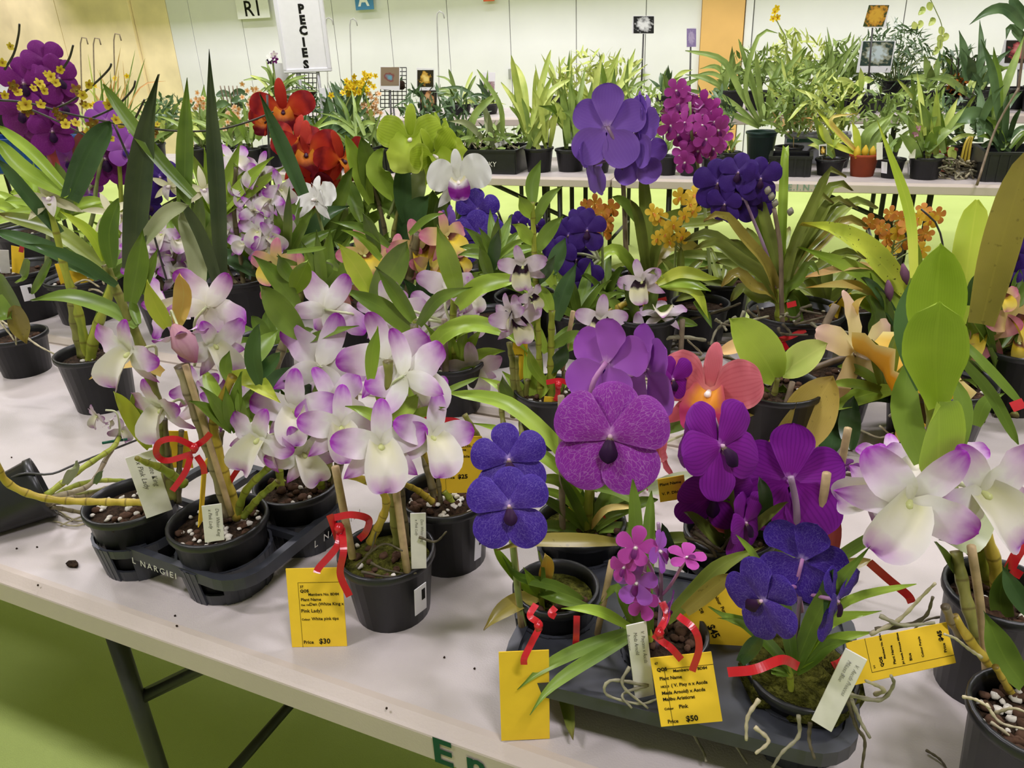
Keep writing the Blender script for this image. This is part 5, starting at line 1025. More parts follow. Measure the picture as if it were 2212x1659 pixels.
# ============================================================ right edge: big white dendrobium with broad leaves
w1 = Plant('potted_dendrobium', 'large white dendrobium with magenta tips and broad rounded leaves up its thick cane', 'orchid', at_foot(2092, 1535, 230, .85)).pot(222, 0.14, chips=60, white=0.35); w1.s += 0.07
w1.cane([(2160, 1300), (2128, 1220), (2085, 1140), (2045, 1050), (2028, 960), (2020, 850)], 27, 'cane_fresh', 6, (0.9, 0.75), d=(-0.03, -0.08)); w1.cane([(2160, 1310), (2150, 1220), (2128, 1150)], 16, 'cane_yellow', 3, d=(-.06, -.07))
for P, w, mt, sh, d in (([(2018, 745), (2022, 640), (2032, 526)], 118, 'leaf_round', 'oval', (-.10, -.12)), ([(2026, 880), (2020, 760), (2030, 652)], 128, 'leaf_round', 'paddle', (-.12, -.15)), ([(2026, 1065), (2028, 960), (2028, 868)], 128, 'leaf_round', 'paddle', (-.13, -.17)), ([(1995, 840), (1960, 700), (1985, 575)], 56, 'leaf_dark', 'leaf', (-.08, -.06)), ([(1990, 1000), (1955, 880), (1965, 760)], 60, 'leaf_mid', 'leaf', (-.08, -.05)), ([(2060, 1000), (2080, 880), (2050, 800)], 40, 'leaf_mid', 'leaf', (-.06, -.02)),
                        ([(2075, 700), (2092, 560), (2110, 432)], 66, 'leaf_lime', 'paddle', (0.0, .05)), ([(1975, 600), (1962, 450), (1894, 258)], 22, 'leaf_lime', 'sword', (0.0, .05)), ([(2120, 700), (2165, 520), (2225, 320)], 76, 'leaf_olive', 'strap', (-.02, -.02)), ([(2095, 660), (2108, 610), (2150, 568)], 24, 'leaf_dark', 'leaf', (0, 0)), ([(2140, 1100), (2090, 1170), (2030, 1165)], 60, 'leaf_grey', 'leaf', (-.05, -.12)), ([(2085, 1260), (2055, 1220), (2020, 1170)], 34, 'leaf_mid', 'leaf', (-.05, -.10)),
                        ([(2180, 1380), (2160, 1290), (2178, 1215)], 44, 'leaf_mid', 'leaf', (-.08, -.10)), ([(2080, 740), (2130, 790), (2212, 880)], 22, 'leaf_mid', 'strap', (0, -.03)), ([(2080, 780), (2140, 850), (2200, 960)], 24, 'leaf_mid', 'strap', (0, -.03)), ([(2130, 1020), (2110, 980), (2095, 965)], 22, 'leaf_mid', 'leaf', (0, 0)), ([(2110, 920), (2130, 870), (2170, 850)], 30, 'leaf_mid', 'leaf', (0.02, 0.02))):
    w1.leaf(P, w, mt, sh, d=d, fold=0.15)
w1.flower('nobile', 1965, 1082, 290, yaw=6, pitch=-18, roll=-34, ds=-0.16, ped=(2050, 1075, -.08), pr=6); w1.flower('nobile', 2120, 1062, 270, yaw=40, pitch=-12, roll=30, ds=-0.15, ped=(2060, 1075, -.08), pr=6); w1.flower('nobile', 1990, 1000, 160, yaw=-20, pitch=20, roll=10, ds=-0.06); w1.flower('nobile', 2060, 990, 150, yaw=30, pitch=30, roll=0, ds=-0.06); w1.flower('nobile', 1905, 1060, 190, yaw=-30, pitch=-10, roll=-50, ds=-0.12); w1.flower('nobile', 1925, 1000, 140, yaw=30, pitch=40, roll=-20, ds=-0.04, skip=(5,))
stick('bamboo_stake', 'long bamboo stake along the thick cane of the big white dendrobium', 'stake', [(2140, 1560, -.17), (2120, 1330, -.13), (2098, 1180, -.12)], 9, 'bamboo', w1.s, 'bamboo stakes')
w2 = Plant('potted_dendrobium', 'cane dendrobium in a large black pot of bark and roots, front right table corner', 'orchid', at_foot(2150, 1822, 260, .85)).pot(262, 0.13, chips=70, white=0.4); w2.s += 0.04
w2.cane([(2200, 1560), (2160, 1470), (2100, 1340), (2065, 1190)], 15, 'cane_green', 6, (1.1, .8), d=(0, .12)); w2.cane([(2190, 1520), (2150, 1450), (2100, 1390), (2060, 1330)], 12, 'cane_yellow', 4, d=(.02, .06)); w2.cane([(2212, 1530), (2180, 1490), (2150, 1440)], 9, 'cane_yellow', 4); w2.cane([(2075, 1370), (2055, 1340), (2042, 1310)], 12, 'cane_grey', 2, d=(.06, .06))
for P in ([(2130, 1520), (2160, 1560), (2212, 1575)], [(2140, 1560), (2180, 1590), (2212, 1640)], [(2080, 1505), (2110, 1512), (2140, 1530)], [(2150, 1540), (2190, 1530), (2230, 1545)], [(2120, 1420), (2090, 1400), (2065, 1380), (2040, 1370)]): w2.root(P, 4, 'root_pale', d=(-.04, -.06))
w2.leaf([(2212, 1480), (2170, 1420), (2125, 1320)], 60, 'leaf_mid', 'leaf', d=(0, .02)); w2.leaf([(2230, 1330), (2190, 1270), (2165, 1220)], 40, 'leaf_dark', 'leaf', d=(.06, .08))
ribbon('red ribbon scraps on the right edge pots', V(2180, 1220, w1.s - .1), [[(2212, 1175, 0), (2195, 1200, 0), (2180, 1230, 0)], [(2200, 1230, 0), (2190, 1245, 0)], [(2185, 880, .05), (2212, 870, .05)]], 22, w1.s - .1)
# mauve bud plant and cream cattleya behind
c1 = Plant('potted_cattleya', 'coral pink cattleya with round leaves and a golden olive leaf', 'orchid', T(1665, 965)).pot(190, 0.13, chips=30, white=0.1)
c1.flower('coral', 1532, 846, 215, yaw=-6, pitch=0, roll=0, ds=-0.06, jit=4, ped=(1610, 900)); c1.flower('coral', 1425, 960, 180, yaw=-70, pitch=-10, roll=20, ds=-0.12, ped=(1520, 920)); c1.flower('coral', 1390, 1000, 110, yaw=-20, pitch=-40, roll=0, ds=-.12, skip=(0, 1, 2, 3, 4))
for P, w, mt, sh, d in (([(1675, 818), (1640, 760), (1575, 688)], 98, 'leaf_round', 'oval', (0, -.03)), ([(1690, 806), (1735, 775), (1788, 742)], 72, 'leaf_farlight', 'oval', (0, -.04)), ([(1730, 965), (1748, 900), (1800, 812)], 108, 'leaf_oldgold', 'oval', (-.06, -.06)), ([(1650, 985), (1690, 930), (1722, 868)], 24, 'leaf_olive', 'leaf', (-.08, -.08)), ([(1838, 972), (1836, 910), (1845, 855)], 46, 'leaf_dark', 'oval', (0, 0)), ([(1790, 880), (1880, 850), (1960, 838)], 40, 'leaf_bright', 'leaf', (.02, 0)),
                        ([(1640, 930), (1650, 880), (1630, 840)], 50, 'leaf_grey', 'oval', (.02, .02)), ([(1830, 880), (1890, 858), (1960, 870)], 22, 'leaf_dark', 'strap', (.03, .03)), ([(1440, 930), (1500, 900), (1560, 870)], 34, 'leaf_mid', 'leaf', (.04, 0)), ([(1440, 900), (1425, 870), (1440, 850)], 36, 'leaf_bright', 'oval', (.03, .03)), ([(1520, 940), (1590, 900), (1660, 885)], 30, 'leaf_olive', 'leaf', (-.02, -.05)), ([(1600, 900), (1660, 870), (1690, 850)], 26, 'leaf_gold', 'leaf', (0, 0)), ([(1790, 990), (1800, 920), (1780, 850)], 60, 'leaf_dark', 'oval', (.03, .03)), ([(1560, 760), (1600, 745), (1640, 735)], 34, 'leaf_tan', 'leaf', (.1, .1)), ([(1700, 960), (1690, 900), (1710, 850)], 40, 'leaf_mid', 'strap', (-.02, -.02))):
    c1.leaf(P, w, mt, sh, d=d, fold=0.22)
c1.cane([(1665, 940), (1668, 880), (1680, 815)], 8, 'cane_green', 4); c1.cane([(1690, 940), (1700, 880), (1712, 825)], 6, 'cane_old', 4)
for P in ([(1560, 800), (1620, 790), (1660, 850)], [(1500, 780), (1560, 770), (1640, 800)], [(1590, 830), (1640, 840), (1700, 870)], [(1570, 840), (1600, 780), (1660, 760)]): c1.root(P, 4, 'root_dark', d=(.02, .05))
c2 = Plant('potted_cattleya', 'cream and yellow cattleya with frilled lip on a long brown stem', 'orchid', T(1800, 900)).pot(150, 0.10, chips=10)
c2.stem([(1712, 900), (1725, 815), (1780, 788), (1848, 764)], 8, 'stem_brown', d=(0, -.05)); c2.flower('cream', 1850, 762, 270, yaw=62, pitch=12, roll=-8, ds=-.05, jit=4); c2.leaf([(1840, 700), (1850, 660), (1870, 640)], 20, 'leaf_gold', 'leaf')
stick('bamboo_stake', 'bamboo stake leaning by the cream cattleya with a green tie', 'stake', [(1765, 735, 0), (1806, 658, 0)], 8, 'bamboo_grey', c2.s + .1, 'bamboo stakes'); stick('bamboo_stake', 'bamboo stake beside the golden olive leaf', 'stake', [(1690, 900, 0), (1712, 825, 0)], 6, 'bamboo_grey', c1.s - .03, 'bamboo stakes')
c3 = Plant('potted_orchid', 'dark round pot with dry roots behind the mauve bud', 'orchid', at_foot(1925, 965, 200, .8)).pot(215, 0.12, fill='bark', chips=50, white=0.2)
c3.leaf([(1905, 820), (1960, 845), (2050, 870)], 24, 'leaf_dark', 'strap'); c3.flower('v_orchid', 1826, 1008, 70, yaw=10, pitch=-70, ds=-.12)
for P in ([(1860, 930), (1900, 945), (1930, 935)], [(1900, 920), (1940, 950), (1990, 960)], [(1920, 900), (1950, 870), (1965, 850)]): c3.root(P, 2.5, 'root', d=(-.1, -.1))
# ============================================================ second rows: left half
# star orchid in the small pot at the left
m1 = Plant('potted_star_orchid', 'pale green star shaped orchid in a small tall black pot at the table edge', 'orchid', at_foot(236, 888, 120)).pot(150, 0.13, chips=16)
m1.cane([(188, 790), (182, 740), (165, 660), (142, 590), (122, 505), (104, 440)], 11, 'cane_fresh', 6, (1.1, .5)); m1.cane([(192, 790), (205, 720), (228, 660), (245, 600)], 13, 'leaf_mid' if False else 'cane_fresh', 4, (1.0, .6)); m1.cane([(180, 770), (160, 690), (155, 620)], 12, 'cane_green', 4)
for x, y, sz, yw, pi in ((104, 430, 112, 0, 18), (238, 462, 96, 10, 30), (368, 402, 78, -35, 10), (440, 412, 92, 5, 20), (262, 470, 60, 40, 40)): m1.flower('star', x, y, sz * 1.15, yw, pi, 0, ds=0.02 if x < 200 else .12, ped=(120, 500) if x < 200 else None, pmat='cane_fresh')
for P, w, mt, sh in (([(230, 582), (120, 500), (0, 465)], 36, 'leaf_fan', 'strap'), ([(215, 600), (110, 540), (-10, 500)], 34, 'leaf_dark', 'strap'), ([(150, 430), (192, 330), (238, 262)], 52, 'leaf_dark', 'strap'), ([(128, 505), (60, 425), (-5, 345)], 30, 'leaf_dark', 'strap'), ([(140, 405), (70, 330), (-5, 272)], 26, 'leaf_bright', 'strap'), ([(150, 420), (60, 370), (-10, 300)], 34, 'leaf_bright', 'strap'), ([(418, 425), (350, 352), (270, 250), (222, 182)], 30, 'leaf_mid', 'strap'),
                     ([(288, 580), (300, 420), (318, 280), (345, 160)], 56, 'leaf_deep', 'sword'), ([(398, 460), (400, 320), (405, 168)], 36, 'leaf_mid', 'sword'), ([(478, 600), (470, 420), (458, 250), (452, 106)], 36, 'leaf_deep', 'sword'), ([(655, 420), (612, 322), (560, 202)], 34, 'leaf_dark', 'sword'), ([(310, 522), (362, 462), (410, 444)], 34, 'leaf_grey', 'strap'), ([(432, 625), (425, 545), (393, 455)], 44, 'leaf_grey', 'strap'), ([(190, 790), (196, 750), (220, 680), (245, 600)], 22, 'leaf_mid', 'strap'),
                     ([(480, 640), (440, 520), (390, 430)], 26, 'leaf_deep', 'strap'), ([(30, 660), (40, 700), (55, 740)], 40, 'leaf_olive', 'leaf'), ([(-5, 590), (20, 640), (45, 690)], 30, 'leaf_mid', 'strap'), ([(-10, 640), (10, 680), (26, 690)], 36, 'leaf_mid', 'strap'), ([(60, 560), (50, 600), (35, 612)], 18, 'leaf_mid', 'strap'), ([(110, 560), (90, 600), (70, 635)], 18, 'leaf_mid', 'strap')):
    m1.leaf(P, w, mt, sh, d=(0.02, random.uniform(-.05, .1)), fold=0.4)
for P in ([(0, 690), (30, 715), (35, 745)], [(40, 715), (80, 745), (118, 765)], [(-5, 690), (20, 720), (30, 735)]): m1.root(P, 2.5, 'root_pale', d=(.1, .05))
# far left big pot
m2 = Plant('potted_vanda', 'wine purple vanda cluster rising from a big black pot with barcode sticker', 'orchid', at_foot(72, 694, 150)).pot(165, 0.15, chips=30); m2.sticker(60, 632, 22, 30, None)
m2.stem([(100, 590), (105, 480), (98, 380), (92, 300), (88, 240)], 5, 'stem_green')
for x, y, sz, yw, pi, rl in ((52, 178, 112, -30, 0, 0), (98, 132, 92, 10, 10, 20), (126, 168, 100, 30, 0, 10), (46, 238, 112, -25, -10, 0), (100, 205, 116, 0, 0, 0), (134, 222, 92, 40, 0, 0), (82, 262, 108, -10, -15, 10), (112, 282, 100, 15, -10, 0), (42, 260, 80, -60, 0, 0)):
    m2.flower('v_wine', x, y, sz, yw, pi, rl, ds=random.uniform(-.05, .05), ped=(94, 260), pmat='stem_pink')
for x, y, sz, k, yw in ((226, 342, 118, 'v_wine', 5), (146, 345, 82, 'v_orchid', -30), (168, 405, 84, 'v_orchid', 10), (268, 318, 84, 'v_orchid', 20), (230, 262, 90, 'v_orchid', 10), (192, 415, 70, 'v_orchid', 30)): m2.flower(k, x, y, sz, yw, 0, 0, ds=.06, ped=(200, 400, .06))
m2.stem([(170, 560), (200, 470), (208, 400), (220, 340)], 5, 'stem_green', d=(.05, .05)); m2.stem([(265, 560), (262, 440), (255, 330), (240, 290)], 5, 'cane_fresh', d=(.05, .08)); m2.leaf([(130, 380), (110, 330), (118, 300)], 20, 'leaf_maroon', 'strap'); m2.leaf([(170, 350), (180, 300), (205, 290)], 32, 'leaf_maroon', 'leaf'); m2.leaf([(150, 460), (140, 400), (120, 350)], 24, 'leaf_mid', 'strap')
m2.fan((130, 470), 9, 150, 22, 20, 170, 'leaf_bright', 'strap', .5, .3, .12)
card('price_tag', 'yellow tag in the far left pot with pale label', 'price tag', V(24, 530, m2.s), V(52, 530, m2.s), V(26, 588, m2.s), group='yellow price tags', frame=False)
card('price_tag', 'yellow tag hanging on the big black pot with barcode sticker', 'price tag', V(118, 570, m2.s - .08), V(192, 566, m2.s - .08), V(150, 615, m2.s - .08), group='yellow price tags', frame=False)
plant_label('pale blank label in the far left pot', (8, 540), (12, 590), 18, m2.s - .02)
ribbon('red ribbon scraps among the far left pots', V(20, 610, m2.s - .05), [[(50, 520, 0), (45, 545, 0)], [(0, 605, 0), (10, 620, 0), (0, 640, 0)], [(180, 600, 0), (200, 598, 0)]], 9, m2.s - .05)
m2b = Plant('potted_orchid', 'twiggy rooted orchid in a black pot behind the star orchid', 'orchid', at_foot(200, 700, 130)).pot(140, 0.13, chips=40, white=.5)
for P in ([(150, 620), (185, 605), (215, 620)], [(160, 640), (200, 625), (235, 640)], [(170, 610), (180, 640), (220, 650)], [(190, 600), (215, 590), (225, 615)]): m2b.root(P, 3, 'root_pale', d=(-.06, -.08))
m2b.fan((230, 610), 8, 150, 24, 40, 150, 'leaf_mid', 'strap', .3, .3)
# oncidium: long arching sprays of little yellow flowers
m3 = Plant('potted_oncidium', 'oncidium with long dark arching sprays of tiny yellow brown flowers', 'orchid', T(60, 800)).pot(120, .1, chips=8)
sp = [[(-10, 216), (60, 222), (150, 246), (260, 268), (380, 283), (470, 280), (540, 262), (590, 242)], [(120, 235), (160, 215), (205, 180), (235, 150), (240, 138)], [(200, 255), (250, 230), (285, 195), (292, 175)], [(10, 150), (30, 115), (40, 75), (42, 52)], [(40, 225), (110, 255), (170, 285), (208, 305)], [(135, 150), (150, 125), (158, 98)], [(280, 275), (295, 250), (312, 215)]]
for P in sp: m3.stem(P, 2.6, 'stem_black', name='flower_spray', d=(-.05, -.1), k=5)
for q in sp:
    c_ = cr(np.array([(a, b2, 0) for a, b2 in q], float), 14)
tm = tiny_mesh('onc_lip', lip=True)
def tiny(pl, mesh, x, y, sz, ds=0.0, yaw=None):
    p = pl.at(x, y, ds); L = M(sz, p); z = face_dir(p, random.uniform(-40, 40) if yaw is None else yaw, random.uniform(-20, 30)); xx = nz(np.cross(UP, z)); yy = np.cross(z, xx); r = random.uniform(-.5, .5)
    xx, yy = xx * math.cos(r) + yy * math.sin(r), -xx * math.sin(r) + yy * math.cos(r); q = p - pl.base
    o = link('flower', mesh, pl.e); o.matrix_local = Matrix(((xx[0], yy[0], z[0], q[0]), (xx[1], yy[1], z[1], q[1]), (xx[2], yy[2], z[2], q[2]), (0, 0, 0, 1))) @ Matrix.Diagonal((L, L, L, 1)); return o
tm2 = tiny_mesh('onc_sepal')
for x, y, sz in ((22, 100, 18), (5, 135, 20), (28, 185, 26), (38, 198, 22), (10, 205, 20), (55, 225, 30), (60, 240, 26), (85, 180, 26), (95, 195, 22), (110, 165, 26), (120, 178, 22), (130, 150, 20), (88, 225, 22), (120, 240, 20), (135, 255, 26), (142, 268, 24), (125, 250, 20), (163, 265, 22), (165, 195, 30), (178, 205, 22), (192, 182, 22), (200, 268, 30), (208, 280, 26), (190, 285, 20), (235, 225, 26), (250, 258, 24), (262, 268, 22), (180, 225, 20), (335, 280, 22), (332, 292, 18), (240, 298, 18), (340, 268, 14), (185, 228, 16), (45, 232, 18), (100, 160, 16), (72, 190, 18)):
    tiny(m3, tm if (x + y) % 3 else tm2, x, y, sz * 0.98, random.uniform(-.11, -.06))
stick('wire_stake', 'thin dark wire stake leaning across the sword leaves', 'stake', [(360, 605, .1), (300, 400, .05), (246, 268, 0)], 2.2, 'wire', m3.s - .05); stick('wire_stake', 'straight wire stake through the white pink dendrobium cluster', 'stake', [(590, 540, 0), (583, 380, 0), (577, 205, 0)], 2.2, 'wire', m1.s + .5)
# white-pink nobile cluster
m4 = Plant('potted_dendrobium', 'upright dendrobium packed with small white and violet flowers behind the sword leaves', 'orchid', at_foot(545, 720, 150)).pot(160, 0.15, chips=20)
m4b = Plant('potted_dendrobium', 'dendrobium cluster with small white violet flowers beside the grey folded leaf', 'orchid', at_foot(400, 730, 150)).pot(150, 0.14, chips=16)
rs = random.Random(5)
for x, y in ((505, 350), (528, 388), (566, 372), (500, 432), (545, 425), (585, 432), (592, 475), (520, 478), (558, 500), (492, 492), (528, 528), (572, 540), (604, 408), (610, 460), (548, 455), (512, 402), (580, 512), (600, 500)): m4.flower('nobile', x, y, rs.uniform(72, 90), rs.uniform(-50, 50), rs.uniform(-20, 30), rs.uniform(-30, 30), ds=rs.uniform(-.06, .06), jit=10)
for x, y in ((288, 500), (302, 540), (332, 520), (362, 545), (330, 582), (382, 520), (396, 562), (412, 530), (350, 505), (372, 590), (340, 555), (300, 575), (280, 530)): m4b.flower('nobile', x, y, rs.uniform(70, 88), rs.uniform(-50, 50), rs.uniform(-20, 30), rs.uniform(-30, 30), ds=rs.uniform(-.06, .06), jit=10)
for P in ([(545, 660), (550, 560), (560, 460), (556, 370)], [(530, 660), (520, 560), (505, 450), (510, 360)], [(560, 660), (585, 560), (600, 470)], [(555, 660), (500, 600), (480, 540)]): m4.cane(P, 6, 'cane_old', 7)
for P in ([(400, 670), (350, 600), (330, 520)], [(405, 670), (380, 580), (390, 520)], [(395, 670), (310, 610), (295, 520)]): m4b.cane(P, 6, 'cane_old', 6)
m4.leaf([(420, 620), (480, 555), (560, 600)], 34, 'leaf_dark', 'strap'); m4.leaf([(440, 550), (500, 560), (570, 610)], 40, 'leaf_dark', 'strap'); m4.leaf([(430, 640), (460, 610), (560, 620)], 20, 'leaf_mid', 'strap')
m4b.fan((430, 560), 8, 170, 26, 45, 150, 'leaf_mid', 'strap', .2, .3)
m4.fan((470, 470), 10, 190, 26, 40, 130, 'leaf_bright', 'leaf', .2, .3, .2); m4.fan((620, 560), 9, 150, 24, 30, 150, 'leaf_mid', 'leaf', .3, .3, .2)
m4b.flower('v_navy', 345, 382, 92, 10, 0, 0, ds=.25); m4b.flower('v_navy', 320, 440, 70, 20, -10, 0, ds=.25)
# red
m5 = Plant('potted_red_orchid', 'red orange orchid hybrid with dark maroon blotched petals', 'orchid', at_foot(690, 640, 150)).pot(150, 0.15, chips=16)
m5.stem([(690, 580), (690, 480), (680, 400), (690, 330)], 4, 'stem_green'); m5.stem([(680, 580), (640, 420), (615, 300), (612, 250)], 4, 'stem_brown', d=(0, .1))
for x, y, sz, yw, pi, rl, ds in ((662, 332, 138, -5, 0, 0, 0), (738, 345, 122, 35, -8, 10, 0), (680, 395, 128, 10, -35, 180, -.02), (612, 240, 128, 0, 0, 0, .1), (578, 262, 80, -40, 0, 0, .12), (640, 300, 100, -20, 20, -10, .02)): m5.flower('red', x, y, sz, yw, pi, rl, ds=ds)
m5.fan((690, 560), 12, 210, 30, 40, 140, 'leaf_mid', 'strap', .2, .3, .15); m5.leaf([(740, 560), (735, 480), (748, 420)], 40, 'leaf_grey', 'oval'); m5.leaf([(660, 528), (698, 470), (755, 446)], 36, 'leaf_dark', 'leaf', d=(-.1, -.1))
# lime cattleya
m6 = Plant('potted_cattleya', 'lime green cattleya with ruffled petals and broad leathery leaves', 'orchid', at_foot(880, 624, 150)).pot(150, 0.15, chips=10)
m6.flower('lime', 888, 300, 138, -14, 8, 0, ds=-.02); m6.flower('lime', 935, 335, 118, 35, -10, 20, ds=-.06); m6.flower('lime', 950, 300, 100, 60, 0, 0, ds=.02); m6.bud(925, 385, 60, 80, 'leaf_lime', 0)
for P, w, mt in (([(800, 440), (775, 370), (745, 292)], 40, 'leaf_bright'), ([(815, 450), (800, 370), (780, 295)], 50, 'leaf_mid'), ([(850, 430), (815, 370), (830, 320)], 50, 'leaf_bright'), ([(875, 480), (868, 400), (878, 330)], 40, 'leaf_dark'), ([(880, 480), (900, 400), (920, 350)], 44, 'leaf_grey'), ([(860, 470), (820, 400), (790, 350)], 50, 'leaf_mid'), ([(870, 530), (895, 470), (928, 424)], 62, 'leaf_dark'), ([(900, 520), (930, 470), (935, 410)], 50, 'leaf_mid'), ([(780, 480), (760, 420), (740, 380)], 34, 'leaf_mid')): m6.leaf(P, w, mt, 'oval', fold=.3)
m6.cane([(880, 580), (860, 500), (830, 430), (805, 400)], 6, 'cane_old', 4); m6.cane([(885, 580), (875, 480), (880, 420)], 6, 'cane_green', 4); m6.stem([(880, 470), (895, 380), (895, 310)], 4, 'stem_green')
# white cattleya
m7 = Plant('potted_cattleya', 'white cattleya with frilled petals and a purple lip', 'orchid', at_foot(985, 668, 140)).pot(140, 0.15, chips=10)
m7.flower('white', 990, 392, 128, 0, 0, 4, ds=-.12); m7.stem([(975, 520), (985, 470), (990, 400)], 4, 'stem_green'); m7.stem([(985, 480), (1000, 440), (1020, 425)], 3.5, 'stem_green'); m7.leaf([(975, 540), (960, 480), (955, 420)], 46, 'leaf_mid', 'oval'); m7.leaf([(985, 540), (1005, 490), (1000, 440)], 30, 'leaf_dark', 'strap')
m7b = Plant('potted_cattleya', 'pure white cattleya bloom seen from the side below the red flowers', 'orchid', at_foot(640, 690, 130)).pot(140, .14, chips=10)
m7b.flower('white', 682, 432, 105, -35, 20, 0, ds=0, skip=(5,)); m7b.flower('white', 690, 436, 80, 100, 10, 0, ds=.02, skip=(5,)); m7b.stem([(660, 620), (680, 540), (684, 450)], 4, 'stem_green'); m7b.fan((650, 600), 7, 150, 34, 30, 150, 'leaf_dark', 'leaf', .3, .3)
# blue vandas centre
m8 = Plant('potted_vanda', 'violet blue vanda with two round checkered flowers facing out, mid table', 'orchid', at_foot(1050, 700, 130)).pot(130, .12, chips=10)
m8.flower('v_blue', 1032, 455, 100, 0, 4, 0, ds=0); m8.flower('v_blue', 1032, 512, 118, -2, -4, 0, ds=-.05); m8.flower('v_violet', 968, 478, 70, -70, 0, 10, ds=.02, ped=(1000, 480)); m8.stem([(1090, 600), (1085, 500), (1075, 455)], 3, 'stem_black'); m8.stem([(1050, 660), (1040, 580), (1032, 480)], 4, 'stem_green'); m8.fan((1050, 640), 8, 130, 22, 20, 160, 'leaf_mid', 'strap', .4)
m9 = Plant('potted_vanda', 'dark indigo vanda with a drooping cluster of rounded flowers', 'orchid', at_foot(1270, 730, 130)).pot(130, .12, chips=10)
for x, y, sz, yw, pi in ((1268, 497, 92, 12, 4), (1228, 508, 86, -10, 0), (1208, 552, 86, -20, -5), (1245, 560, 80, 10, -10), (1262, 602, 92, 5, -10), (1238, 590, 70, -20, -10), (1258, 470, 60, 10, 20)): m9.flower('v_navy', x, y, sz, yw, pi, 0, ds=random.uniform(-.04, .04), ped=(1295, 560))
m9.stem([(1300, 690), (1302, 580), (1300, 500)], 3.5, 'stem_green'); m9.fan((1310, 650), 8, 120, 22, 20, 170, 'leaf_mid', 'strap', .5)
m9.flower('v_navy', 1120, 480, 50, 20, 0, 0, ds=.3); m9.flower('v_navy', 1160, 485, 40, 0, 0, 0, ds=.3)
card('price_tag', 'yellow tag beneath the indigo vanda cluster', 'price tag', V(1225, 645, m9.s), V(1268, 635, m9.s), V(1232, 668, m9.s), 'tag_yellow', group='yellow price tags', frame=False)
plant_label('blank white label below the indigo vanda', (1222, 672), (1214, 725), 16, m9.s - .1)
# yellow-pink dendrobiums
m10 = Plant('potted_dendrobium', 'yellow dendrobium flushed pink with dark throats, among glossy pointed leaves', 'orchid', at_foot(760, 770, 150)).pot(150, .13, chips=16)
for x, y, sz, yw, pi, rl in ((600, 575, 120, -30, 10, 0), (785, 552, 118, 20, 0, 0), (905, 540, 135, 10, 0, 10), (960, 515, 120, 40, 10, 0), (720, 625, 130, 0, -10, 0), (745, 690, 110, 5, -10, 0), (655, 590, 90, 20, 0, 0), (860, 560, 110, -10, 10, 0), (930, 570, 110, 30, -20, 0), (610, 640, 90, -20, 0, 0), (985, 560, 80, 40, 0, 0)): m10.flower('blush', x, y, sz, yw, pi, rl, ds=random.uniform(-.02, .06))
m10.cane([(800, 720), (810, 620), (880, 560), (900, 500)], 10, 'cane_old', 8, d=(0, .02)); m10.cane([(640, 740), (650, 640), (690, 600)], 9, 'cane_green', 5); m10.cane([(880, 700), (885, 600), (903, 505)], 11, 'cane_old', 6)
for P, w, mt, sh in (([(802, 634), (766, 575), (729, 526)], 50, 'leaf_lime', 'leaf'), ([(808, 650), (850, 580), (880, 520)], 62, 'leaf_mid', 'oval'), ([(816, 545), (800, 495), (783, 458)], 28, 'leaf_mid', 'leaf'), ([(840, 532), (790, 495), (714, 478)], 20, 'leaf_mid', 'leaf')): m10.leaf(P, w, mt, sh, d=(-.12, -.16))
# pale lilac mid
m11 = Plant('potted_dendrobium', 'pale lilac dendrobium on green canes with a bamboo stake, behind the pink tipped pot', 'orchid', at_foot(985, 900, 130)).pot(140, .11, chips=24)
for x, y, sz, yw, pi, rl in ((850, 680, 150, 160, 10, 0), (965, 625, 150, 150, 10, 0), (935, 685, 150, 140, 0, 20), (1020, 795, 130, 10, -30, 0), (830, 660, 110, 20, 0, 0), (1000, 690, 110, 60, 0, 0), (910, 730, 110, 120, 0, 0), (1015, 640, 90, 30, 0, 0)): m11.flower('nobile_pale', x, y, sz, yw, pi, rl, ds=random.uniform(-.04, .05), ped=(975, 700))
m11.cane([(985, 840), (978, 740), (980, 650), (985, 600)], 9, 'cane_fresh', 6); m11.cane([(890, 830), (895, 740), (898, 690)], 9, 'cane_fresh', 5); m11.leaf([(985, 730), (1010, 710), (1080, 700)], 24, 'leaf_bright', 'leaf'); m11.leaf([(980, 850), (1000, 810), (1030, 790)], 26, 'leaf_mid', 'leaf')
for P, w, mt, sh in (([(892, 692), (850, 630), (810, 576)], 36, 'leaf_mid', 'leaf'), ([(892, 722), (830, 668), (736, 622)], 42, 'leaf_mid', 'leaf'), ([(905, 702), (948, 645), (1022, 620)], 28, 'leaf_mid', 'leaf'), ([(990, 662), (1040, 618), (1150, 600)], 44, 'leaf_bright', 'leaf'), ([(990, 640), (968, 560), (944, 484)], 46, 'leaf_bright', 'leaf'), ([(1060, 602), (1045, 560), (1034, 530)], 26, 'leaf_mid', 'leaf'), ([(1062, 582), (1070, 530), (1078, 494)], 28, 'leaf_dark', 'leaf'),
                     ([(915, 775), (960, 722), (1020, 700), (1095, 722), (1140, 765)], 42, 'leaf_bright', 'leaf'), ([(840, 532), (790, 495), (714, 478)], 20, 'leaf_mid', 'leaf'), ([(816, 545), (800, 495), (783, 458)], 28, 'leaf_mid', 'leaf'), ([(822, 560), (785, 518), (737, 497)], 24, 'leaf_bright', 'leaf'), ([(885, 506), (920, 475), (962, 460)], 18, 'leaf_mid', 'leaf'), ([(700, 690), (725, 650), (745, 600)], 18, 'leaf_mid', 'leaf'), ([(620, 545), (670, 540), (706, 535)], 12, 'leaf_mid', 'strap'), ([(730, 580), (715, 570), (704, 567)], 20, 'leaf_mid', 'leaf')):
    m11.leaf(P, w, mt, sh, d=(-.07, -.12))
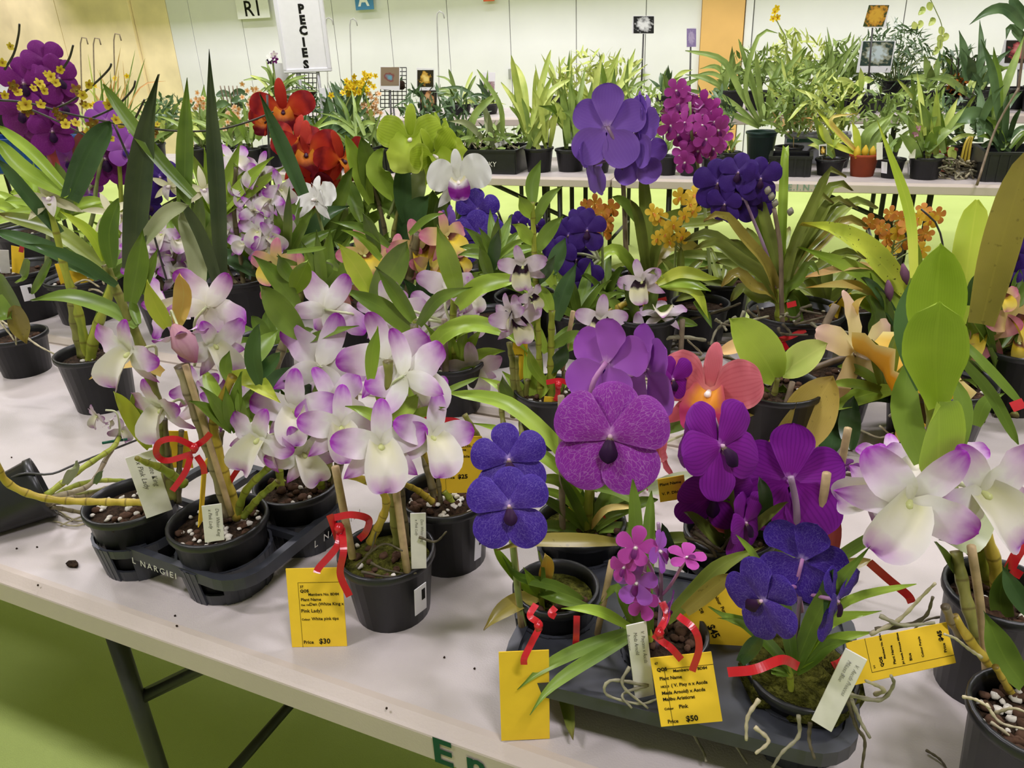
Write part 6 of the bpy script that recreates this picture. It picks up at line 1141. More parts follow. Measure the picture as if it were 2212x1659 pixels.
stick('bamboo_stake', 'bamboo stake beside the pale lilac dendrobium canes', 'stake', [(965, 910, 0), (960, 690, 0)], 7, 'bamboo_grey', m11.s - .03, 'bamboo stakes')
# tall leafy cane
m12 = Plant('potted_dendrobium', 'tall leafy dendrobium cane with purple lipped flowers and yellow tag at its foot', 'orchid', at_foot(1190, 975, 150)).pot(150, .11, chips=20)
m12.cane([(1168, 900), (1162, 700), (1154, 540), (1150, 436)], 7, 'cane_fresh', 14); m12.cane([(1188, 900), (1190, 780), (1192, 670)], 9, 'cane_fresh', 6); m12.cane([(1110, 900), (1108, 800), (1100, 740)], 8, 'cane_green', 6); m12.cane([(1140, 890), (1118, 830), (1115, 770)], 7, 'cane_green', 5)
for P, w, mt in (([(1150, 440), (1150, 395), (1168, 346)], 30, 'leaf_mid'), ([(1148, 465), (1132, 445), (1120, 422)], 32, 'leaf_bright'), ([(1155, 482), (1180, 432), (1216, 402)], 24, 'leaf_mid'), ([(1150, 522), (1126, 500), (1107, 484)], 32, 'leaf_bright'), ([(1158, 542), (1185, 500), (1217, 466)], 32, 'leaf_mid'), ([(1190, 592), (1206, 550), (1222, 514)], 36, 'leaf_dark'), ([(1195, 616), (1176, 575), (1163, 540)], 30, 'leaf_bright'), ([(1200, 692), (1218, 630), (1246, 568)], 38, 'leaf_dark'), ([(1190, 672), (1175, 640), (1154, 612)], 32, 'leaf_bright'), ([(1180, 762), (1160, 715), (1150, 680)], 24, 'leaf_bright'),
                 ([(1195, 748), (1240, 726), (1297, 742)], 26, 'leaf_mid'), ([(1198, 772), (1240, 748), (1292, 758)], 18, 'leaf_bright'), ([(1192, 742), (1215, 722), (1242, 698)], 18, 'leaf_mid'), ([(1188, 800), (1215, 770), (1225, 740)], 34, 'leaf_dark'), ([(1160, 640), (1130, 610), (1100, 590)], 26, 'leaf_bright'), ([(1178, 830), (1150, 790), (1140, 750)], 26, 'leaf_bright'), ([(1162, 610), (1185, 580), (1200, 550)], 26, 'leaf_dark'), ([(1155, 700), (1120, 680), (1095, 690)], 26, 'leaf_bright'), ([(1190, 860), (1210, 830), (1230, 820)], 24, 'leaf_mid'), ([(1110, 870), (1090, 840), (1085, 810)], 26, 'leaf_mid')): m12.leaf(P, w, mt, 'leaf', d=(0, random.uniform(-.06, .04)))
for x, y, sz, yw in ((1130, 575, 105, -10), (1115, 690, 115, 20), (1145, 640, 70, 40), (1105, 675, 90, -40)): m12.flower('nobile_eye', x, y, sz, yw, -15, 10, ds=-.02, ped=(1158, y - 20))
card('price_tag', 'yellow tag hanging on the tall leafy cane', 'price tag', V(1176, 856, m12.s - .05), V(1244, 858, m12.s - .05), V(1166, 930, m12.s - .05), 'tag_yellow', group='yellow price tags', frame=False)
card('price_tag', 'yellow tag edge between the leafy canes, reading White', 'price tag', V(1108, 740, m12.s + .05), V(1140, 742, m12.s + .05), V(1104, 830, m12.s + .05), 'tag_yellow', group='yellow price tags', frame=False, texts=((0.1, 0.3, 0.2, 'e mobile'),))
ribbon('shiny red ribbon knot high on the tall leafy cane', V(1205, 830, m12.s - .06), [[(1180, 826, 0), (1210, 822, 0), (1235, 832, 0), (1262, 850, 0), (1270, 872, 0)], [(1205, 832, 0), (1205, 850, 0), (1200, 866, 0)]], 11, m12.s - .06, (1206, 832)); plant_label('white label lying behind the tall leafy cane', (1138, 862), (1140, 905), 26, m12.s - .03)
stick('bamboo_stake', 'slim bamboo stake right of the tall leafy cane', 'stake', [(1215, 800, 0), (1238, 672, 0)], 5, 'bamboo', m12.s, 'bamboo stakes')
# ============================================================ right half, back rows
m13 = Plant('potted_dendrobium', 'white dendrobium with dark maroon eyes on an arching cane', 'orchid', at_foot(1390, 790, 140)).pot(140, .11, chips=20)
m13.cane([(1260, 725), (1310, 680), (1370, 645), (1425, 612)], 9, 'cane_yellow', 6)
for x, y, sz, yw, pi, rl in ((1298, 692, 112, -4, -6, 0), (1388, 608, 105, -20, -10, 20), (1428, 682, 105, 8, 50, 0), (1385, 725, 100, 0, -10, 10)): m13.flower('nobile_eye', x, y, sz, yw, pi, rl, ds=-.03, ped=(1345, 655), pr=2.5)
for P, w, mt in (([(1420, 612), (1470, 588), (1530, 600), (1558, 602)], 26, 'leaf_lime'), ([(1425, 615), (1480, 610), (1535, 630)], 30, 'leaf_bright'), ([(1430, 618), (1500, 630), (1530, 690)], 24, 'leaf_lime'), ([(1500, 650), (1525, 680), (1538, 710)], 16, 'leaf_mid')): m13.leaf(P, w, mt, 'leaf', d=(-.02, -.05))
for i in range(14):
    x, y = rs.uniform(1270, 1560), rs.uniform(730, 830); m13.root([(x, y), (x + rs.uniform(-50, 50), y + rs.uniform(-20, 20)), (x + rs.uniform(-90, 90), y + rs.uniform(-25, 25))], 3, rs.choice(('root', 'root_dark', 'root_pale')), d=(rs.uniform(-.1, .1), rs.uniform(-.1, .1)))
m13.root([(1400, 735), (1470, 728), (1525, 735)], 6, 'root', d=(-.05, -.05)); m13.root([(1490, 690), (1560, 670), (1600, 655)], 4, 'root_dark'); m13.root([(1590, 685), (1550, 710), (1535, 745)], 4, 'root'); m13.root([(1545, 690), (1560, 700), (1570, 715)], 4, 'root')
stick('bamboo_stake', 'grey bamboo stake in front of the maroon eyed dendrobium', 'stake', [(1470, 770, 0), (1474, 690, 0)], 6, 'bamboo_grey', m13.s - .05, 'bamboo stakes'); card('price_tag', 'yellow tag behind the maroon eyed dendrobium', 'price tag', V(1390, 640, m13.s + .05), V(1418, 640, m13.s + .05), V(1385, 708, m13.s + .05), 'tag_yellow', group='yellow price tags', frame=False)
ribbon('red ribbon behind the maroon eyed dendrobium', V(1420, 650, m13.s + .04), [[(1410, 600, 0), (1405, 630, 0), (1388, 655, 0)], [(1420, 650, 0), (1440, 645, 0)], [(1470, 695, 0), (1485, 690, 0)]], 9, m13.s + .04)
# tall violet vanda
m14 = Plant('potted_vanda', 'tall pale violet vanda, blooms seen from behind on a brown stem', 'orchid', at_foot(1400, 700, 130)).pot(140, .13, chips=14)
m14.stem([(1392, 640), (1360, 560), (1352, 450), (1346, 360), (1340, 318)], 6, 'stem_brown')
for x, y, sz, yw, pi, rl in ((1312, 272, 172, 170, 4, 5), (1378, 285, 150, 120, 0, -5), (1280, 355, 130, -110, -6, 10), (1382, 340, 130, 160, -14, 0), (1392, 250, 110, 80, 10, 10)): m14.flower('v_violet', x, y, sz, yw, pi, rl, ds=random.uniform(-.04, .02), ped=(1345, 340), pmat='stem_mauve', pr=4.5, jit=5)
for P, w, mt in (([(1400, 590), (1420, 490), (1550, 452)], 36, 'leaf_fan'), ([(1405, 600), (1440, 500), (1562, 478)], 26, 'leaf_fan'), ([(1394, 590), (1396, 470), (1388, 358)], 28, 'leaf_fan'), ([(1392, 610), (1455, 525), (1560, 612)], 42, 'leaf_olive'), ([(1385, 600), (1330, 540), (1276, 580)], 26, 'leaf_bright'), ([(1380, 480), (1350, 440), (1322, 425)], 22, 'leaf_mid'), ([(1390, 640), (1320, 600), (1275, 625)], 26, 'leaf_mid'), ([(1390, 650), (1440, 580), (1540, 570)], 26, 'leaf_mid'), ([(1385, 660), (1330, 610), (1285, 640)], 26, 'leaf_mid'), ([(1400, 640), (1460, 560), (1600, 560)], 26, 'leaf_fan'), ([(1385, 655), (1300, 640), (1280, 660)], 24, 'leaf_mid'), ([(1398, 600), (1380, 480), (1360, 430)], 24, 'leaf_fan'), ([(1400, 645), (1450, 610), (1500, 620)], 24, 'leaf_mid')): m14.leaf(P, w, mt, 'strap', fold=.5, d=(0, random.uniform(-.1, .15)))
# pink + dark purple vanda with the big fan
m15 = Plant('potted_vanda', 'vanda with a tall fan of strap leaves and bare spent stem, large black pot', 'orchid', at_foot(1700, 830, 190, .8)).pot(200, .15, fill='bark', chips=16)
m15.cane([(1690, 740), (1688, 680), (1686, 620)], 16, 'cane_fresh', 4); m15.stem([(1692, 740), (1688, 640), (1686, 540), (1672, 450)], 6, 'stem_brown', d=(-.03, -.03))
for x, y in ((1672, 440), (1656, 412), (1705, 458), (1664, 425)): m15.bud(x, y + 8, 18, 80, 'bud_grey', -.03, .9)
for x, y, sz, yw, pi in ((1550, 395, 108, 10, 0), (1595, 372, 92, -10, 10), (1642, 385, 100, 25, 0), (1598, 432, 100, 0, -15), (1566, 440, 84, -20, -10), (1640, 432, 84, 30, -10)): m15.flower('v_navy', x, y, sz, yw, pi, 0, ds=random.uniform(-.05, .05), ped=(1610, 430), pmat='stem_mauve')
m15.stem([(1690, 680), (1660, 560), (1625, 470), (1605, 420)], 4, 'stem_mauve', d=(0, 0))
for x, y, w, mt in ((1700, 335, 20, 'leaf_bright'), (1828, 384, 22, 'leaf_fan'), (1840, 412, 24, 'leaf_fan'), (1852, 452, 24, 'leaf_fan'), (1892, 452, 26, 'leaf_fan'), (1872, 490, 24, 'leaf_olive'), (1836, 448, 26, 'leaf_fan'), (1800, 440, 24, 'leaf_fan'), (1870, 560, 24, 'leaf_fan'), (1480, 522, 30, 'leaf_fan'), (1520, 480, 26, 'leaf_olive'), (1500, 540, 28, 'leaf_fan'), (1560, 620, 26, 'leaf_olive'), (1580, 650, 24, 'leaf_fan'), (1620, 440, 26, 'leaf_fan'), (1612, 470, 24, 'leaf_bright'), (1770, 600, 22, 'leaf_mid'), (1775, 740, 30, 'leaf_mid'), (1740, 735, 28, 'leaf_mid')):
    cx, cy = 1686, 655; mx, my = cx + (x - cx) * .45, min(cy, y) - 20 + (cy - min(cy, y)) * .28
    m15.leaf([(cx, cy), (cx + (x - cx) * .18, cy - (cy - my) * .55), (mx, my + 12), (cx + (x - cx) * .75, y - 14 if y < 600 else y - 30), (x, y)], w, mt, 'strap', fold=.55, d=(0, rs.uniform(-.1, .15)))
for i in range(12):
    x, y = rs.uniform(1600, 1790), rs.uniform(655, 720); m15.root([(x, y), (x + rs.uniform(-40, 40), y + rs.uniform(-10, 25)), (x + rs.uniform(-70, 70), y + rs.uniform(-10, 30))], 3.5, rs.choice(('root', 'root_dark')), d=(-.1, -.12))
ribbon('red ribbon in the big fan vanda pot', V(1700, 735, m15.s - .1), [[(1680, 735, 0), (1705, 728, 0), (1740, 712, 0)], [(1690, 740, 0), (1700, 755, 0)], [(1700, 660, 0), (1720, 655, 0)]], 12, m15.s - .1)
m16 = Plant('potted_vanda', 'bright pink vanda with a dense upright cluster of small flowers', 'orchid', at_foot(1560, 700, 120)).pot(130, .13, chips=10)
m16.stem([(1560, 640), (1540, 450), (1520, 360), (1500, 290), (1490, 220)], 4, 'stem_green')
for x, y in ((1460, 195), (1478, 215), (1520, 225), (1500, 240), (1540, 240), (1455, 250), (1480, 265), (1515, 270), (1545, 262), (1465, 290), (1495, 300), (1525, 300), (1560, 300), (1478, 330), (1510, 325), (1540, 320), (1480, 350), (1465, 225), (1550, 280), (1448, 270)): m16.flower('s_pink', x, y, rs.uniform(54, 66), rs.uniform(-45, 45), rs.uniform(-25, 25), rs.uniform(-40, 40), ds=rs.uniform(-.06, .06), ped=(1508, min(350, y + 12)), pmat='stem_pink', pr=2)
m16.fan((1560, 640), 8, 130, 22, 15, 165, 'leaf_fan', 'strap', .5)
# orange and yellow little clusters
for lb, bx, by, pts_, kd in (('orange ascocentrum with small rounded flowers right of the fan vanda', 1930, 738, ((1925, 462), (1905, 492), (1940, 500), (1915, 515), (1950, 520), (1930, 540), (1880, 480), (1960, 490), (1985, 470), (2000, 505), (1975, 515), (2010, 475), (1995, 455), (1945, 475), (1990, 540), (2025, 465)), 's_orange'),
                        ('yellow ascocentrum glimpsed between the violet and indigo vandas', 1470, 684, ((1470, 425), (1490, 440), (1480, 465), (1455, 485), (1440, 505), (1475, 510), (1500, 420), (1425, 470), (1410, 460), (1445, 520), (1420, 515), (1500, 455)), 's_yellow'),
                        ('orange ascocentrum spike left of the tall violet vanda', 1290, 672, ((1265, 445), (1285, 440), (1300, 460), (1310, 480), (1295, 475), (1305, 500), (1320, 450)), 's_orange')):
    m = Plant('potted_ascocentrum', lb, 'orchid', at_foot(bx, by, 100)).pot(110, .11, chips=8); m.fan((bx, by - 60), 7, 100, 18, 20, 160, 'leaf_fan', 'strap', .5)
    for i, (x, y) in enumerate(pts_): m.flower('s_yellow' if kd == 's_orange' and i % 3 == 2 and bx > 1900 else kd, x, y, rs.uniform(34, 44), rs.uniform(-40, 40), rs.uniform(-20, 20), 0, ds=rs.uniform(-.04, .04), ped=(bx, y + 25), pr=1.5, pmat='stem_green')
    m.stem([(bx, by - 60), (bx - 5, by - 140), (bx + 2, by - 220)], 3, 'stem_green')
# right: spotted wide leaves, blush flowers, indigo
m17 = Plant('potted_cattleya', 'cattleya with wide speckled yellow green leaves and dried mauve buds', 'orchid', at_foot(1985, 790, 170)).pot(170, .12, chips=20)
for P, w, mt, sh in (([(1965, 640), (1880, 545), (1800, 500), (1727, 486)], 56, 'leaf_spot', 'leaf'), ([(1945, 660), (1860, 590), (1722, 534)], 36, 'leaf_bright', 'leaf'), ([(1935, 675), (1850, 618), (1740, 622)], 24, 'leaf_gold', 'leaf'), ([(1920, 590), (1850, 575), (1740, 600)], 22, 'leaf_tan', 'strap'), ([(1900, 760), (1890, 680), (1870, 640)], 40, 'leaf_mid', 'strap'), ([(1930, 740), (1915, 660), (1890, 620)], 22, 'leaf_mid', 'leaf'), ([(1960, 740), (1900, 640), (1860, 600)], 30, 'leaf_dark', 'strap')): m17.leaf(P, w, mt, sh, d=(0, -.08), fold=.3)
m17.stem([(1800, 680), (1860, 600), (1890, 560), (1940, 550)], 2, 'stem_black'); m17.bud(1950, 570, 50, -70, 'dried_mauve', -.05, .4); m17.bud(1918, 605, 50, -75, 'dried_mauve', -.05, .4)
card('price_tag', 'yellow tag beside the speckled leaf cattleya pot', 'price tag', V(1790, 660, m17.s), V(1838, 632, m17.s), V(1806, 690, m17.s), 'tag_yellow', group='yellow price tags', frame=False); ribbon('red ribbon under the dried mauve buds', V(1900, 640, m17.s), [[(1895, 635, 0), (1920, 628, 0), (1945, 620, 0)]], 10, m17.s)
m18 = Plant('potted_dendrobium', 'yellow dendrobium with blush pink tips beside the broad leaved cane', 'orchid', at_foot(2170, 900, 170)).pot(170, .13, chips=20)
for x, y, sz, yw, pi, rl in ((2115, 705, 160, -10, -4, 0), (2180, 690, 140, 50, 0, 10), (2080, 755, 110, -20, -20, 0), (2130, 790, 110, 20, -30, 0), (2200, 740, 110, 20, 0, 0), (2160, 640, 80, 30, 10, 0)): m18.flower('blush', x, y, sz, yw, pi, rl, ds=random.uniform(-.04, .04), ped=(2140, 760))
m18.cane([(2150, 850), (2140, 780), (2130, 700)], 12, 'cane_green', 5); m18.fan((2150, 760), 7, 170, 26, 20, 130, 'leaf_mid', 'leaf', .3); m18.fan((2170, 870), 5, 150, 30, 60, 150, 'leaf_mid', 'leaf', .3)
card('price_tag', 'yellow tag below the blush yellow dendrobium', 'price tag', V(2070, 820, m18.s), V(2110, 825, m18.s), V(2075, 880, m18.s), 'tag_yellow', group='yellow price tags', frame=False)
m19 = Plant('potted_vanda', 'indigo vanda with big flowers behind the tall olive sword leaf', 'orchid', at_foot(2180, 760, 150)).pot(150, .13, chips=12)
for x, y, sz in ((2130, 560, 120), (2175, 610, 130), (2195, 540, 110), (2150, 640, 110), (2110, 600, 90), (2205, 590, 100)): m19.flower('v_navy', x, y, sz, rs.uniform(-30, 30), rs.uniform(-15, 15), 0, ds=.05)
m19.fan((2180, 700), 6, 150, 26, 40, 140, 'leaf_mid', 'strap', .3)
stick('wire_stake', 'thin dark wire leaning by the orange ascocentrum', 'stake', [(2050, 640, 0), (2030, 500, 0), (1990, 452, 0)], 2, 'wire', m17.s); 
# spare foliage pots that fill the gaps in the middle rows
for i, (lb, x, y, mt, n, L, w) in enumerate((('leafy orchid pot in front of the lime cattleya', 830, 690, 'leaf_mid', 12, 150, 26), ('dark leafy orchid pot behind the pale lilac dendrobium', 920, 760, 'leaf_dark', 10, 150, 26), ('leafy orchid pot left of the red orchid', 560, 650, 'leaf_bright', 12, 160, 26), ('grassy orchid pot behind the sword leaves', 300, 640, 'leaf_bright', 14, 170, 22), ('leafy orchid pot beneath the indigo cluster', 1180, 700, 'leaf_mid', 10, 140, 24), ('strap leaved orchid pot behind the maroon eyed dendrobium', 1330, 760, 'leaf_mid', 10, 150, 24), ('leafy pot under the yellow ascocentrum', 1480, 690, 'leaf_fan', 12, 150, 24), ('strap leaved orchid behind the speckled leaf cattleya', 1860, 732, 'leaf_fan', 10, 140, 24), ('leafy orchid pot beside the white violet cluster', 470, 660, 'leaf_mid', 12, 170, 26), ('bushy orchid pot below the wine vanda', 90, 560, 'leaf_bright', 12, 180, 24), ('leafy pot between the perlite tray and the pale lilac dendrobium', 590, 840, 'leaf_mid', 8, 130, 30), ('leafy orchid pot right of the white cattleya', 1080, 640, 'leaf_mid', 10, 120, 22))):
    m = Plant('potted_orchid', lb, 'orchid', at_foot(x, y, 120)); m.follow = True; m.pot(125, .11, chips=10); m.fan((x, y - 75), n, L, w, 25, 155, mt, 'leaf' if i % 2 else 'strap', .35, .35, .12)
# ============================================================ far tables
rf = random.Random(11); random.seed(21)
def far(name, lb, cat, foot, rim, hpx, mat='pot_black', row=0, fill='bark', chips=0, group=None):
    z = BZ if row else TABLE_Z; p = FT(foot[0], min(foot[1], 249 - (foot[0] - 989) * .011) if row else foot[1], z); h_ = nz([p[0], p[1], 0]); p = p + h_ * M(rim, p) * 0.4
    P = Plant(name, lb, cat, p, group); P.follow = True; P.pot(rim, M(hpx, p), mat, 0.78, fill, chips); return P
def clump(P, c, n, L, w, a0, a1, mat, shape='strap', droop=.2, dd=.12):
    "an untidy tuft: leaves start at different heights and places, bend different ways"
    for i in range(n):
        a = R_(a0 + (a1 - a0) * rf.random()); l = L * rf.uniform(.45, 1.12); x0, y0 = c[0] + rf.uniform(-.16, .16) * L, c[1] - rf.uniform(-.05, .28) * L
        b_ = rf.uniform(-.25, .25) * l; dr = droop * rf.uniform(.2, 2.6) * l; dx, dy = math.cos(a), -math.sin(a)
        P.leaf([(x0, y0), (x0 + dx * l * .5 - dy * b_ * .6, y0 + dy * l * .55), (x0 + dx * l * 1.05 - dy * b_, y0 + dy * l + dr * abs(dx))], w * rf.uniform(.6, 1.1), mat if rf.random() < .72 else rf.choice(('leaf_far', 'leaf_farlight', 'leaf_mid')), shape if rf.random() < .7 else 'leaf', d=(rf.uniform(-.05, .05), rf.uniform(-dd, dd)))
def bush(P, c, rx, ry, n, L, w, mat, dd=.18, name='foliage', up=0.3):
    "a mass of small leaves too fine to pick apart"
    g = []
    for i in range(n):
        a = rf.uniform(0, 6.28); r = math.sqrt(rf.random()); p = P.at(c[0] + rx * r * math.cos(a), c[1] + ry * r * math.sin(a), rf.uniform(-dd, dd))
        d = nz(np.array([rf.uniform(-1, 1), rf.uniform(-1, 1), rf.uniform(-.6, 1) + up])); l = M(L, p) * rf.uniform(.6, 1.3); nn = nz(np.cross(d, [rf.uniform(-1, 1), rf.uniform(-1, 1), .3]))
        g.append(blade([p, p + d * l * .5 - UP * l * .03, p + d * l - UP * l * .15], [M(w, p) * .25, M(w, p) * .5, M(w, p) * .08], nn, 3, None, .0006))
    return props(P.part(name, join(g), mat), kind='stuff')
def crate(lb, x0, x1, y0, y1, row=0, mat='pot_black', depth=.25, slots=True, words=None, name='plant_crate', holes=6):
    z = BZ if row else TABLE_Z; y1 = min(y1, 249 - (x0 - 989) * .011) if row else y1; a, b2 = FT(x0, y1, z), FT(x1, y1, z); a2 = a; W = abs((b2 - a) @ WD); c0 = (a + b2) / 2; H = M(y1 - y0, c0)
    base = c0 + WN * depth / 2; RECTS.append((base, W / 2 + .012, depth / 2 + .012, base[2], base[2] + H)); e = link(name, None, None, base); props(e, lb, 'crate')
    t = .006; ctr = lambda dx, dy, dz: base + WD * dx + WN * dy + UP * dz
    for nm, c, h in (('side', ctr(0, -depth / 2, H / 2), (W / 2, t, H / 2)), ('side', ctr(0, depth / 2, H / 2), (W / 2, t, H / 2)), ('end', ctr(-W / 2, 0, H / 2), (t, depth / 2, H / 2)), ('end', ctr(W / 2, 0, H / 2), (t, depth / 2, H / 2)), ('bottom', ctr(0, 0, .006), (W / 2, depth / 2, .004))):
        link(nm, mk(nm, box(c, h, WD, WN, UP, .002), mat, base, False), e)
    link('rim', mk('rim', join([box(ctr(0, s * depth / 2, H), (W / 2 + .008, .009, .006), WD, WN, UP) for s in (-1, 1)] + [box(ctr(s * W / 2, 0, H), (.009, depth / 2, .006), WD, WN, UP) for s in (-1, 1)]), mat, base, False), e)
    if slots:
        for k in range(holes): link('rib', mk('rib', box(ctr(-W / 2 + W * (k + .5) / holes, -depth / 2 - .008, H / 2), (.005, .004, H / 2 * .9), WD, WN, UP), mat, base, False), e)
    if words: text('handwriting', words, e, ctr(0, -depth / 2 - .0135, H * .35), WD, UP, -WN, (-W * .12, 0), H * .3, 'ink_white', shear=.1)
    return base, W, H
def photo_card(lb, x0, y0, x1, y1, s, mat, margin=(.06, .06, .2), tilt=0, stake=None, words=True):
    "printed photograph on white card, on a stake"
    TL, TR, BL = V(x0 + tilt, y0, s), V(x1 + tilt, y0, s), V(x0, y1, s); o = card('display_card', lb, 'card', TL, TR, BL, 'paper', .0012, frame=False)
    ex, ey = TR - TL, BL - TL; en = nz(np.cross(nz(ex), nz(-ey))); l, t, b2 = margin
    P_ = [TL + ex * l + ey * t, TR - ex * l + ey * t, TR - ex * l + ey * (1 - b2), TL + ex * l + ey * (1 - b2)]
    o2 = link('printed_photo', mk('printed_photo', (np.array([q + en * .0022 for q in P_]), [(0, 3, 2, 1)], np.array([(0, 1), (1, 1), (1, 0), (0, 0)])), mat, o.location, False), o)
    if stake:
        pts = [V(stake[0][0], stake[0][1], s + .01), V(stake[1][0], stake[1][1], s + .01)]; zf_ = BZ if float((pts[1] - FO) @ WN) > .79 else TABLE_Z
        if x1 - x0 > 20: pts[1] = pts[0] + (pts[1] - pts[0]) * ((pts[0][2] - zf_) / (pts[0][2] - pts[1][2]))
        link('stake', mk('stake', tube(pts, M(stake[2] if len(stake) > 2 else 2, pts[0]), 6), 'wire', o.location), o)
    return o
s1f = lambda x: S(FT(x, 362)); s2f = lambda x: S(FT(x, 238, BZ))
crate('long black tray above the slatted crate', 2105, 2290, 200, 236, 1, 'pot_black', .3, True, holes=7)
crate('long black plant crate with white handwriting under the strap leaves', 985, 1116, 328, 376, 0, 'pot_black', .3, False, 'W.SKY')
crate('black crate of leafy seedlings behind the lime cattleya', 800, 848, 326, 374, 0, 'pot_black', .3, True)
crate('black tray with a small white label in front of the palm', 1872, 1960, 212, 246, 1, 'pot_black', .25, False)
# ---- front row of the far table, left to right
for lb, foot, rim, hp, mt, crown, n, L, w, a0, a1, lm, sh in (
    ('dark leaved orchid pot behind the red orchid', (640, 372), 60, 46, 'pot_black', (640, 320), 14, 90, 12, 20, 160, 'leaf_fardark', 'leaf'), ('bushy orchid pot with spotted cream flowers above', (700, 372), 60, 46, 'pot_black', (700, 320), 14, 100, 12, 20, 160, 'leaf_fardark', 'leaf'),
    ('small leafed pot left of the long black crate', (780, 372), 60, 44, 'pot_black', (780, 320), 14, 120, 10, 30, 150, 'leaf_far', 'strap'), ('leafy pot behind the lime cattleya', (870, 374), 56, 44, 'pot_black', (860, 322), 12, 90, 12, 20, 160, 'leaf_fardark', 'leaf'),
    ('tall grassy orchid clump in a black pot right of the long crate', (1165, 374), 64, 50, 'pot_black', (1165, 318), 22, 175, 14, 55, 125, 'leaf_farlight', 'strap'), ('clump of upright broad leaves in the black pot beside the grassy clump', (1215, 372), 66, 46, 'pot_black', (1225, 320), 18, 150, 18, 60, 130, 'leaf_far', 'leaf'),
    ('low orchid in the black pot left of the photograph easel', (1290, 376), 60, 42, 'pot_black', (1290, 330), 12, 70, 12, 25, 155, 'leaf_far', 'leaf'), ('little seedling pot in the row under the bright pink vanda', (1440, 380), 46, 40, 'pot_black', (1440, 336), 8, 60, 8, 40, 140, 'leaf_far', 'strap'), ('second seedling pot in the row under the bright pink vanda', (1487, 381), 44, 40, 'pot_black', (1487, 340), 8, 60, 8, 40, 140, 'leaf_far', 'strap'), ('third seedling pot in the row beside the pink vanda', (1530, 381), 46, 40, 'pot_black', (1530, 338), 8, 70, 8, 40, 140, 'leaf_farlight', 'strap'), ('pot of narrow leaves left of the green pot', (1575, 372), 46, 40, 'pot_black', (1575, 330), 10, 70, 8, 40, 140, 'leaf_farlight', 'strap')):
    P = far('potted_orchid', lb, 'orchid', foot, rim, hp, mt); clump(P, crown, n, L, w, a0, a1, lm, sh)
P = far('potted_orchid', 'broad upright leaf clump behind the grassy orchid', 'orchid', (1300, 358), 64, 44); clump(P, (1300, 300), 22, 165, 20, 60, 122, 'leaf_farlight', 'leaf'); P.leaf([(1340, 280), (1350, 200), (1357, 124)], 14, 'leaf_far', 'sword'); P.leaf([(1300, 290), (1295, 200), (1292, 134)], 20, 'leaf_far', 'leaf')
P = far('potted_orchid', 'strap leaved orchid in the tall dark green pot', 'orchid', (1640, 352), 66, 62, 'pot_green')
for pts_, w in (([(1645, 272), (1600, 200), (1560, 130), (1480, 110)], 14), ([(1650, 272), (1625, 180), (1595, 84)], 12), ([(1655, 272), (1680, 180), (1740, 100)], 12), ([(1640, 275), (1590, 230), (1540, 195)], 12), ([(1640, 275), (1580, 245), (1550, 222)], 12), ([(1650, 270), (1640, 180), (1632, 110)], 12), ([(1655, 270), (1665, 190), (1690, 130)], 12), ([(1650, 272), (1700, 200), (1730, 190)], 12), ([(1645, 272), (1610, 190), (1640, 75), (1680, 72)], 10)): P.leaf(pts_, w, 'leaf_far', 'strap', d=(0, random.uniform(-.1, .1)))
P.stem([(1655, 272), (1700, 110), (1678, 45)], 1.6, 'stem_green'); [tiny(P, tiny_mesh('brightyellow'), x, y, 16) for x, y in ((1674, 25), (1680, 38), (1670, 40), (1678, 18))]
# cardboard box with printed picture
base, W, H = crate('pale cardboard box with green stripe and handle print behind the black carry crates', 1692, 1828, 296, 354, 0, 'box_grey', .15, False, name='cardboard_box')
bx = [o for o in COL.objects if o.name.startswith('cardboard_box')][-1]
link('green_stripe', mk('green_stripe', box(base + UP * H * .84 - WN * .083, (W / 2 * .96, .001, H * .06), WD, WN, UP), 'stripe_green', base, False), bx)
link('printed_arch', mk('printed_arch', tube(cr([base + WD * q[0] + UP * q[1] - WN * .083 for q in ((-.06, H * .1), (-.03, H * .55), (.06, H * .7), (.14, H * .6), (.17, H * .1))], 20), .006, 6), 'ink_grey', base), bx)
P = Plant('potted_orchid', 'tangled fine leaved orchid growing out of the cardboard box', 'orchid', base + UP * .02); P.s -= .05; bush(P, (1745, 215), 70, 75, 240, 34, 6, 'leaf_far'); bush(P, (1730, 270), 60, 30, 80, 20, 5, 'leaf_tan', name='dry_stems'); clump(P, (1740, 290), 14, 150, 9, 55, 130, 'leaf_farlight', 'strap')
# carry crates and small pots on the right
crate('black slotted carry crate full of small white labels', 1660, 1748, 342, 382, 0, 'pot_black', .2, holes=4); 
P = far('potted_orchid', 'seedling with a yellow flower photo tag in a black pot', 'orchid', (1790, 381), 62, 34); clump(P, (1790, 340), 9, 80, 14, 40, 150, 'leaf_farlight', 'leaf'); photo_card('tiny yellow flower photo tag in the seedling pot', 1769, 313, 1786, 337, P.s - .05, 'photo_yellow', (.1, .1, .1), 0, ((1776, 337), (1776, 352)))
P = far('potted_orchid', 'yellow bulbed orchid in the terracotta pot', 'orchid', (1856, 383), 60, 46, 'pot_terra')
for x, y in ((1845, 340), (1862, 338), (1878, 340)): P.bud(x, y + 4, 28, 88, 'yellow_petal', -.03, .55)
for pts_, w, mt in (([(1850, 335), (1845, 290), (1835, 262)], 16, 'leaf_lime'), ([(1862, 335), (1870, 290), (1920, 250)], 22, 'leaf_far'), ([(1875, 335), (1890, 290), (1930, 240)], 26, 'leaf_far'), ([(1870, 335), (1905, 280), (1935, 270)], 22, 'leaf_far'), ([(1855, 335), (1800, 280), (1760, 240)], 14, 'leaf_lime'), ([(1850, 335), (1780, 300), (1762, 250)], 14, 'leaf_lime'), ([(1850, 330), (1790, 260), (1850, 245)], 10, 'leaf_gold')): P.leaf(pts_, w, mt, 'leaf')
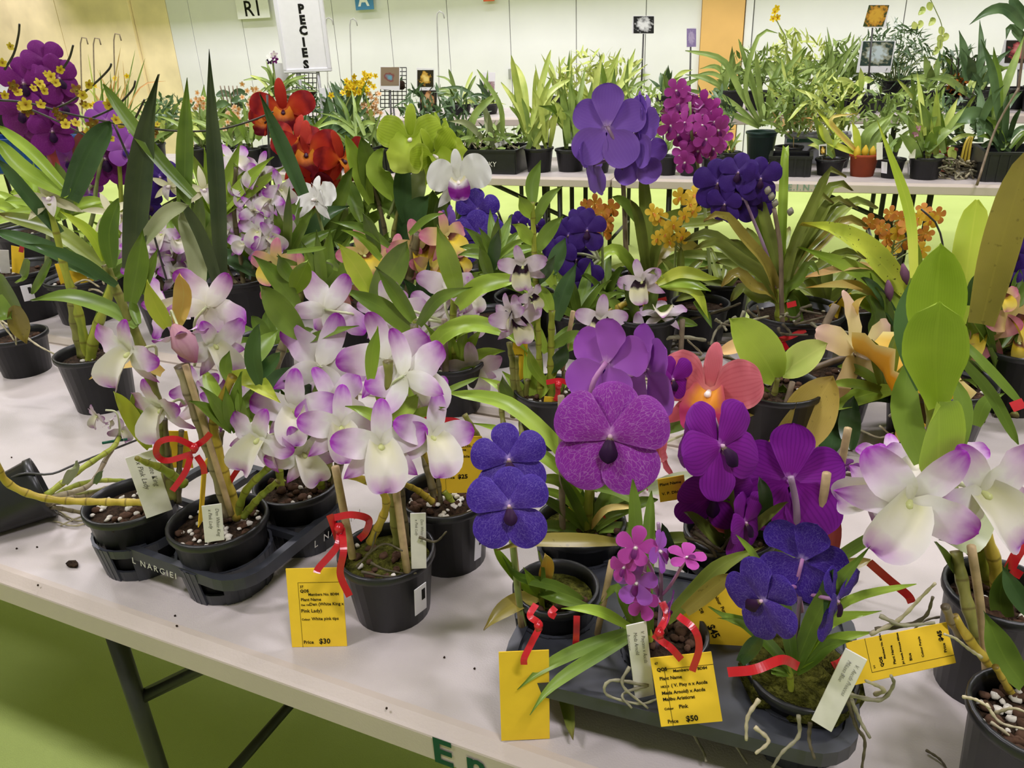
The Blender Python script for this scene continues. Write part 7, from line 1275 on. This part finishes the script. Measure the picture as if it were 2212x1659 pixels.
P = far('potted_orchid', 'small black pot with a white sticker next to the terracotta pot', 'orchid', (1909, 386), 50, 40); P.sticker(1911, 362, 15, 20, None, 0, False); plant_label('white slip label standing in the small sticker pot', (1900, 308), (1900, 345), 12, P.s - .03); clump(P, (1912, 340), 6, 60, 10, 50, 130, 'leaf_far', 'leaf')
P = far('potted_orchid', 'wide black pot with pale sticker and a pink flowered shoot', 'orchid', (1970, 389), 70, 46); P.sticker(1964, 364, 15, 20, None, 0, False); clump(P, (1975, 340), 12, 110, 20, 45, 135, 'leaf_far', 'leaf'); P.stem([(1965, 340), (1962, 310), (1956, 290)], 2, 'stem_pale'); [tiny(P, tiny_mesh('bud_pink'), x, y, 15, -.05) for x, y in ((1956, 285), (1962, 278), (1950, 280), (1958, 290))]; clump(P, (2000, 330), 8, 140, 18, 60, 110, 'leaf_farlight', 'leaf'); plant_label('white slip label in the wide sticker pot', (1973, 305), (1970, 342), 12, P.s - .05)
P = far('potted_orchid', 'brick red pot half hidden behind the tangle of roots', 'orchid', (2025, 374), 60, 48, 'pot_terra'); clump(P, (2025, 325), 9, 90, 18, 30, 150, 'leaf_far', 'leaf'); plant_label('white slip label in the brick red pot', (2033, 310), (2033, 345), 12, P.s - .06)
P = Plant('root_tangle', 'tangle of dry orchid roots lying on the far table edge', 'roots', FT(2065, 384))
for i in range(40): x, y = rf.uniform(2030, 2105), rf.uniform(345, 382); P.root([(x, y), (x + rf.uniform(-30, 30), y + rf.uniform(-15, 12)), (x + rf.uniform(-45, 45), min(386, y + rf.uniform(-10, 25)))], rf.uniform(1.5, 3), rf.choice(('root_pale', 'root', 'root_dark')), d=(rf.uniform(-.06, .06), rf.uniform(-.06, .06)))
P.leaf([(2060, 345), (2055, 325), (2062, 318)], 18, 'leaf_farlight', 'oval'); P.leaf([(2060, 360), (2030, 340), (2015, 338)], 16, 'leaf_far', 'oval'); [P.stem([(2075 + i * 8, 350), (2085 + i * 6, 310), (2095 + i * 3, 295)], 3, 'cane_yellow') for i in range(3)]
crate('black slatted crate with scrawled white name at the table joint', 2120, 2290, 334, 394, 0, 'pot_black', .3, True, 'MFCIN', holes=8); P = Plant('potted_orchid', 'spiky orchid in the black slatted crate', 'orchid', FT(2180, 385) + WN * .15); clump(P, (2170, 330), 16, 90, 14, 20, 160, 'leaf_fardark', 'strap'); clump(P, (2140, 300), 8, 190, 22, 60, 120, 'leaf_fardark', 'leaf'); P.leaf([(2130, 280), (2100, 250), (2060, 275)], 40, 'leaf_fardark', 'leaf'); P.stem([(2110, 400), (2150, 280), (2200, 190)], 3, 'stem_brown', d=(-.2, -.2))
P = Plant('potted_orchid', 'sprawling pale leaved orchid filling the long black crate', 'orchid', FT(1050, 372) + WN * .15); clump(P, (1060, 325), 14, 100, 16, 10, 170, 'leaf_grey', 'leaf'); bush(P, (1065, 300), 80, 24, 60, 26, 8, 'leaf_far'); [P.root([(1000 + i * 12, 320), (1010 + i * 12, 300 + (i % 3) * 8), (1030 + i * 12, 322)], 2, 'root_pale') for i in range(9)]
P.leaf([(1085, 310), (1080, 230), (1030, 150)], 12, 'leaf_far', 'strap'); P.leaf([(1010, 320), (1025, 250), (1075, 200)], 16, 'leaf_far', 'strap'); plant_label('white label lying in the long black crate', (1105, 300), (1070, 315), 10, P.s - .05)
# ---- raised row
for lb, foot, rim, hp, mt, crown, n, L, w, a0, a1, lm, sh in (
    ('dark low planter of thin orchids left of the printed poster', (990, 254), 62, 22, 'pot_black', (990, 232), 14, 80, 8, 20, 160, 'leaf_far', 'strap'), ('dark thin leaved planter under the pinkish poster', (1050, 254), 60, 22, 'pot_black', (1050, 232), 12, 80, 9, 20, 160, 'leaf_fardark', 'leaf'), ('fern in the raised row behind the grassy clump', (1200, 256), 50, 34, 'pot_black', (1215, 220), 14, 100, 9, 30, 150, 'leaf_farlight', 'leaf'), ('low pot behind the broad upright leaves', (1340, 256), 50, 34, 'pot_black', (1345, 220), 14, 80, 12, 25, 155, 'leaf_far', 'leaf'), ('dark leaved pot left of the orange column', (1440, 252), 54, 36, 'pot_black', (1440, 215), 16, 80, 12, 15, 165, 'leaf_fardark', 'leaf'),
    ('leafy pot in front of the orange column', (1580, 248), 56, 44, 'pot_black', (1575, 205), 18, 90, 14, 20, 160, 'leaf_far', 'leaf'), ('bushy pot right of the orange column', (1690, 246), 56, 40, 'pot_black', (1690, 205), 16, 110, 12, 40, 140, 'leaf_far', 'strap'), ('tall leafy pot in front of the palm', (1800, 246), 60, 40, 'pot_black', (1800, 205), 16, 130, 12, 50, 130, 'leaf_far', 'leaf'), ('pale leaved pot behind the terracotta pot', (1880, 246), 60, 38, 'pot_black', (1890, 205), 10, 70, 18, 30, 150, 'leaf_farlight', 'leaf'), ('leafy pot left of the hanging orange seed tails', (2010, 248), 60, 40, 'pot_black', (2010, 205), 12, 80, 16, 20, 160, 'leaf_far', 'leaf'), ('black pot of broad dark leaves at the right end of the raised row', (2150, 244), 70, 44, 'pot_black', (2150, 200), 14, 120, 18, 30, 150, 'leaf_fardark', 'leaf')):
    P = far('potted_orchid', lb, 'orchid', foot, rim, hp, mt, 1); clump(P, crown, n, L, w, a0, a1, lm, sh)
P = Plant('palm_bush', 'dark feathery palm bush against the warm white wall', 'palm', FT(1935, 232, BZ) + WN * .3)
for i in range(20):
    a = R_(25 + i * 7 + rf.uniform(-5, 5)); l = rf.uniform(70, 125); P.stem([(1935, 215), (1935 + math.cos(a) * l * .5, 200 - math.sin(a) * l * .7), (1935 + math.cos(a) * l, 200 - math.sin(a) * l * .95 + 10)], 1.6, 'stem_green', name='frond_stem', d=(0, rf.uniform(-.1, .15)))
bush(P, (1935, 120), 72, 72, 620, 22, 4.2, 'leaf_fardark', .2, up=-.1); P.pot(60, .14, 'pot_black')
P = Plant('hanging_seed_tails', 'row of black hooks hung with orange dried flower tails', 'orchid', FT(2090, 235, BZ) + WN * .1); P.part('tray', box(FT(2090, 238, BZ) + WN * .1 + UP * .03, (.16, .1, .03), WD, WN, UP, .004), 'pot_black', False)
for x in (2052, 2066, 2078, 2084, 2100, 2108, 2122, 2130): P.stem([(x, 215), (x + 2, 160), (x + 5, 128), (x + 1, 124)], 1.8, 'stem_black', name='hook'); bush(P, (x - 3, 185), 8, 26, 22, 12, 5, 'seedorange', .03, 'seed_tail')
P = Plant('hanging_vine', 'string of small heart leaves hanging down the warm white wall', 'vine', FT(2020, 236, BZ) + WN * .3); P.stem([(2000, -20), (2020, 20), (2035, 60), (2030, 110), (2038, 165)], 1, 'stem_green', name='vine_stem'); P.pot(44, .1, 'pot_black')
for i, (x, y) in enumerate(((1990, 15), (2005, 5), (2012, 38), (2030, 58), (2040, 72), (2026, 88), (2020, 102), (2030, 118), (2022, 130), (2038, 145), (2042, 160), (2028, 76), (1985, 45), (1972, 48))): P.leaf([(x, y), (x + 3, y + 8), (x + (6 if i % 2 else -6), y + 18)], 13, 'leaf_farlight', 'oval', d=(0, 0))
P = far('potted_orchid', 'orchid with large drooping grey green leaves high on the right', 'orchid', (2200, 244), 70, 50, 'pot_black', 1); [P.leaf(q, 22, 'leaf_fardark', 'leaf') for q in ([(2220, 60), (2180, 20), (2140, 25), (2100, 54)], [(2225, 40), (2200, 10), (2190, -20)], [(2230, 100), (2190, 60), (2180, 85)])]; P.stem([(2205, 205), (2218, 100), (2225, 40)], 3, 'stem_brown')
# left part of the far tables
P = far('potted_dendrobium', 'tall dendrobium with bright yellow flower cluster beside the sign post', 'orchid', (755, 374), 60, 46); clump(P, (755, 320), 12, 140, 12, 50, 130, 'leaf_fardark', 'leaf'); [tiny(P, tiny_mesh('brightyellow'), rf.gauss(775, 18), rf.gauss(188, 9), 15, rf.uniform(-.04, .04)) for i in range(34)]; [tiny(P, tiny_mesh('brightyellow'), rf.gauss(800, 8), rf.gauss(168, 7), 12, rf.uniform(-.04, .04)) for i in range(12)]
P.leaf([(740, 250), (735, 215), (718, 175)], 14, 'leaf_fardark', 'leaf'); P.leaf([(755, 240), (760, 200), (740, 170)], 16, 'leaf_fardark', 'leaf'); P.stem([(755, 320), (750, 240), (770, 195)], 2, 'stem_green')
for lb, bx_, by_, cx, cy, nx, ny, k in (('cream and orange flowered orchid beside the yellow cluster', 800, 374, 795, 232, 10, 14, 26), ('hanging cream orange flower tail left of the red orchid', 545, 370, 543, 222, 9, 22, 26), ('shorter cream orange flower tail beside the twiggy shoots', 515, 370, 515, 252, 9, 14, 18), ('cream orange flower tail right of the sword leaf', 435, 368, 432, 222, 9, 10, 14)):
    P = far('potted_orchid', lb, 'orchid', (bx_, by_), 50, 44); P.stem([(bx_, by_ - 50), (bx_ - 5, by_ - 100), (cx, cy)], 2, 'stem_green'); [tiny(P, tiny_mesh('cream_orange'), rf.gauss(cx, nx), rf.gauss(cy, ny), 13, rf.uniform(-.04, .04)) for i in range(k)]; clump(P, (bx_, by_ - 48), 10, 110, 12, 30, 150, 'leaf_far', 'leaf')
P = far('potted_orchid', 'upright orchid with a white and dark purple flower left of the sign', 'orchid', (565, 366), 50, 44); clump(P, (578, 215), 16, 80, 8, 10, 170, 'leaf_far', 'strap', .3); P.stem([(570, 320), (576, 220), (566, 130)], 2.4, 'stem_green'); [tiny(P, tiny_mesh(mt), x, y, sz, -.02) for x, y, sz, mt in ((563, 124, 22, 'white_petal'), (571, 130, 18, 'vanda_wine'), (560, 133, 16, 'lip_dark'), (570, 119, 16, 'nob_petal_pale'))]; clump(P, (570, 320), 10, 120, 10, 40, 140, 'leaf_far', 'strap')
P = far('potted_orchid', 'twiggy orchid with oval dark leaves against the white panels', 'orchid', (500, 368), 56, 44); [P.leaf([(x, y), (x + 16, y - 6), (x + 34, y)], 16, 'leaf_fardark', 'oval') for x, y in ((472, 208), (505, 205), (505, 220), (502, 232), (470, 230))]; [P.stem([(500, 320), (495 + i * 6, 250), (480 + i * 9, 185)], 1.5, 'stem_brown') for i in range(5)]
P = far('potted_orchid', 'dense low foliage pot under the plywood wall', 'orchid', (330, 366), 70, 50); clump(P, (340, 310), 20, 90, 14, 10, 170, 'leaf_far', 'leaf'); bush(P, (360, 240), 50, 30, 120, 18, 7, 'leaf_fardark')
P = far('potted_orchid', 'wispy grass like orchid against the plywood wall', 'orchid', (235, 370), 60, 46); clump(P, (235, 310), 26, 170, 3.5, 55, 125, 'leaf_tan', 'strap', .3); clump(P, (200, 310), 16, 130, 4, 50, 130, 'leaf_far', 'strap', .3); [tiny(P, tiny_mesh('brightyellow'), x, y, 12) for x, y in ((183, 228), (190, 225), (236, 170), (262, 165), (192, 186))]
P = far('potted_orchid', 'bright leaved orchid pot behind the sword leaves', 'orchid', (420, 372), 60, 46); clump(P, (425, 315), 14, 120, 20, 40, 140, 'leaf_farlight', 'leaf')
P = far('potted_orchid', 'white flowered leafy pot between the sign posts', 'orchid', (670, 374), 60, 44); clump(P, (670, 320), 14, 100, 14, 20, 160, 'leaf_fardark', 'leaf'); [tiny(P, tiny_mesh('white_petal'), x, y, 16) for x, y in ((708, 215), (716, 222), (702, 225), (660, 265))]
e3, _p = trestle('trestle_table', 'white folding trestle table at the plywood wall with blue and black crates', fc - 1.9, fc - .006, 0, .755, TABLE_Z, WD, FO, far_legs(fc - 1.6, fc - .3))
crate('blue plastic crate on the table by the plywood wall', -60, 130, 306, 376, 0, 'crate_blue', .28, True, holes=8)
crate('black mesh tray standing behind the blue crate', -60, 120, 236, 343, 0, 'pot_black', .3, True, holes=12)
P = Plant('potted_orchid', 'pink and white seedlings filling the blue crate', 'orchid', FT(60, 372) + WN * .15); bush(P, (110, 320), 60, 26, 80, 22, 7, 'leaf_far'); [tiny(P, tiny_mesh('bud_pink'), rf.gauss(120, 25), rf.gauss(318, 12), 12) for i in range(16)]
photo_card('white printed notice at the left over the black mesh tray', -10, 152, 20, 198, s1f(-10) + .2, 'paper', (.1, .1, .3), 4, ((5, 198), (14, 350)))
# ---- signs and cards over the far tables
s0 = s1f(660) + .15
e = Plant('species_sign', 'white board sign reading SPECIES downwards on two grey posts', 'sign', V(678, 372, s0) * np.array([1, 1, 0]) + np.array([0, 0, TABLE_Z]))
TLs, TRs, BLs = V(596, -110, s0), V(700, -112, s0), V(618, 154, s0); ex = nz(TRs - TLs); ex[2] = 0; ex = nz(ex); W = M(100, TLs); BLp = BLs; H = (TLs - BLs)[2]; en = nz(np.cross(ex, UP)); ctr = BLp + ex * W / 2 + UP * H / 2
e.part('board', box(ctr, (W / 2, .012, H / 2), ex, -en, UP, .006), 'paper', False); e.part('frame', join([box(ctr + ex * s * W / 2, (.012, .02, H / 2), ex, -en, UP, .004) for s in (-1, 1)] + [box(ctr - UP * H / 2, (W / 2 + .012, .02, .012), ex, -en, UP, .004)]), 'panel_white', False)
for x in (.28, .72): e.part('post', tube([BLp + ex * W * x, BLp + ex * W * x - UP * (BLp[2] - TABLE_Z)], .011, 10), 'steel_grey')
for ch, x, y in (('S', 640, -15), ('P', 650, 18), ('E', 653, 42), ('C', 655, 65), ('I', 656, 90), ('E', 658, 113), ('S', 661, 139)):
    d = ray(x, y); k = ((ctr + en * .013 - CAM) @ en) / (d @ en); text('sign_letter', ch, e.e, CAM + d * k, ex, UP, en, (0, -.025), .068, 'ink', 'CENTER', bold=.004)
photo_card('photo card of a brown flower spike beside the yellow cluster', 821, 143, 864, 193, s1f(821) + .1, 'photo_brown', (.04, .04, .16), 0, ((843, 193), (845, 260))); photo_card('upper yellow spider flower photo on the double card', 900, 146, 938, 190, s1f(900) + .05, 'photo_yellow', (.04, .12, .05), 0, ((920, 190), (930, 352))); photo_card('lower peach flower photo on the double card', 906, 191, 945, 243, s1f(906) + .05, 'photo_peach', (.04, .08, .06), 0, ((925, 243), (928, 330)))
photo_card('tall pinkish printed poster in front of the white panels', 1043, 156, 1070, 226, s2f(1043) + .1, 'photo_pink', (.06, .28, .03), 0, ((1056, 226), (1058, 244))); photo_card('black and white flower photo card on a thin wire', 1367, 34, 1414, 73, s2f(1367) + .05, 'photo_white', (.03, .03, .03), 0, ((1390, 73), (1383, 248))); photo_card('small mauve photo card on a wire by the orange column', 1483, 61, 1504, 102, s2f(1483) + .05, 'photo_mauve', (.02, .02, .02), 0, ((1492, 100), (1489, 246))); photo_card('dark purple bloom photo easel behind the pink vanda', 1414, 226, 1450, 268, s1f(1414) + .2, 'photo_purple', (.08, .08, .08), 4, ((1432, 268), (1434, 345)))
photo_card('leaning orange flower photo above the spider card', 1862, 10, 1908, 60, s2f(1862) + .05, 'photo_orange', (.02, .02, .05), 14, ((1885, 58), (1870, 244))); photo_card('large spider orchid photo card in front of the palm', 1851, 88, 1926, 157, s2f(1851) + .05, 'photo_spider', (.05, .02, .22), 10, ((1880, 155), (1872, 250))); photo_card('photo card of red spiky flowers at the right end', 2164, 86, 2240, 150, s2f(2164) + .05, 'photo_red', (.05, .02, .22), 6, ((2200, 150), (2195, 244)))
for x, y0, y1, lb in ((762, 40, 180, 'white wire plant hanger beside the A sign'), (950, 24, 190, 'white wire plant hanger left of the door handle panel'), (710, 38, 190, 'white wire plant hanger next to the species sign'), (180, 80, 230, 'thin wire hook on the plywood wall, shortest of three'), (208, 81, 230, 'middle thin wire hook on the plywood wall'), (252, 72, 230, 'tallest thin wire hook on the plywood wall')):
    s_ = s2f(x) + .2 if x > 500 else s1f(x) + .3; y1 = y1 if x > 500 else 285; o = stick('wire_hanger', lb, 'hanger', [(x + 10, y0 + 16, 0), (x + 6, y0 + 2, 0), (x - 2, y0 + 1, 0), (x - 6, y0 + 12, 0), (x - 4, (y0 + y1) / 2, 0), (x, y1 + 60, 0)], 1.4, 'wire_pale' if x > 500 else 'bamboo_grey', s_)
for lb, x0, x1, y0, y1 in (('wire mesh panel with a mounted plant under the species sign', 632, 684, 158, 262), ('wire mesh stand with mounted plant beside the brown spike photo', 822, 878, 146, 232)):
    s_ = s1f(x0) + .25; a = V((x0 + x1) / 2, y1, s_); P = Plant('mesh_panel', lb, 'plant stand', a); g = [tube([V(x0 + (x1 - x0) * k / 6, y0, s_), V(x0 + (x1 - x0) * k / 6, y1, s_)], .003, 5) for k in range(7)] + [tube([V(x0, y0 + (y1 - y0) * k / 10, s_), V(x1, y0 + (y1 - y0) * k / 10, s_)], .003, 5) for k in range(11)]
    P.part('wire_grid', join(g), 'wire'); P.part('bark_slab', box(V((x0 + x1) / 2, y0 + (y1 - y0) * .45, s_ - .03), (M(24, a), .02, M(9, a)), RIGHT, FH, UP, .01), 'bark'); P.part('leg', tube([V((x0 + x1) / 2, y1, s_), V((x0 + x1) / 2, y1, s_) * np.array([1, 1, 0]) + np.array([0, 0, TABLE_Z])], .006, 8), 'wire'); bush(P, ((x0 + x1) / 2, y0 + (y1 - y0) * .42), 22, 8, 30, 14, 4, 'leaf_fardark', .03)
plant_label('grey pull up notice left of the sign post', (702, 190), (712, 350), 24, s1f(700) + .1, mat='paper'); plant_label('pale notice card behind the sign left edge', (606, 136), (622, 345), 30, s1f(610) + .25, mat='paper')
# a flat cardboard box on the carpet behind the near tables
c = FT(1720, 470, 0.12); q = c; o = props(link('cardboard_box', mk('cardboard_box', box((q[0] - .45, 3.05, .16), (.28, .2, .16), (1, .15, 0), (-.15, 1, 0), UP, .004), 'card_brown', (q[0] - .45, 3.05, 0), False), None, (q[0] - .45, 3.05, 0)), 'plain brown cardboard box on the green carpet behind the fan vanda', 'box')

for lb, x, y, row, rx, ry, mt, n in (('thicket of fine leaves behind the long black crate', 1000, 360, 0, 60, 50, 'leaf_fardark', 130), ('thicket of leafy shoots between the sign posts and yellow cluster', 720, 360, 0, 60, 60, 'leaf_fardark', 160), ('thicket of pale shoots right of the grassy clump', 1390, 360, 0, 50, 60, 'leaf_far', 120), ('thicket of fine stems in front of the palm', 1830, 240, 1, 70, 50, 'leaf_far', 170), ('thicket of fine stems left of the palm', 1720, 240, 1, 60, 60, 'leaf_farlight', 160), ('thicket of leaves right of the palm', 2040, 240, 1, 50, 40, 'leaf_fardark', 120), ('thicket of leaves at the table joint', 2080, 360, 0, 60, 60, 'leaf_fardark', 130), ('thicket of small leaves beside the twiggy orchid', 610, 360, 0, 60, 60, 'leaf_fardark', 150), ('thicket of leaves behind the sword leaves', 480, 360, 0, 60, 50, 'leaf_far', 140), ('thicket of broad leaves behind the tall violet vanda', 1290, 246, 1, 90, 40, 'leaf_farlight', 130), ('thicket of leaves under the brown spike photo', 880, 360, 0, 60, 60, 'leaf_fardark', 150), ('thicket of shoots behind the dark green pot', 1590, 246, 1, 60, 44, 'leaf_far', 120), ('thicket of tall shoots behind the carry crates', 1700, 346, 0, 55, 60, 'leaf_far', 130), ('thicket of tall shoots behind the seedling pot', 1800, 346, 0, 55, 60, 'leaf_farlight', 130), ('thicket of tall shoots behind the sticker pots', 1990, 346, 0, 55, 60, 'leaf_far', 130), ('thicket of leaves behind the seedling row', 1540, 346, 0, 50, 50, 'leaf_fardark', 110), ('thicket of shoots right of the terracotta pot', 1905, 346, 0, 60, 50, 'leaf_far', 110)):
    z = BZ if row else TABLE_Z; P = Plant('leafy_orchid', lb, 'orchid', FT(x, y, z) + WN * .18 if row else FT(x, 360)); P.follow = True; P.pot(60, .11, 'pot_black'); yc = y - 50 - ry; bush(P, (x, yc), rx, ry, n, 26, 7, mt, .12, up=.6); clump(P, (x, y - 50), 9, ry * 2.0, 9, 40, 140, mt, 'strap', .4)
# ============================================================ more leaves and canes on the near plants
random.seed(33)
q4.fan((1272, 1150), 7, 180, 26, 5, 175, 'leaf_mid', 'strap', .35, .4, .05); q5.fan((1578, 1200), 9, 190, 28, 5, 175, 'leaf_fan', 'strap', .3, .4, .06); q5.leaf([(1600, 1200), (1660, 1240), (1760, 1262)], 28, 'leaf_olive', 'strap', d=(-.03, -.06))
c1.fan((1690, 930), 5, 130, 46, 25, 155, 'leaf_mid', 'oval', .2, .3, .04); c3.fan((1915, 850), 6, 150, 26, 15, 165, 'leaf_mid', 'strap', .4, .4, .06); m18.fan((2150, 850), 8, 210, 26, 40, 165, 'leaf_mid', 'strap', .3, .4, .06); m17.fan((1975, 720), 6, 190, 34, 40, 150, 'leaf_bright', 'strap', .3, .3, .06)
p3.fan((668, 960), 8, 180, 32, 35, 150, 'leaf_mid', 'leaf', .25, .3, .05); p4.fan((852, 930), 5, 150, 28, 30, 150, 'leaf_bright', 'leaf', .25, .3, .04); p2.fan((500, 930), 6, 130, 28, 40, 140, 'leaf_mid', 'leaf', .25, .3, .05); m11.fan((985, 800), 6, 140, 30, 30, 150, 'leaf_bright', 'leaf', .3, .3, .05)
m10.fan((700, 640), 8, 150, 28, 30, 150, 'leaf_mid', 'leaf', .25, .3, .05); m12.fan((1150, 880), 6, 150, 26, 30, 150, 'leaf_bright', 'leaf', .25, .3, .05); m13.fan((1385, 720), 6, 150, 24, 20, 160, 'leaf_mid', 'strap', .4, .4, .06)
for P, r_, mt in (([(610, 1080), (600, 990), (585, 900)], 9, 'cane_fresh'), ([(720, 1090), (735, 990), (760, 900), (768, 820)], 11, 'cane_grey'), ([(660, 1090), (676, 1000), (660, 920)], 10, 'cane_grey'), ([(650, 1100), (620, 1050), (600, 1030)], 8, 'cane_fresh')): p3.cane(P, r_, mt, 6, d=(0, .05))
for P, r_, mt in (([(1130, 980), (1128, 900), (1140, 820)], 8, 'cane_green'), ([(1100, 980), (1085, 900), (1080, 830)], 7, 'cane_green'), ([(1215, 960), (1212, 880), (1218, 800)], 6, 'cane_old')): m12.cane(P, r_, mt, 5)
for P, r_, mt in (([(2160, 900), (2150, 830), (2120, 770)], 10, 'cane_old'), ([(2190, 900), (2195, 820), (2180, 760)], 9, 'cane_green'), ([(2120, 910), (2105, 860), (2100, 820)], 7, 'cane_old')): m18.cane(P, r_, mt, 5)
for P in ([(1290, 770), (1340, 800), (1270, 830)], [(1380, 810), (1330, 780), (1300, 820)], [(1560, 760), (1610, 790), (1670, 770)], [(1480, 800), (1540, 800), (1590, 840)]): m13.root(P, 4, 'root', d=(-.02, -.04))
for P in ([(2030, 980), (2060, 1000), (2090, 985)], [(2050, 1330), (2000, 1340), (1960, 1372)], [(2000, 1620), (2030, 1640), (2050, 1668)]): w1.root(P, 3, 'root_dark', d=(0, -.02))
flush_texts()
